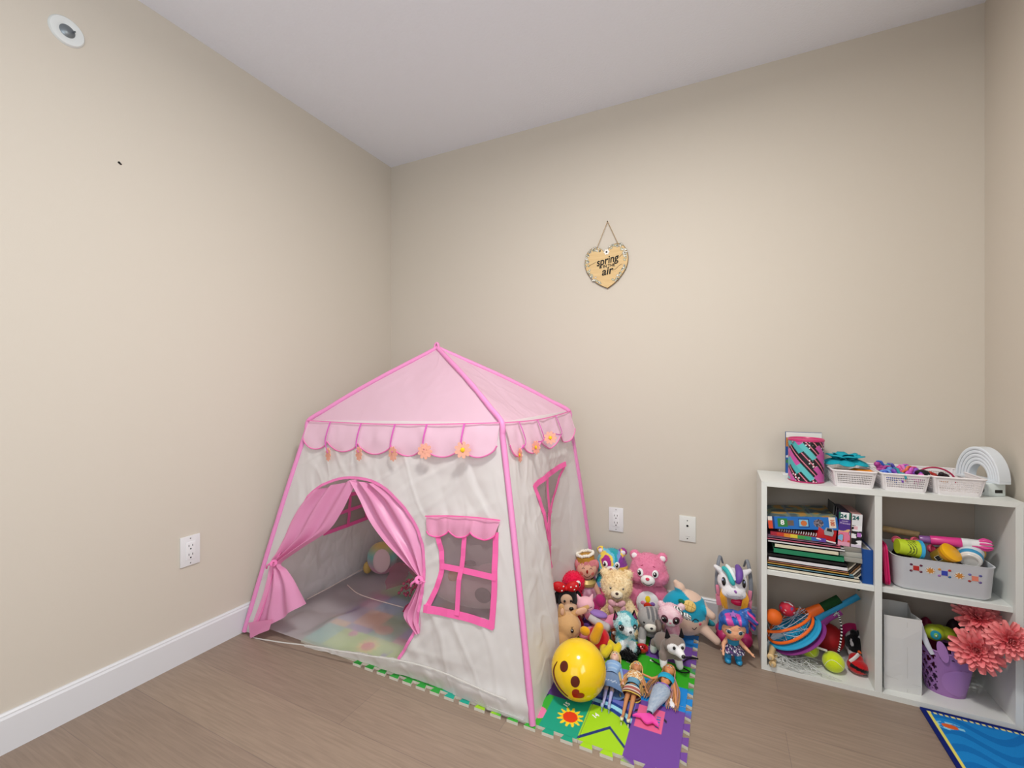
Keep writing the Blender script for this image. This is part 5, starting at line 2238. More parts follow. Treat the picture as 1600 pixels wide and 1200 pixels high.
# ------------------------------------------------------------------ things on top of the shelf
# picture book
t = thing('picture_book', 'thin picture book standing upright behind the round tin', 'book', (2.152, -.075, Zt), R(4))
bm = bmesh.new()
BX(bm, (0, 0, .087), (.122, .012, .170), bev=.001)
o = obj('cover', bm, mat('#3d5d8e', .5), t, smooth=False)
bm = bmesh.new()
GRID(bm, lambda u, v: Vector((-.060 + .12 * u, -.0066, .003 + .168 * v)), 60, 84)
o = obj('cover_art', bm, CARD, t, smooth=False)


def artc(c):
    if c.z > .150:
        return '#e3e3df'
    n = noise.noise(c * 45)
    if c.z > .115:
        return '#c47f3a' if n > 0 else '#8a5a3c'
    if c.z > .07:
        return '#234f9c' if n > -.1 else '#dfe6ea'
    return '#3f8a5c' if n > .1 else '#2d5fb0'


paint(o, artc)
bm = bmesh.new()
BX(bm, (0, -.004, .004), (.150, .045, .008), bev=.002)
obj('stand_base', bm, mat('#e4e4e2', .3), t)

# round tin
t = thing('round_tin', 'tall round tin with pink, teal and black diagonal pattern and magenta rim', 'tin', (2.146, -.178, Zt))
bm = bmesh.new()
r, h_ = .0565, .155
GRID(bm, lambda u, v: Vector((r * math.cos(2 * PI * u), r * math.sin(2 * PI * u), .004 + (h_ - .008) * v)), 240, 110)
bmesh.ops.remove_doubles(bm, verts=bm.verts[:], dist=1e-6)
o = obj('tin_wall', bm, mat('paint', .3, .5), t, angle=80)


def tinc(c):
    a = math.atan2(c.y, c.x) + 2.2
    x, z = a * r, c.z
    k = x * .9 + z * 1.0
    s_ = (x + z * .85) * 42
    i = int(math.floor(s_))
    f = s_ - i
    j = int(math.floor((z - x * .7) * 24 + (i * 37 % 11) * .31))
    pal = ['#15131a', '#49aeb2', '#c4539f', '#15131a', '#49aeb2', '#a83a86', '#15131a', '#5bbcbf', '#c4539f', '#15131a']
    c_ = pal[(i * 3 + (j // 2)) % 10]
    if c_ == '#15131a':
        gx, gz = (x * 90) % 1 - .5, (z * 90) % 1 - .5
        if gx * gx + gz * gz < .05 and (i * 3 + j) % 7 == 0:
            return '#efeff2'
        if abs(f - .5) < .08:
            return '#e9849a'
    return c_


paint(o, tinc)
bm = bmesh.new()
LATHE(bm, [(0, 0), (r, 0), (r + .0015, .001), (r + .0015, .004), (r, .005)], seg=64)
obj('bottom_rim', bm, mat('#b02a64', .3, .5), t)
bm = bmesh.new()
LATHE(bm, [(r, h_ - .005), (r + .0018, h_ - .004), (r + .0018, h_ + .001), (r - .001, h_ + .004), (r - .004, h_ - .001), (0, h_ - .002)], seg=64)
obj('tin_lid', bm, mat('#c2326e', .3, .5), t)
bm = bmesh.new()
EL(bm, (-.046, -.036, h_ - .008), (.004, .004, .005))
obj('hinge', bm, mat('#8d9298', .3, metal=.6), t)


# baskets
BASKM = mat('#e9e5e6', .35, .4)


def basket(label, x0, x1, xb0, xb1):
    """front rim spans x0..x1, foot xb0..xb1; stands at z = Zt"""
    cx = (x0 + x1) / 2
    t = thing('plastic_basket', label, 'basket', (cx, -.140, Zt), 0, 'white woven plastic baskets on the shelf')
    W2, w2 = (x1 - x0) / 2, (xb1 - xb0) / 2
    D2, d2 = .108, .098
    hh = .058

    def corner_loop(wx, wy, z, rc, n=8):
        out = []
        for sx, sy, a0 in ((1, 1, 0), (-1, 1, 90), (-1, -1, 180), (1, -1, 270)):
            for i in range(n + 1):
                a = R(a0 + 90 * i / n)
                out.append(Vector((sx * (wx - rc) + rc * math.cos(a), sy * (wy - rc) + rc * math.sin(a), z)))
        return out
    # woven walls: four grids with little windows
    bm = bmesh.new()
    for side in range(4):
        nu = {0: 70, 1: 97, 2: 70, 3: 97}[side]
        nv = 22

        def fn(u, v, side=side):
            z = .003 + (hh - .006) * v
            wx, wy = w2 + (W2 - w2) * v, d2 + (D2 - d2) * v
            q = (u - .5) * 2
            k = .92
            if side == 0:
                return Vector((q * wx * k, -wy + .006 * max(0, abs(q) - .9) * 10 * .4, z))
            if side == 2:
                return Vector((-q * wx * k, wy - .006 * max(0, abs(q) - .9) * 10 * .4, z))
            if side == 1:
                return Vector((wx - .006 * max(0, abs(q) - .95) * 20 * .3, q * wy * k, z))
            return Vector((-wx + .006 * max(0, abs(q) - .95) * 20 * .3, -q * wy * k, z))

        def keep(i, j, nu=nu):
            return not (i % 3 and j % 3 and 3 < i < nu - 3 and 3 < j < 19)
        GRID(bm, fn, nu, nv, keep=keep)
    for sx in (-1, 1):
        for sy in (-1, 1):
            def fc(u, v, sx=sx, sy=sy):
                z = .003 + (hh - .006) * v
                wx, wy = w2 + (W2 - w2) * v, d2 + (D2 - d2) * v
                a = PI / 2 * u
                rx, ry = wx * .08, wy * .08
                return Vector((sx * (wx - rx + rx * math.cos(a)), sy * (wy - ry + ry * math.sin(a)), z))
            GRID(bm, fc, 6, 22)
    solid(obj('woven_wall', bm, BASKM, t, smooth=False), .0016, 0)
    bm = bmesh.new()
    TUBE(bm, corner_loop(W2 + .001, D2 + .001, hh - .001, .012), .0032, 8, closed=True, flat=1.0)
    obj('rim', bm, BASKM, t)
    bm = bmesh.new()
    lp = corner_loop(w2, d2, 0, .010)
    PRISM(bm, [(p.x, p.y) for p in lp], None, .003)
    obj('base', bm, BASKM, t, smooth=False)
    return t, cx, W2, D2, hh


yb = -.243
b1 = basket('white woven plastic basket holding the teal felt flower, first beside the tin', at(1301, 736, 1, yb).x, at(1370, 739, 1, yb).x, at(1306, 757, 1, yb).x, at(1366, 762, 1, yb).x)
b2 = basket('white woven plastic basket full of small purple and blue toys, the middle one', at(1377, 740, 1, yb).x, at(1453, 744, 1, yb).x, at(1381, 765, 1, yb).x, at(1448, 768, 1, yb).x)
b3 = basket('white woven plastic basket with a pink headband, next to the rainbow lamp', at(1458, 745, 1, yb).x, at(1541, 749, 1, yb).x, at(1462, 770, 1, yb).x, at(1534, 776, 1, yb).x)

# teal felt flower
cx = b1[1]
t = thing('felt_flower', 'large teal felt flower lying in the first white basket', 'felt flower', (cx - .005, -.135, Zt + .048), R(10))
rnd = random.Random(4)
bm = bmesh.new()
for ring, (n, el, L_, w_) in enumerate(((7, 24, .062, .058), (6, 52, .058, .054), (4, 74, .046, .046))):
    for k in range(n):
        a = 2 * PI * (k + ring * .5) / n
        Mk = Matrix.Rotation(a, 4, 'Z') @ Matrix.Rotation(R(-el), 4, 'Y')

        def fp(u, v, L_=L_, w_=w_, Mk=Mk):
            x = .008 + L_ * v
            ww = w_ * math.sin(PI * (.12 + .76 * v)) ** .7
            q = (u - .5)
            curl = .020 * v * v
            return Mk @ Vector((x, q * ww, .016 * math.cos(q * PI) * math.sin(PI * v) - curl * 1.2 + .006 * q * q)) + Vector((0, 0, .012))
        GRID(bm, fp, 8, 8)
solid(obj('petals', bm, mat('#1fa3b6', .8, .15), t, angle=180), .0016, 0)
bm = bmesh.new()
EL(bm, (0, 0, .040), (.010, .010, .008))
obj('center', bm, mat('#177f90', .8), t)
bm = bmesh.new()
PRISM(bm, [(-.045, -.028), (.048, -.036), (.054, .010), (.006, .032)], TRS((cx + .012, -.190, Zt + .050), (R(8), R(-3), 0)), .0015)
tag(obj('orange_paper', bm, mat('#f0922a', .8), smooth=False), 'sheet of orange craft paper lying under the teal felt flower in the first basket', 'craft paper')
bm = bmesh.new()
for k in range(6):
    EL(bm, (cx - .030 + k * .004, -.205 + (k % 2) * .006, Zt + .040 + (k % 3) * .003), .006, u=8, v=6)
tag(obj('bead_cluster', bm, mat('#7a5630', .5)), 'cluster of small brown beads in the first basket under the felt flower', 'beads', kind=None)

# small toys heaped in the middle basket
rnd = random.Random(9)
cols = ['#3f5fc0', '#7b4bb0', '#c95bc0', '#e07fc2', '#5f8fd8', '#2f8f9a', '#d0663a', '#8a4ac0', '#b04090', '#4a3fa0', '#6fa5e0', '#df5a9a']
cname = ['blue', 'purple', 'orchid pink', 'light pink', 'sky blue', 'teal', 'orange brown', 'violet', 'magenta', 'indigo', 'pale blue', 'rose pink']
cx, W2 = b2[1], b2[2]
spots = [(-.040, -.085), (-.014, -.088), (.016, -.082), (.044, -.080), (-.044, -.040), (-.014, -.030), (.018, -.036), (.046, -.030), (-.036, .020), (0, .030), (.036, .022), (.012, -.060)]
where = ['front left corner', 'front, left of centre', 'front, right of centre', 'front right corner', 'left side', 'middle, left', 'middle, right', 'right side', 'back left', 'back middle', 'back right', 'on top at the centre']
for k, (dx, dy) in enumerate(spots):
    t = thing('pony_toy', '%s toy figure heaped in the middle white basket, %s' % (cname[k], where[k]), 'toy figure', (cx + dx * .85, -.140 + dy, Zt + .030 + (.016 if k == 11 else .008 * (k % 3))), rnd.uniform(0, 6), 'small toys in the middle basket')
    m_ = mat(cols[k], .35, .4)
    blob('body', [('e', (0, 0, .012), (.017, .010, .011)), ('e', (.014, 0, .024), (.010, .009, .010)), ('c', (-.010, .004, .008), (-.016, .006, -.006), .0045, .0035), ('c', (.008, -.004, .008), (.012, -.008, -.006), .0045, .0035)], t, .002, 3, cols[k], mat('paint', .35, .4))
    bm = bmesh.new()
    TUBE(bm, smoothpath([(.016, 0, .034), (.004, .002, .034), (-.004, .004, .022), (-.020, .004, .020), (-.026, .006, .006)], 4), [.003] * 4 + [.0045] * 8 + [.003] * 5, 8)
    obj('mane', bm, mat(cols[(k + 4) % 12], .4, .4), t)
# dark round item and headband in the right basket
bm = bmesh.new()
EL(bm, (0, 0, 0), (.020, .016, .012))
o = tag(obj('dark_ball', bm, mat('#15141a', .3)), 'black oval toy at the front right of the middle basket', 'toy figure')
o.location = (cx + .052, -.218, Zt + .062)
cx = b3[1]
bm = bmesh.new()
TUBE(bm, [Vector((cx - .028 + .050 * math.cos(a), -.150 - .04 * (math.cos(a)) * .3, Zt + .026 + .048 * math.sin(a))) for a in [PI * i / 24 for i in range(25)]], .0028, 8)
tag(obj('headband', bm, mat('#b02a52', .4)), 'dark pink curved headband standing in the right white basket', 'headband')
for k, (dx, col, lab) in enumerate(((-.040, '#b4352f', 'red haired round toy figure under the headband in the right basket'), (-.010, '#2a2024', 'dark haired round toy figure under the headband in the right basket'))):
    t = thing('toy_figure', lab, 'toy figure', (cx + dx, -.165, Zt + .020), R(10))
    bm = bmesh.new()
    EL(bm, (0, 0, .018), (.014, .012, .014))
    obj('face', bm, mat('#e8c3a6', .5), t)
    bm = bmesh.new()
    EL(bm, (0, .004, .024), (.017, .013, .015))
    EL(bm, (-.008, -.002, .036), (.008, .008, .007))
    obj('hair', bm, mat(col, .5), t)

# rainbow lamp
t = thing('rainbow_lamp', 'white rainbow arch lamp with a small black display on its base', 'lamp', (2.643, -.142, Zt), R(-68))
WL = mat('#dfe6ec', .3, .45)
for k in range(5):
    r0, r1 = .074 - k * .0086, .074 - k * .0086 - .0078
    dp = .017 - k * .0012
    bm = bmesh.new()
    n = 40
    sec = [(r0, -dp), (r0 - .002, -dp - .0015), (r1 + .002, -dp - .0015), (r1, -dp), (r1, dp), (r0, dp)]
    rings = []
    for i in range(n + 1):
        a = PI * i / n
        rings.append([bm.verts.new((math.cos(a) * p[0], p[1], .050 + math.sin(a) * p[0] * 1.38)) for p in sec])
    for i in range(n):
        for j in range(len(sec)):
            j2 = (j + 1) % len(sec)
            bm.faces.new((rings[i][j], rings[i][j2], rings[i + 1][j2], rings[i + 1][j]))
    bm.faces.new(rings[0][::-1])
    bm.faces.new(rings[-1])
    bmesh.ops.recalc_face_normals(bm, faces=bm.faces[:])
    obj('arch_band', bm, WL, t, angle=35)
BX_ = bmesh.new()
BX(BX_, (0, 0, .0455), (.148, .036, .009), bev=.002)
obj('arch_foot', BX_, WL, t)
bm = bmesh.new()
BX(bm, (.030, -.008, .0205), (.056, .052, .041), bev=.004)
obj('lamp_base', bm, mat('#dde6e4', .3, .45), t)
Ms = Matrix.Rotation(R(48), 4, 'Z')
bm = bmesh.new()
BX(bm, (.0584, -.004, .016), (.0012, .022, .010))
obj('display', bm, mat('#0b0c0d', .15, .6), t)
bm = bmesh.new()
EL(bm, (.032, -.0345, .018), (.013, .002, .013))
obj('speaker_dial', bm, mat('#6a6d70', .4, metal=.5), t)
# ------------------------------------------------------------------ upper left cubby: books and puzzles
def lying_book(label, x0, x1, z, th, cover, pages='#e4e0d4', y0=-.250, dep=.185, yaw=0.0, pitch=0.0, kind='book', cat='book', art=None):
    cx = (x0 + x1) / 2
    t = thing(kind, label, cat, (cx, y0 + dep / 2, z), rot=(0, pitch, yaw), group='books lying flat in the upper left cubby')
    w_ = x1 - x0
    ct = min(.0022, th * .28)
    bm = bmesh.new()
    BX(bm, (0, 0, ct / 2), (w_, dep, ct))
    BX(bm, (0, 0, th - ct / 2), (w_, dep, ct))
    BX(bm, (0, -dep / 2 + ct / 2, th / 2), (w_, ct, th))
    bmesh.ops.remove_doubles(bm, verts=bm.verts[:], dist=1e-7)
    c = obj('cover', bm, mat(cover, .4, .4), t, smooth=False)
    bm = bmesh.new()
    BX(bm, (0, .002, th / 2), (w_ - .005, dep - .006, th - 2 * ct - .0002))
    obj('pages', bm, mat(pages, .8, .1, bump=.3, bscale=900), t, smooth=False)
    return t


z = .3722
stack = [('wide cream board book, lowest of the stack in the upper left cubby', 2.015, 2.292, .011, '#ddd6c2'), ('thin blue grey book second from the bottom of the stack', 2.016, 2.276, .006, '#6f98a6'),
         ('thin mustard book under the white paperback', 2.015, 2.262, .007, '#c49a4a'), ('thin salmon coloured book just below the white paperback', 2.018, 2.258, .004, '#cf8a72'), ('white paperback with a plain spine lying under the black book', 2.020, 2.258, .013, '#dedde0'),
         ('black hardcover lying under the green book', 2.015, 2.256, .012, '#141416'), ('green hardcover lying in the middle of the stack', 2.036, 2.248, .018, '#1f7f58'), ('cream paperback lying on the green hardcover', 2.040, 2.232, .014, '#d9d3b8'),
         ('white and black thin book above the cream paperback', 2.018, 2.250, .008, '#d5d5d6'), ('pink magazine near the top of the stack', 2.015, 2.238, .007, '#b9586f'), ('dusty purple magazine on the pink magazine', 2.016, 2.225, .005, '#8d6d86')]
for lab, x0, x1, th, c in stack:
    th *= 1.15
    t = lying_book(lab, x0, x1, z, th, c, y0=-.250, dep=.18)
    z += th + .0004
# rainbow book
t = thing('rainbow_book', 'thick book with rainbow coloured page edges lying on the magazines', 'book', (2.115, -.165, z), R(-3))
bm = bmesh.new()
GRID(bm, lambda u, v: Vector((-.085 + .17 * u, -.0802, .001 + .013 * v)), 85, 6)
BX(bm, (0, 0, .0075), (.17, .16, .0145), mi=1)
o = obj('pages', bm, [CARD, mat('#8a2b3c', .6)], t, smooth=False)
paint(o, lambda c: ['#a8283a', '#c23a2a', '#d98a2a', '#d9c53a', '#3f9a4a', '#2f9a6a', '#2f6ab0', '#5a3fa0'][min(7, max(0, int((c.x + .085) / .0213)))])
z2 = z + .0150
t = thing('spiral_notebook', 'white spiral bound notebook lying on the rainbow book', 'notebook', (2.125, -.160, z2), R(-4))
bm = bmesh.new()
BX(bm, (0, .004, .004), (.140, .150, .007))
obj('pages', bm, mat('#7c4a3c', .6), t, smooth=False)
bm = bmesh.new()
for k in range(18):
    cxx = -.064 + k * .0075
    TUBE(bm, [Vector((cxx + .001 * math.sin(a), -.074 + .0055 * math.cos(a), .0055 + .0055 * math.sin(a))) for a in [2 * PI * i / 12 for i in range(12)]], .0012, 5, closed=True)
tag(obj('spiral_binding', bm, mat('#dcdce2', .3), t), kind='stuff')
z3 = z2 + .0120
# blue puzzle box
t = thing('puzzle_box', 'flat blue puzzle box with orange end tilted on top of the book stack', 'puzzle box', (2.020, -.248, z3 - .001), rot=(0, R(-5.5), R(2)))
BW, BD, BH = .215, .165, .046
bm = bmesh.new()
BX(bm, (BW / 2, BD / 2, BH / 2), (BW, BD, BH), bev=.0008, seg=1)
obj('box', bm, mat('#1a5fa8', .4, .4), t, smooth=False)
bm = bmesh.new()
GRID(bm, lambda u, v: Vector((BW * u, -.0003, BH * v)), 130, 28)
GRID(bm, lambda u, v: Vector((BW * u, BD * v, BH + .0003)), 90, 60)
o = obj('printed_panels', bm, CARD, t, smooth=False)


def pz(c):
    x, z_ = c.x, c.z
    if z_ > BH:
        n = noise.noise(Vector((c.x * 30, c.y * 30, 1)))
        if abs((c.x % .072) - .036) > .033:
            return '#6f7f8a'
        return '#b58a4a' if n > .18 else ('#7c8a72' if n > -.1 else '#54646a')
    if x < .014:
        return '#d9502a' if z_ < .03 else '#e8e2da'
    if x < .020:
        return '#123a72'
    if .030 < x < .062 and .008 < z_ < .038:
        d = math.hypot(x - .046, (z_ - .023))
        return '#2f7f3f'
    if .062 <= x < .082 and abs(z_ - .022) < .010:
        return '#6a5a50'
    if .096 < x < .130 and .007 < z_ < .039:
        if not (.099 < x < .127 and .010 < z_ < .036):
            return '#0f3a7a'
        return '#c8703a' if math.hypot(x - .113, z_ - .022) < .010 else '#7fc0dd'
    if math.hypot(x - .158, z_ - .023) < .015:
        return '#8a7f88' if noise.noise(c * 180) > 0 else '#4a4450'
    if x > .186 and abs(x - .199) < .010 and .008 < z_ < .045:
        return '#e6d9c6'
    return '#1f6dbd'


paint(o, pz)
text('puzzle_number', '8', Matrix.Translation((.046, -.0008, .023)) @ HM, .024, WHITEP, t, bold=.0008)
text('puzzle_number', '100', Matrix.Translation((.199, -.0008, .027)) @ HM @ Matrix.Rotation(R(-90), 4, 'Z'), .016, mat('#c4552a', .6), t, bold=.0004)
# red car book leaning right of the stack
t = thing('board_book', 'red board book with a silver car badge leaning under the blue puzzle box', 'book', (2.196, -.247, z + .004), rot=(R(-8), R(10), R(6)))
bm = bmesh.new()
BX(bm, (0, .05, .026), (.056, .10, .046), bev=.002)
obj('cover', bm, mat('#b5141c', .35, .4), t)
bm = bmesh.new()
BX(bm, (0, .05, .0025), (.060, .101, .005), bev=.001)
obj('white_edge', bm, mat('#dedcdc', .6), t)
bm = bmesh.new()
PRISM(bm, [(-.012, .018), (.012, .018), (.015, .030), (.010, .045), (-.010, .045), (-.015, .030)], HM @ Matrix.Translation((.004, .004, .0005)), .003, bev=.0008)
cb = obj('car_badge', bm, mat('#a9b0b6', .25, .6, metal=.5), t)
bm = bmesh.new()
PRISM(bm, [(-.008, .033), (.008, .033), (.007, .043), (-.007, .043)], HM @ Matrix.Translation((.004, .004, .0036)), .0006)
obj('windscreen', bm, mat('#23272c', .2), cb)

# clear plastic packs and cards
zs = .3722
t = thing('card_stack', 'stack of cards and clear plastic packs lying at the right of the upper left cubby', 'cards', (2.277, -.165, zs))
cc = ['#8d8a80', '#6c6a62', '#a5a296', '#5b5a52', '#8f7a5c']
tops = at(1318, 853, 1, -.235).z
hs = tops - zs
for k in range(6):
    bm = bmesh.new()
    th = .0035
    BX(bm, (-.012 + k * .0085, 0, .034), (th, .13, .066), (0, R(38), 0))
    obj('card', bm, mat(['#cfc6b2', '#3a2f28', '#8f6a48', '#d8d0be', '#4a4640', '#b8b2a2'][k], .4, .4), t, smooth=False)
for k in range(3):
    bm = bmesh.new()
    BX(bm, (-.004 + .004 * k, -.008 + .003 * k, .066 + (hs - .066) * (k + .5) / 3), (.085 - .006 * k, .14, (hs - .068) / 3), (0, 0, R(4 * k - 4)), bev=.002)
    obj('clear_pack', bm, mat(['#9a9a92', '#a9aaa2', '#8a8880'][k], .2, .6), t)
# two upright jigsaw boxes
for k, (xa, xb, lab) in enumerate(((1308.5, 1328, 'upright purple jigsaw box marked 24, left of the two'), (1329, 1346, 'upright black and white jigsaw box marked 24 beside the purple one'))):
    A, B = at(xa, 850, 1, -.236), at(xb, 850, 1, -.236)
    ht_ = .118 if k == 0 else .116
    t = thing('puzzle_box', lab, 'puzzle box', ((A.x + B.x) / 2, -.236, tops + .001), rot=(0, R(2), R(3)))
    wd = B.x - A.x - .001
    bm = bmesh.new()
    BX(bm, (0, .065, ht_ / 2), (wd, .13, ht_), bev=.0008, seg=1)
    obj('box', bm, mat('#2b2140' if k == 0 else '#b88a86', .4, .4), t, smooth=False)
    bm = bmesh.new()
    GRID(bm, lambda u, v: Vector((-wd / 2 + wd * u, -.0003, ht_ * v)), 30, 80)
    o = obj('printed_front', bm, CARD, t, smooth=False)

    def pf(c, k=k, wd=wd, ht_=ht_):
        x, z_ = c.x / wd + .5, c.z / ht_
        if k == 0:
            if z_ > .80:
                return '#e6e8ea' if .15 < x < .85 else '#1d6a52'
            if z_ < .12:
                return '#dfa0b8'
            n = noise.noise(c * 55 + Vector((3, 0, 0)))
            if z_ < .42:
                return '#e07a9a' if n > -.05 else ('#c8482e' if n > -.25 else '#7fb6dc')
            if z_ < .55 and n > .1:
                return '#e6b87f'
            return '#4a2d86'
        if z_ > .66:
            return '#dfe0e2'
        n = noise.noise(Vector((c.x * 20, 0, c.z * 90)))
        if z_ < .08:
            return '#d9cfe0'
        if abs(x - .75) < .2 and abs(z_ - .38) < .06:
            return '#b56fc0'
        if abs(x - .4) < .2 and abs(z_ - .58) < .05:
            return '#e3b4bc'
        return '#141316' if n > 0 else '#e9e9ec'
    paint(o, pf)
    text('piece_count', '24', Matrix.Translation((-.004, -.0008, ht_ * .88)) @ HM, .019, mat('#155a5a', .6), t, bold=.0006)
    if k == 0:
        text('brand_lettering', 'DISNEY', Matrix.Translation((.001, -.0008, ht_ * .735)) @ HM, .0055, mat('#d8c9e6', .6), t)
        text('brand_lettering', 'Princess', Matrix.Translation((.001, -.0008, ht_ * .675)) @ HM, .0105, mat('#cdb7e0', .6), t, shear=.2, sx=.9)
# dark folder edges left of the purple box
A = at(1299, 850, 1, -.215)
t = thing('folder', 'black and grey folder leaning left of the purple jigsaw box', 'folder', (A.x + .004, -.216, z + .012), rot=(0, R(6), 0))
bm = bmesh.new()
for k in range(3):
    BX(bm, (k * .005 - .004, .05, .060 - .003 * k), (.0018, .10, .115 - .004 * k), (0, R(-4 + 3 * k), 0))
obj('folder_leaves', bm, mat('#4a4c4e', .5), t, smooth=False)
# blue hardback at the right
A, B = at(1347.5, 900, 1, -.246), at(1365.5, 900, 1, -.246)
t = thing('hardback_book', 'blue hardback book standing against the shelf divider', 'book', ((A.x + B.x) / 2 - .001, -.246, .3722), rot=(0, 0, R(1)))
wd = B.x - A.x - .002
hb_ = .118
bm = bmesh.new()
BX(bm, (0, .0015, hb_ / 2), (wd, .003, hb_), bev=.001, seg=1)
BX(bm, (wd / 2 - .0012, .075, hb_ / 2), (.0024, .15, hb_))
BX(bm, (-wd / 2 + .0012, .075, hb_ / 2), (.0024, .15, hb_))
bmesh.ops.remove_doubles(bm, verts=bm.verts[:], dist=1e-7)
obj('cover', bm, mat('#124a94', .4, .4), t, smooth=False)
bm = bmesh.new()
BX(bm, (0, .075, hb_ / 2), (wd - .005, .142, hb_ - .006))
obj('pages', bm, mat('#d9dde6', .8), t, smooth=False)

# ------------------------------------------------------------------ lower left cubby: bats and balls
Z0 = .0182


def ball(name, label, px, py, z_, r, col, m=None, squash=1.0, fn=None):
    p = at(px, py, 2, z_)
    t = thing(name, label, 'ball', (p.x, p.y, z_ - r * squash))
    bm = bmesh.new()
    EL(bm, (0, 0, r * squash), (r, r, r * squash), u=40, v=24)
    o = obj('ball_surface', bm, m or mat(col, .4, .4), t)
    if fn:
        paint(o, fn)
    return t, r


def seam(t, r, col='#e8efc8'):
    bm = bmesh.new()
    P = []
    for i in range(60):
        a = 2 * PI * i / 60
        v = Vector((math.cos(a) + .0, math.sin(a) * .62, .62 * math.sin(2 * a) * .9)).normalized() * (r + .0001)
        P.append(v + Vector((0, 0, r)))
    TUBE(bm, P, .0010, 5, closed=True)
    obj('seam', bm, mat(col, .8), t)


TEN = mat('#cde01e', .95, .1, sheen=.4, bump=.6, bscale=500)
t, r = ball('tennis_ball', 'bright yellow green tennis ball in front, on the white strings', 1302, 1034, Z0 + .034, .034, '', TEN)
seam(t, r)
t.rotation_euler = (R(20), R(30), 0)
t.location.z = Z0 + .034 - .034
t.rotation_euler = (0, 0, R(40))
t, r = ball('tennis_ball', 'yellow green tennis ball behind, half under the purple bat', 1264, 1013, Z0 + .045, .031, '', mat('#b9cf2a', .95, .1, sheen=.4, bump=.6, bscale=500))
seam(t, r, '#dfe6a8')
ball('rubber_ball', 'dull red ball in the lower left cubby behind the tennis balls', 1294, 996, Z0 + .056, .052, '#a0181c', mat('#a5181e', .6, .3))
ball('rubber_ball', 'hot pink ball at the back of the lower left cubby', 1331, 988, Z0 + .066, .050, '#c21f66', mat('#c02066', .6, .3))
ball('orange_ball', 'plain orange ball at the left side of the lower left cubby', 1209, 964, .190, .028, '#e0661c', mat('#dd651d', .55, .3))
t, r = ball('face_ball', 'small pinkish red ball with white and blue spots lying on the orange bat', 1230, 951, .205, .027, '', mat('paint', .5, .3), fn=lambda c: '#e8e6ea' if noise.noise(c * 70 + Vector((2, 1, 7))) > .38 else ('#3a5f9a' if noise.noise(c * 60 + Vector((9, 4, 1))) > .36 else '#c4283e'))
# support post: racket bundle
d_ = (at(1335, 927, 1, -.10) - at(1225, 985, 1, -.165)).normalized()
n_ = Vector((-.50, -.27, .82))
n_ = (n_ - d_ * n_.dot(d_)).normalized()
y_ = n_.cross(d_)


def fr_at(o):
    M_ = Matrix((d_, y_, n_)).transposed().to_4x4()
    M_.translation = o
    return M_


HC = at(1240, 985, 1, -.165)


def bat(name, label, M_, A, B, th, face, hand_col, grip, holes, hl=.15, fnc=None):
    t = thing(name, label, 'bat', M_.translation)
    t.rotation_euler = M_.to_euler()
    bm = bmesh.new()
    nn = 44

    def ok(i, j, n_=64):
        if not holes:
            return True
        return not (i % 4 in (1, 2) and j % 4 in (1, 2) and math.hypot((i / n_ - .5) * 2, (j / n_ - .5) * 2) < .80)
    NG = 64
    vs = {}

    def P(i, j):
        if (i, j) not in vs:
            u, v = (i / NG - .5) * 2, (j / NG - .5) * 2
            # square to disc
            x = u * math.sqrt(max(0, 1 - v * v / 2)) * A
            y = v * math.sqrt(max(0, 1 - u * u / 2)) * B
            vs[(i, j)] = bm.verts.new((x, y, 0))
        return vs[(i, j)]
    for i in range(NG):
        for j in range(NG):
            if ok(i, j):
                bm.faces.new((P(i, j), P(i + 1, j), P(i + 1, j + 1), P(i, j + 1)))
    bmesh.ops.delete(bm, geom=[v for v in bm.verts if not v.link_faces], context='VERTS')
    f = solid(obj('bat_face', bm, mat('paint', .4, .4), t, smooth=False), th, 0)
    paint(f, fnc or (lambda c: face))
    bm = bmesh.new()
    TUBE(bm, [Vector((A * math.cos(a), B * math.sin(a), 0)) for a in [2 * PI * i / 60 for i in range(60)]], .0055, 8, closed=True, flat=1.3)
    obj('bat_rim', bm, mat(face if isinstance(face, str) else '#2aa2cf', .4, .4), t)
    bm = bmesh.new()
    TUBE(bm, [(A - .004, 0, 0), (A + .03, 0, 0), (A + .05, 0, 0), (A + hl, 0, 0)], [.020, .012, .011, .012], 12, flat=.7)
    obj('handle', bm, mat(hand_col, .5, .3), t)
    if grip:
        bm = bmesh.new()
        TUBE(bm, [(A + .045, 0, 0), (A + .10, 0, 0)], .0145, 12, flat=.8)
        obj('grip', bm, mat(grip, .8, .2), t)
    return t


bat('beach_bat', 'purple dotted round bat, lowest of the leaning bats', fr_at(HC - n_ * .022 + d_ * .004), .098, .080, .004, '#8a3584', '#8a3584', None, False, hl=.08, fnc=lambda c: '#b564a8' if ((c.x * 190) % 1 < .35 and (c.y * 190) % 1 < .35) else '#8a3584')
bat('beach_bat', 'light blue bat with round holes and a long blue handle, middle of the leaning bats', fr_at(HC), .095, .078, .006, '#2ba3d2', '#2a93c4', None, True, hl=.17)
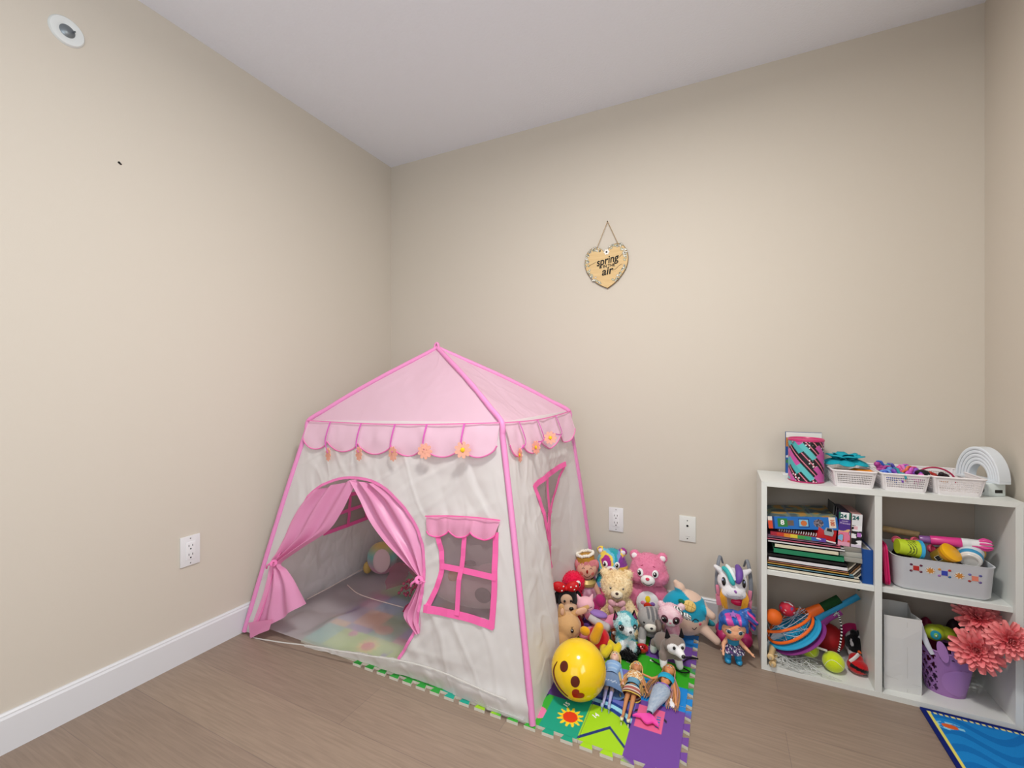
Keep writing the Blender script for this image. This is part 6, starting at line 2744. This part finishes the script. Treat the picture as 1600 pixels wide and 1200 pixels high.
# orange scoop with net
t = thing('net_scoop', 'orange two rimmed scoop with white net and dark green grip on the blue bat', 'scoop', fr_at(HC + n_ * .020).translation)
t.rotation_euler = fr_at(HC).to_euler()
ORG = mat('#ee6a1d', .4, .4)
A, B = .088, .060
for zz, bb in ((-.004, B), (.030, B * .8)):
    bm = bmesh.new()
    P = [Vector((A * math.cos(a) - .004, bb * math.sin(a), zz * (1 - .5 * math.cos(a)))) for a in [2 * PI * i / 60 for i in range(60)]]
    TUBE(bm, P, .0052, 8, closed=True)
    obj('orange_rim', bm, ORG, t)
bm = bmesh.new()
TUBE(bm, [(A - .008, 0, .012), (A + .03, 0, .010), (A + .05, 0, .008)], [.020, .018, .015], 12, flat=.8)
obj('neck', bm, ORG, t)
bm = bmesh.new()
TUBE(bm, [(A + .045, 0, .008), (A + .115, 0, .006)], .0165, 14, flat=.8)
obj('grip', bm, mat('#15401f', .8, .2), t)
bm = bmesh.new()
rnd = random.Random(8)
for k in range(26):
    a0, a1 = rnd.uniform(0, 2 * PI), rnd.uniform(0, 2 * PI)
    p0 = Vector((A * .95 * math.cos(a0), B * .95 * math.sin(a0), rnd.choice((0, .028))))
    p1 = Vector((A * .95 * math.cos(a1), B * .95 * math.sin(a1), rnd.choice((0, .028))))
    m_ = (p0 + p1) / 2 + Vector((rnd.uniform(-.01, .01), rnd.uniform(-.01, .01), -.012))
    TUBE(bm, smoothpath([p0, m_, p1], 6), .0011, 4)
tag(obj('string_net', bm, mat('#c9ccd6', .7), t), kind='stuff')

# hanging teal grip
bm = bmesh.new()
p = at(1344, 932, 1, -.10)
EL(bm, (0, 0, -.018), (.009, .006, .028), (0, R(10), 0))
BX(bm, (0, 0, .012), (.006, .006, .012), bev=.001)
o = tag(obj('bat_grip', bm, mat('#12514a', .5)), 'dark teal grip hanging under the middle board at the right of the lower left cubby', 'grip')
o.location = (p.x, -.10, .336)

# knitted penguin slipper, red slipper, chain, strap, strings, sticks
p = at(1343, 1010, 2, Z0 + .045)
t = thing('penguin_slipper', 'black knitted penguin slipper with white face and orange beak at the right', 'slipper', (p.x - .014, p.y, Z0), R(20))


def peng(c):
    if noise.noise(c * 40 + Vector((1, 2, 3))) > .28 and c.z > .05:
        return '#e6e6e8'
    return '#151417' if c.z > .04 or c.x > -.01 else '#e6e6e8'


b = blob('slipper', [('e', (0, 0, .050), (.030, .040, .048)), ('e', (-.010, -.022, .030), (.026, .026, .028)), ('e', (-.008, -.005, .098), (.012, .012, .010)), ('e', (.014, -.005, .096), (.013, .012, .012))], t, .003, 4, peng)
bm = bmesh.new()
LATHE(bm, [(.0055, 0), (.003, .010), (0, .016)], TRS((-.016, -.048, .048), (R(80), R(-20), 0)), 12)
obj('beak', bm, mat('#e0622a', .7), t)
for q in (-1, 1):
    bm = bmesh.new()
    PRISM(bm, [(-.006, -.006), (.006, -.006), (.006, .006), (-.006, .006)], TRS((q * .015 - .002, -.046, .030), (R(75), 0, R(20 * q))), .002, bev=.0006)
    obj('white_square', bm, mat('#e2e2e2', .9), t)
p = at(1340, 1042, 2, Z0 + .022)
t = thing('red_slipper', 'red knitted slipper with a black band lying at the front right of the cubby', 'slipper', (p.x, p.y, Z0), R(30))
blob('slipper', [('e', (0, 0, .024), (.032, .034, .023)), ('e', (.012, .020, .036), (.024, .022, .022))], t, .003, 4, lambda c: '#141214' if abs(c.z - .024 + c.x * .3) < .006 and c.y < 0 else '#b8141a')
bm = bmesh.new()
TUBE(bm, smoothpath([(-.026, .004, .040), (-.008, .002, .054), (.012, .010, .060)], 5), .0065, 8, flat=.6)
obj('white_cuff', bm, mat('#dedad6', .9), t)
t = thing('bead_chain', 'black and white beaded chain hanging between the red and pink balls', 'chain', at(1310, 960, 1, -.12))
P = smoothpath([Vector(at(x, y, 1, yy)) - t.location for x, y, yy in ((1303, 962, -.13), (1308, 957, -.13), (1312, 966, -.13), (1315, 985, -.135), (1313, 1005, -.14), (1310, 1018, -.15))], 8)
bm = bmesh.new()
for k, q in enumerate(P):
    EL(bm, q, .0036, u=8, v=6, mi=k % 2)
tag(obj('beads', bm, [MATTBLACK, WHITEP], t), kind='stuff')
bm = bmesh.new()
TUBE(bm, [Vector(at(x, y, 1, yy)) for x, y, yy in ((1266, 1005, -.205), (1278, 1012, -.205), (1292, 1017, -.200))], .0042, 8, flat=.6)
tag(obj('white_strap', bm, mat('#cfccc2', .6)), 'short white strap lying across the rear tennis ball', 'strap')
rnd = random.Random(21)
bm = bmesh.new()
for k in range(42):
    x0, y0 = rnd.uniform(2.02, 2.10), rnd.uniform(-.24, -.17)
    P = [Vector((x0, y0, Z0 + rnd.uniform(.002, .035)))]
    for j in range(4):
        P.append(Vector((min(2.25, P[-1].x + rnd.uniform(-.012, .055)), max(-.262, min(-.15, P[-1].y + rnd.uniform(-.035, .03))), Z0 + rnd.uniform(.002, .022 if j > 1 else .034))))
    TUBE(bm, smoothpath(P, 5), rnd.uniform(.0006, .0013), 4)
tag(obj('string_bundle', bm, mat('#c9ccc8', .5, .4)), 'tangled bundle of white strings on the bottom board at the left', 'string', kind='stuff')
for k, (px, py, lab) in enumerate(((1203, 1024, 'pale wooden skipping rope handle, upper of the two at the left side'), (1209, 1036, 'pale wooden skipping rope handle, lower of the two at the left side'))):
    p = at(px, py, 1, -.225)
    t = thing('rope_handle', lab, 'rope handle', (max(2.032, p.x), -.225, Z0 + (.038 if k == 0 else .014)), rot=(R(90), 0, R(-10)))
    bm = bmesh.new()
    LATHE(bm, [(0, -.05), (.010, -.048), (.012, -.02), (.009, .02), (.012, .045), (.008, .05), (0, .05)], seg=16)
    obj('wood', bm, M_WOOD, t)
    bm = bmesh.new()
    LATHE(bm, [(.004, .05), (.004, .058), (0, .058)], seg=10)
    obj('rope_end', bm, mat('#b9ac94', .8), t)
t = thing('paper_fan', 'flat blue and white card standing behind the wooden handles', 'card', (2.060, -.180, Z0), rot=(0, R(0), R(10)))
bm = bmesh.new()
BX(bm, (0, 0, .045), (.075, .003, .080), (0, R(30), 0))
obj('card', bm, mat('#2d6f9e', .5), t, smooth=False)
bm = bmesh.new()
BX(bm, (0, -.002, .045), (.079, .001, .084), (0, R(30), 0))
obj('white_edge', bm, mat('#c9d3da', .5), t, smooth=False)

# ------------------------------------------------------------------ upper right cubby: bin of toys
BX0, BX1 = 2.386, 2.640
bcx = (BX0 + BX1) / 2
t = thing('storage_bin', 'white plastic bin with five colourful stickers in the upper right cubby', 'storage bin', (bcx, -.150, .3722))
STICK = t


def rrect(wx, wy, rc, n=8):
    out = []
    for sx, sy, a0 in ((1, 1, 0), (-1, 1, 90), (-1, -1, 180), (1, -1, 270)):
        for i in range(n + 1):
            a = R(a0 + 90 * i / n)
            out.append((sx * (wx - rc) + rc * math.cos(a), sy * (wy - rc) + rc * math.sin(a)))
    return out


HB = .110
bm = bmesh.new()
prof = [(.108, .078, 0.0), (.116, .086, .002), (.1215, .0915, .010), (.127, .097, HB - .004), (.1295, .0995, HB), (.1255, .0955, HB), (.1185, .0885, .012), (.105, .075, .005)]
rings = [[bm.verts.new((x, y, z_)) for x, y in rrect(a, b_, .028)] for a, b_, z_ in prof]
n = len(rings[0])
for i in range(len(rings) - 1):
    for k in range(n):
        bm.faces.new((rings[i][k], rings[i][(k + 1) % n], rings[i + 1][(k + 1) % n], rings[i + 1][k]))
bm.faces.new(rings[0][::-1])
bm.faces.new(rings[-1])
bmesh.ops.recalc_face_normals(bm, faces=bm.faces[:])
obj('bin_shell', bm, mat('#d9dde2', .4, .4), t, angle=50)


def front(x, z_, off=.0006):
    k = (z_ - .010) / (HB - .014)
    return Vector((x, -(.0915 + .0055 * k) - off, z_))


for i, (x, z_, kind, c1, cc_) in enumerate(((-.070, .078, 'sq', '#b3241f', ['#5a1f3a'] * 4), (-.034, .076, 'disc', '#c8863a', None), (.001, .074, 'sq', '#2f3fa8', ['#c8863a', '#b3241f', '#2a6a9a', '#9a6ab0']), (.037, .072, 'disc', '#c8863a', None), (.074, .070, 'sq', '#e0806a', ['#6a6aa8', '#5a5a9a', '#6a5a9a', '#9a2a2a']))):
    bm = bmesh.new()
    M_ = Matrix.Translation(front(x, z_)) @ HM
    if kind == 'sq':
        PRISM(bm, [(-.0075, -.0075), (.0075, -.0075), (.0075, .0075), (-.0075, .0075)], M_, .0010)
        st_ = obj('gem_sticker', bm, mat(c1, .3, .5), t, smooth=False)
        for (dx, dz), c2 in zip(((-1, 1), (1, 1), (1, -1), (-1, -1)), cc_):
            bm = bmesh.new()
            EL(bm, front(x + dx * .0125, z_ + dz * .0105), (.0042, .0012, .0036), u=12, v=8)
            obj('corner_gem', bm, mat(c2, .25, .5), st_)
        bm = bmesh.new()
        for dx, dz in ((-1, 1), (1, 1), (1, -1), (-1, -1)):
            PRISM(bm, [(dx * .006 - .001, dz * .006), (dx * .006 + .001, dz * .006), (dx * .0115 + .001, dz * .0095), (dx * .0115 - .001, dz * .0095)], M_, .0006)
        obj('gem_link', bm, mat('#d8a08a', .4), st_, smooth=False)
    else:
        PRISM(bm, [(.0125 * math.cos(q), .0105 * math.sin(q)) for q in [2 * PI * j / 28 for j in range(28)]], M_, .0006)
        st_ = obj('disc_sticker', bm, mat('#e8e0d4', .4), t, smooth=False)
        bm = bmesh.new()
        PRISM(bm, [((.0085 + .0022 * math.cos(7 * q)) * math.cos(q), (.0075 + .0018 * math.cos(7 * q)) * math.sin(q)) for q in [2 * PI * j / 56 for j in range(56)]], M_ @ Matrix.Translation((0, 0, .0006)), .0007)
        obj('sticker_flower', bm, mat(c1, .4), st_, smooth=False)
        bm = bmesh.new()
        for j in range(12):
            q = 2 * PI * j / 12
            EL(bm, front(x + .0112 * math.cos(q), z_ + .0094 * math.sin(q), .0012), (.0012, .0006, .0012), u=6, v=4)
        obj('sticker_dots', bm, mat('#3a3a4a', .4), st_)


def cyl(name, label, cat, c, axis, r0, r1, L_, parts, group=None):
    """cylinder things: c centre, axis direction; parts = [(name, material, z0, z1, rscale)]"""
    z_ = Vector(axis).normalized()
    q = z_.to_track_quat('Z', 'Y')
    t = thing(name, label, cat, c, group=group)
    t.rotation_euler = q.to_euler()
    for nm, m, a, b, k in parts:
        bm = bmesh.new()
        ra, rb = (r0 + (r1 - r0) * a) * k, (r0 + (r1 - r0) * b) * k
        za, zb = (a - .5) * L_, (b - .5) * L_
        ns_ = 26 if m is CARD else 1
        mid = [(ra + (rb - ra) * q / ns_, za + .001 + (zb - za - .002) * q / ns_) for q in range(ns_ + 1)]
        LATHE(bm, [(0, za), (ra * .96, za)] + mid + [(rb * .96, zb), (0, zb)], seg=90 if m is CARD else 36)
        o = obj(nm, bm, m, t)
        if m.name in (CARD.name,):
            paint(o, lambda c: '#1b1b1b' if abs(c.z) < .012 and int((c.x + c.z) * 400) % 3 == 0 else '#b9cf2a')
    return t


def tubc(c):
    n = noise.noise(c * 50 + Vector((4, 0, 0)))
    if c.z < -.020 or abs(c.z) < .003:
        return '#c9d92a'
    if math.hypot(c.z - .008, c.y * 1) < .010:
        return '#6a3a2a' if n > 0 else '#efe6d8'
    return '#2f6a2a' if n > .22 else ('#6fb53a' if n > .0 else '#bfd62c')


g = 'modelling dough tubs in the white bin'
p = at(1420, 856, 1, -.215)
t = cyl('dough_tub', 'lime green dough tub lying on its side with a light blue lid', 'tub', p, (.93, .10, -.08), .0245, .0290, .066, [('tub', CARD, 0, .86, 1), ('lid', mat('#36a5d8', .3, .5), .86, 1.0, 1.08)], g)
paint(t.children[0], tubc)
bm = bmesh.new()
EL(bm, (0, 0, 0), (.011, .009, .002))
p2_, n2_ = Vector((-.004, -.0255, -.005)), Vector((0, -1, 0))
p = at(1476, 868, 1, -.212)
t = cyl('dough_tub', 'orange dough tub tilted with a bright yellow lid on top', 'tub', p, (.42, -.52, .62), .0240, .0275, .056, [('tub', mat('#9a7a2a', .4), 0, .62, 1), ('label_band', mat('#cf8a22', .4), .62, .80, 1.01), ('lid', mat('#f5b516', .3, .5), .80, 1.0, 1.10)], g)
bm = bmesh.new()
Q = Matrix.Rotation(R(0), 4, 'Z')
cam_l = (t.rotation_euler.to_matrix().transposed() @ (Vector(CAM_POS) - Vector(p)))
aa = math.atan2(cam_l.y, cam_l.x)
for k in range(9):
    a = aa - .25 + k * .055
    BX(bm, (.0262 * math.cos(a), .0262 * math.sin(a), -.006), (.0010, .0008 if k % 2 else .0014, .014), (0, 0, a), mi=1)
GRID(bm, lambda u, v: Vector((.0258 * math.cos(aa - .32 + .62 * u), .0258 * math.sin(aa - .32 + .62 * u), -.016 + .020 * v)), 12, 2, mi=0)
obj('bar_code_label', bm, [mat('#dcd8c8', .5), MATTBLACK], t, smooth=False)
p = at(1516, 868, 1, -.195)
t = cyl('dough_tub', 'white and blue dough tub lying bottom forward beside the orange tub', 'tub', p, (.30, .86, .36), .0270, .0340, .052, [('bottom_disc', mat('#e9e8e4', .3, .5), 0, .16, 1.0), ('blue_band', mat('#3f93bd', .4), .16, .42, 1.02), ('tub', mat('#d3dfe4', .4), .42, .86, 1.0), ('lid', mat('#d8a648', .4), .86, 1.0, 1.08)], g)
bm = bmesh.new()
LATHE(bm, [(.018, -.0295), (.021, -.0305), (.0245, -.0300), (.0255, -.0285)], seg=32)
obj('foot_ring', bm, mat('#f2f1ee', .3, .5), t)

A, B = at(1436, 842, 1, -.165), at(1544, 852, 1, -.195)
ax = (B - A)
t = cyl('unicorn_wand', 'hot pink tube wand with a white and pink unicorn head end lying across the bin', 'toy wand', (A + B) / 2, ax, .0150, .0160, ax.length, [('purple_cap', mat('#8a5a9a', .2, .5), 0, .17, .85), ('pink_tube', mat('#e0408f', .3, .4), .17, .63, 1.0), ('white_neck', mat('#dfe2e4', .4), .63, .76, .98)])
rm = t.rotation_euler.to_matrix()
L_ = ax.length
blob('unicorn_head', [('c', (0, 0, L_ * .24), (0, 0, L_ * .40), .0155, .014), ('e', (0, .002, L_ * .44), (.014, .013, .020))], t, .002, 2, lambda c: '#e8e8ea' if c.y > -.002 else '#ea5aa0', mat('paint', .4, .4))
bm = bmesh.new()
for k in range(9):
    a = 2 * PI * k / 9
    TUBE(bm, smoothpath([(.008 * math.cos(a), .008 * math.sin(a), L_ * .36), (.017 * math.cos(a), .017 * math.sin(a), L_ * .45), (.012 * math.cos(a), .012 * math.sin(a), L_ * .56)], 4), [.0045, .0045, .004, .004, .004, .0035, .003, .002, .001], 6)
obj('pink_mane', bm, mat('#e94f9e', .4, .4), t)
A, B = at(1380, 826, 1, -.060), at(1437, 836, 1, -.100)
ax = B - A
t = cyl('rolling_pin', 'pale wooden rolling pin at the back of the white bin', 'rolling pin', (A + B) / 2 , ax, .011, .011, ax.length, [('roller', M_WOOD, 0, 1, 1)])
bm = bmesh.new()
EL(bm, (0, 0, ax.length * .5), (.003, .003, .001))
obj('dark_end', bm, mat('#2a1a12', .6), t)
for k, (px, py, col, lab) in enumerate(((1401, 839, '#e0607f', 'round coral pink dough mould at the left of the bin'), (1416, 843, '#f03a9a', 'hot pink round dough mould beside the coral one'), (1428, 840, '#d65a74', 'coral pink dough cutter behind the green tub'), (1453, 852, '#b8405a', 'dark pink dough roller between the green and orange tubs'))):
    p = at(px, py, 1, -.175)
    t = thing('dough_mould', lab, 'dough tool', (p.x, p.y, p.z - .012), rot=(R(70), 0, R(20 * k - 20)), group='dough moulds in the white bin')
    bm = bmesh.new()
    LATHE(bm, [(0, 0), (.013, 0), (.014, .006), (.011, .010), (.010, .006), (0, .005)], seg=20)
    obj('mould_cup', bm, mat(col, .35, .4), t)
    bm = bmesh.new()
    BX(bm, (.024, 0, .003), (.034, .008, .005), bev=.002)
    obj('mould_handle', bm, mat(col, .35, .4), t)
bm = bmesh.new()
rnd = random.Random(12)
for k in range(16):
    BX(bm, (bcx + rnd.uniform(-.085, .085), -.150 + rnd.uniform(-.055, .055), .3722 + rnd.uniform(.028, .075)), (rnd.uniform(.03, .06), rnd.uniform(.02, .05), rnd.uniform(.015, .04)), (rnd.uniform(0, .6), rnd.uniform(0, .6), rnd.uniform(0, 3)), bev=.004)
tag(obj('craft_odds', bm, mat('#2c2228', .6)), 'dark jumble of small craft pieces filling the bottom of the white bin', 'craft pieces', kind='stuff')
# magenta tray at the divider
t = thing('play_tray', 'magenta plastic tray standing on edge against the shelf divider', 'tray', (2.3645, -.150, .3722), rot=(0, R(-4), 0))
bm = bmesh.new()
PRISM(bm, [(x, y + .072) for x, y in rrect(.095, .071, .020)], Matrix.Rotation(R(90), 4, 'Z') @ Matrix.Rotation(R(90), 4, 'X'), .010, bev=.003)
obj('tray_plate', bm, mat('#c01a5c', .35, .4), t, smooth=True)
bm = bmesh.new()
TUBE(bm, [Vector((.012, x, y + .072)) for x, y in rrect(.092, .068, .018)], .0032, 6, closed=True)
obj('tray_lip', bm, mat('#d01f66', .35, .4), t)

# ------------------------------------------------------------------ lower right cubby
t = thing('paper_bag', 'open white paper gift bag in the lower right cubby', 'paper bag', (2.411, -.175, Z0), R(4))
bm = bmesh.new()
w2, dd, hh = .050, .050, .252


def bagring(z_, k=0):
    kx = .0 if z_ > .04 else -.002
    pts = [(-w2, -dd), (0, -dd - .001), (w2, -dd), (w2 - .010 * (z_ / hh), 0), (w2, dd), (0, dd + .001 + .006 * (z_ / hh)), (-w2, dd), (-w2 + .010 * (z_ / hh), 0)]
    return [Vector((x, y, z_ + (.012 if (k and y > 0) else 0))) for x, y in pts]


zz = [0, .03, .06, .10, .14, .18, .22, .252]
rings = [[bm.verts.new(p + Vector((0, .0015 * noise.noise(p * 25), 0))) for p in bagring(z_, i == len(zz) - 1)] for i, z_ in enumerate(zz)]
for i in range(len(rings) - 1):
    for k in range(8):
        bm.faces.new((rings[i][k], rings[i][(k + 1) % 8], rings[i + 1][(k + 1) % 8], rings[i + 1][k]))
bm.faces.new(rings[0][::-1])
bg = solid(obj('bag_body', bm, mat('#d9d9d6', .55, .3), t, smooth=False), .0012, 1)
bm = bmesh.new()
BX(bm, (.012, -dd - .0016, .120), (.0012, .0006, .235))
BX(bm, (0, -dd - .0016, .038), (.096, .0006, .0009), (0, R(10), 0))
obj('bag_folds', bm, mat('#c6c6c2', .6), t, smooth=False)

bm = bmesh.new()
P = smoothpath([at(1437, 968, 1, -.190), at(1441, 985, 1, -.200), at(1448, 1005, 1, -.205), at(1457, 1022, 1, -.205)], 6)
TUBE(bm, P, [.0035 + .0045 * math.sin(PI * min(1, i / (len(P) - 1) * 1.1) * .8) for i in range(len(P))], 10, flat=.45)
tag(obj('plastic_spoon', bm, mat('#dcdfe6', .3, .5)), 'curved white plastic handle between the paper bag and the purple basket', 'handle')

# purple bunny basket
BC = Vector((2.548, -.150, Z0))
t = thing('bunny_basket', 'purple plastic bucket basket with lattice sides and a bunny face panel', 'basket', BC, R(0))
PUR = mat('#a274b0', .35, .4)
HBK = .150


def bk(a, v):
    rx, ry = .050 + .026 * v, .042 + .022 * v
    return Vector((rx * math.cos(a), ry * math.sin(a), HBK * v))


bm = bmesh.new()
NU, NV = 96, 30


def kp(i, j):
    a = 2 * PI * i / NU
    ang = math.degrees((a + 2 * PI) % (2 * PI))
    if 235 < ang < 345 and j < 26:
        return True
    if j < 2 or j > 26:
        return True
    u = (i + j * .8) % 6
    w_ = (i - j * .8) % 6
    return u < 1.6 or w_ < 1.6


GRID(bm, lambda u, v: bk(2 * PI * u, v), NU, NV, keep=kp)
solid(obj('lattice_wall', bm, PUR, t, smooth=False), .0022, 0)
bm = bmesh.new()
TUBE(bm, [bk(2 * PI * i / 60, 1.0) for i in range(60)], .0032, 8, closed=True)
obj('rim', bm, PUR, t)
bm = bmesh.new()
PRISM(bm, [(bk(2 * PI * i / 48, 0).x, bk(2 * PI * i / 48, 0).y) for i in range(48)], None, .003)
obj('base', bm, PUR, t, smooth=False)
bm = bmesh.new()
GRID(bm, lambda u, v: bk(R(290) + R(46) * (u - .5) * 2 * math.sqrt(max(0, 1 - (2 * v - 1) ** 2)) , .06 + .62 * v) * 1.0 + Vector((.3, -1, 0)).normalized() * .003, 24, 20)
obj('bunny_face', bm, mat('#aa7cba', .3, .4), t)
for a_, ln in ((252, .062), (278, .060)):
    bm = bmesh.new()
    base = bk(R(a_), .88)
    PRISM(bm, [(.013 * math.cos(q), .034 * math.sin(q)) for q in [2 * PI * j / 24 for j in range(24)]], Matrix.Translation(base + Vector((-.004, -.003, .024))) @ Matrix.Rotation(R(a_ - 270), 4, 'Z') @ HM @ Matrix.Rotation(R(14), 4, 'Z'), .003, bev=.001)
    obj('bunny_ear', bm, mat('#aa7cba', .3, .4), t)
p = at(1460, 988, 1, -.165)
t = thing('egg_toy', 'lime green toy with a blue ringed eye in the purple basket', 'toy', (p.x, p.y, p.z - .03), R(10))
blob('shell', [('e', (0, 0, .03), (.030, .026, .026)), ('e', (.034, .004, .030), (.028, .024, .022)), ('e', (.018, .004, .045), (.016, .014, .012))], t, .003, 3, '#a3b42a', mat('paint', .35, .4))
feat(t, 'eye_ring', (0, 0, .03), (.030, .026, .026), -18, 5, (.014, .015, .003), '#2a8fa6')
feat(t, 'eye_center', (0, 0, .03), (.030, .026, .026), -18, 5, (.007, .009, .005), '#7fb45a')
feat(t, 'pupil', (0, 0, .03), (.030, .026, .026), -18, 3, (.003, .004, .007), '#d8e4e8')
for px, py, yy, r, col, lab in ((1447, 975, -.085, .028, '#7c1236', 'dark crimson rounded toy at the back of the lower right cubby'), (1490, 978, -.075, .028, '#2e1524', 'dark plum rounded toy behind the purple basket')):
    p = at(px, py, 1, yy)
    t = thing('round_toy', lab, 'toy', (p.x, p.y, Z0))
    bm = bmesh.new()
    hz = p.z + r * .9 - Z0
    EL(bm, (0, 0, hz / 2), (r, r, hz / 2), u=24, v=20)
    obj('body', bm, mat(col, .5), t)

# coral dahlias


def dahlia(label, c, n, R_, seed):
    rnd = random.Random(seed)
    t = thing('silk_dahlia', label, 'silk flower', c)
    q = Vector(n).normalized().to_track_quat('Z', 'Y')
    t.rotation_euler = q.to_euler()
    bm = bmesh.new()
    cols = []
    for ring, (cnt, el, L_, w_) in enumerate(((18, 2, 1.0, .30), (16, 14, .92, .30), (15, 28, .78, .28), (12, 44, .60, .25), (9, 60, .42, .22), (6, 74, .28, .18))):
        for k in range(cnt):
            a = 2 * PI * (k + .5 * ring) / cnt + rnd.uniform(-.08, .08)
            e_ = R(el + rnd.uniform(-7, 7))
            Mk = Matrix.Rotation(a, 4, 'Z') @ Matrix.Rotation(-e_, 4, 'Y') @ Matrix.Rotation(rnd.uniform(-.25, .25), 4, 'X')
            LL, WW = L_ * R_ * rnd.uniform(.88, 1.05), w_ * R_ * rnd.uniform(.9, 1.15)
            b0 = len(bm.verts)

            def fp(u, v, LL=LL, WW=WW, Mk=Mk):
                ww = WW * max(.10, math.sin(PI * min(1, .10 + .82 * v)) ** .55)
                s_ = u - .5
                return Mk @ Vector((.003 + LL * v, s_ * ww, .35 * WW * (abs(s_) * 2) ** 2 * (1 - .3 * v) + .10 * LL * v * v)) + Vector((0, 0, .003 * ring))
            GRID(bm, fp, 5, 7)
            k_ = rnd.uniform(-.12, .12)
            for v in range(8):
                for u in range(6):
                    cols.append(blend('#ea4a60', '#ffaaa8', .15 + .75 * (v / 7) + k_ - .05 * ring))
    o = obj('petals', bm, mat('paint', .65, .25), t, angle=180)
    it = iter(cols)
    paint(o, lambda c: next(it))
    bm = bmesh.new()
    EL(bm, (0, 0, .008), (.006, .006, .008))
    obj('flower_center', bm, mat('#c43a4e', .7), t)
    return t, q


for lab, px, py, yy, nn_, R_, sd, base in (
        ('coral pink silk dahlia facing forward in front of the purple basket', 1526, 1016, -.245, (-.30, -.85, .30), .066, 1, (2.555, -.16, .10)),
        ('coral pink silk dahlia at the top under the shelf board', 1528, 968, -.190, (-.15, -.60, .75), .062, 2, (2.555, -.15, .10)),
        ('coral pink silk dahlia leaning out past the right side of the shelf', 1578, 1001, -.300, (-.10, -.90, .25), .056, 3, (2.57, -.16, .10))):
    c = at(px, py, 1, yy)
    t, q = dahlia(lab, c, nn_, R_, sd)
    bm = bmesh.new()
    inv = q.to_matrix().transposed()
    P = smoothpath([Vector((0, 0, -.001)), Vector((0, 0, -.03)), inv @ (Vector(base) - c)], 6)
    TUBE(bm, P, .0022, 6)
    obj('stem', bm, mat('#3f6a35', .7), t)

# ------------------------------------------------------------------ rug at the lower right
t = thing('kids_rug', 'blue ocean rug with a navy border and yellow dashes on the floor before the shelf', 'rug', (2.445, -.268, 0))
RW_, RD_ = .240, .80
bm = bmesh.new()
BX(bm, (RW_ / 2, -RD_ / 2, .003), (RW_, RD_, .006), bev=.001, seg=1, mi=1)
GRID(bm, lambda u, v: Vector((RW_ * u, -RD_ * v, .0063)), 120, 400)
o = obj('rug_pile', bm, [mat('paint', .95, .1, bump=.5, bscale=700), mat('#14246e', .95)], t, smooth=False)


def rugc(c):
    x, y = c.x, -c.y
    m_ = min(x, y)
    if m_ < .014:
        return '#15246f'
    if m_ < .021:
        if y < x:
            return '#e6dc8a' if (x * 70) % 1 < .6 else '#1c56a8'
        return '#e6dc6a'
    d = math.hypot((x - .050) * .8, (y - .070) * 1.4)
    if d < .016:
        return '#d9622e'
    if d < .027 and noise.noise(c * 80) > -.1:
        return '#8fd0e6'
    if math.hypot(x - .15, y - .25) < .045:
        return '#f0a63a'
    if math.hypot(x - .10, y - .45) < .05:
        return '#e86a8a'
    return '#1f86cf' if math.sin(y * 90 + 3 * math.sin(x * 30)) > -.2 else '#1873bd'


paint(o, rugc)
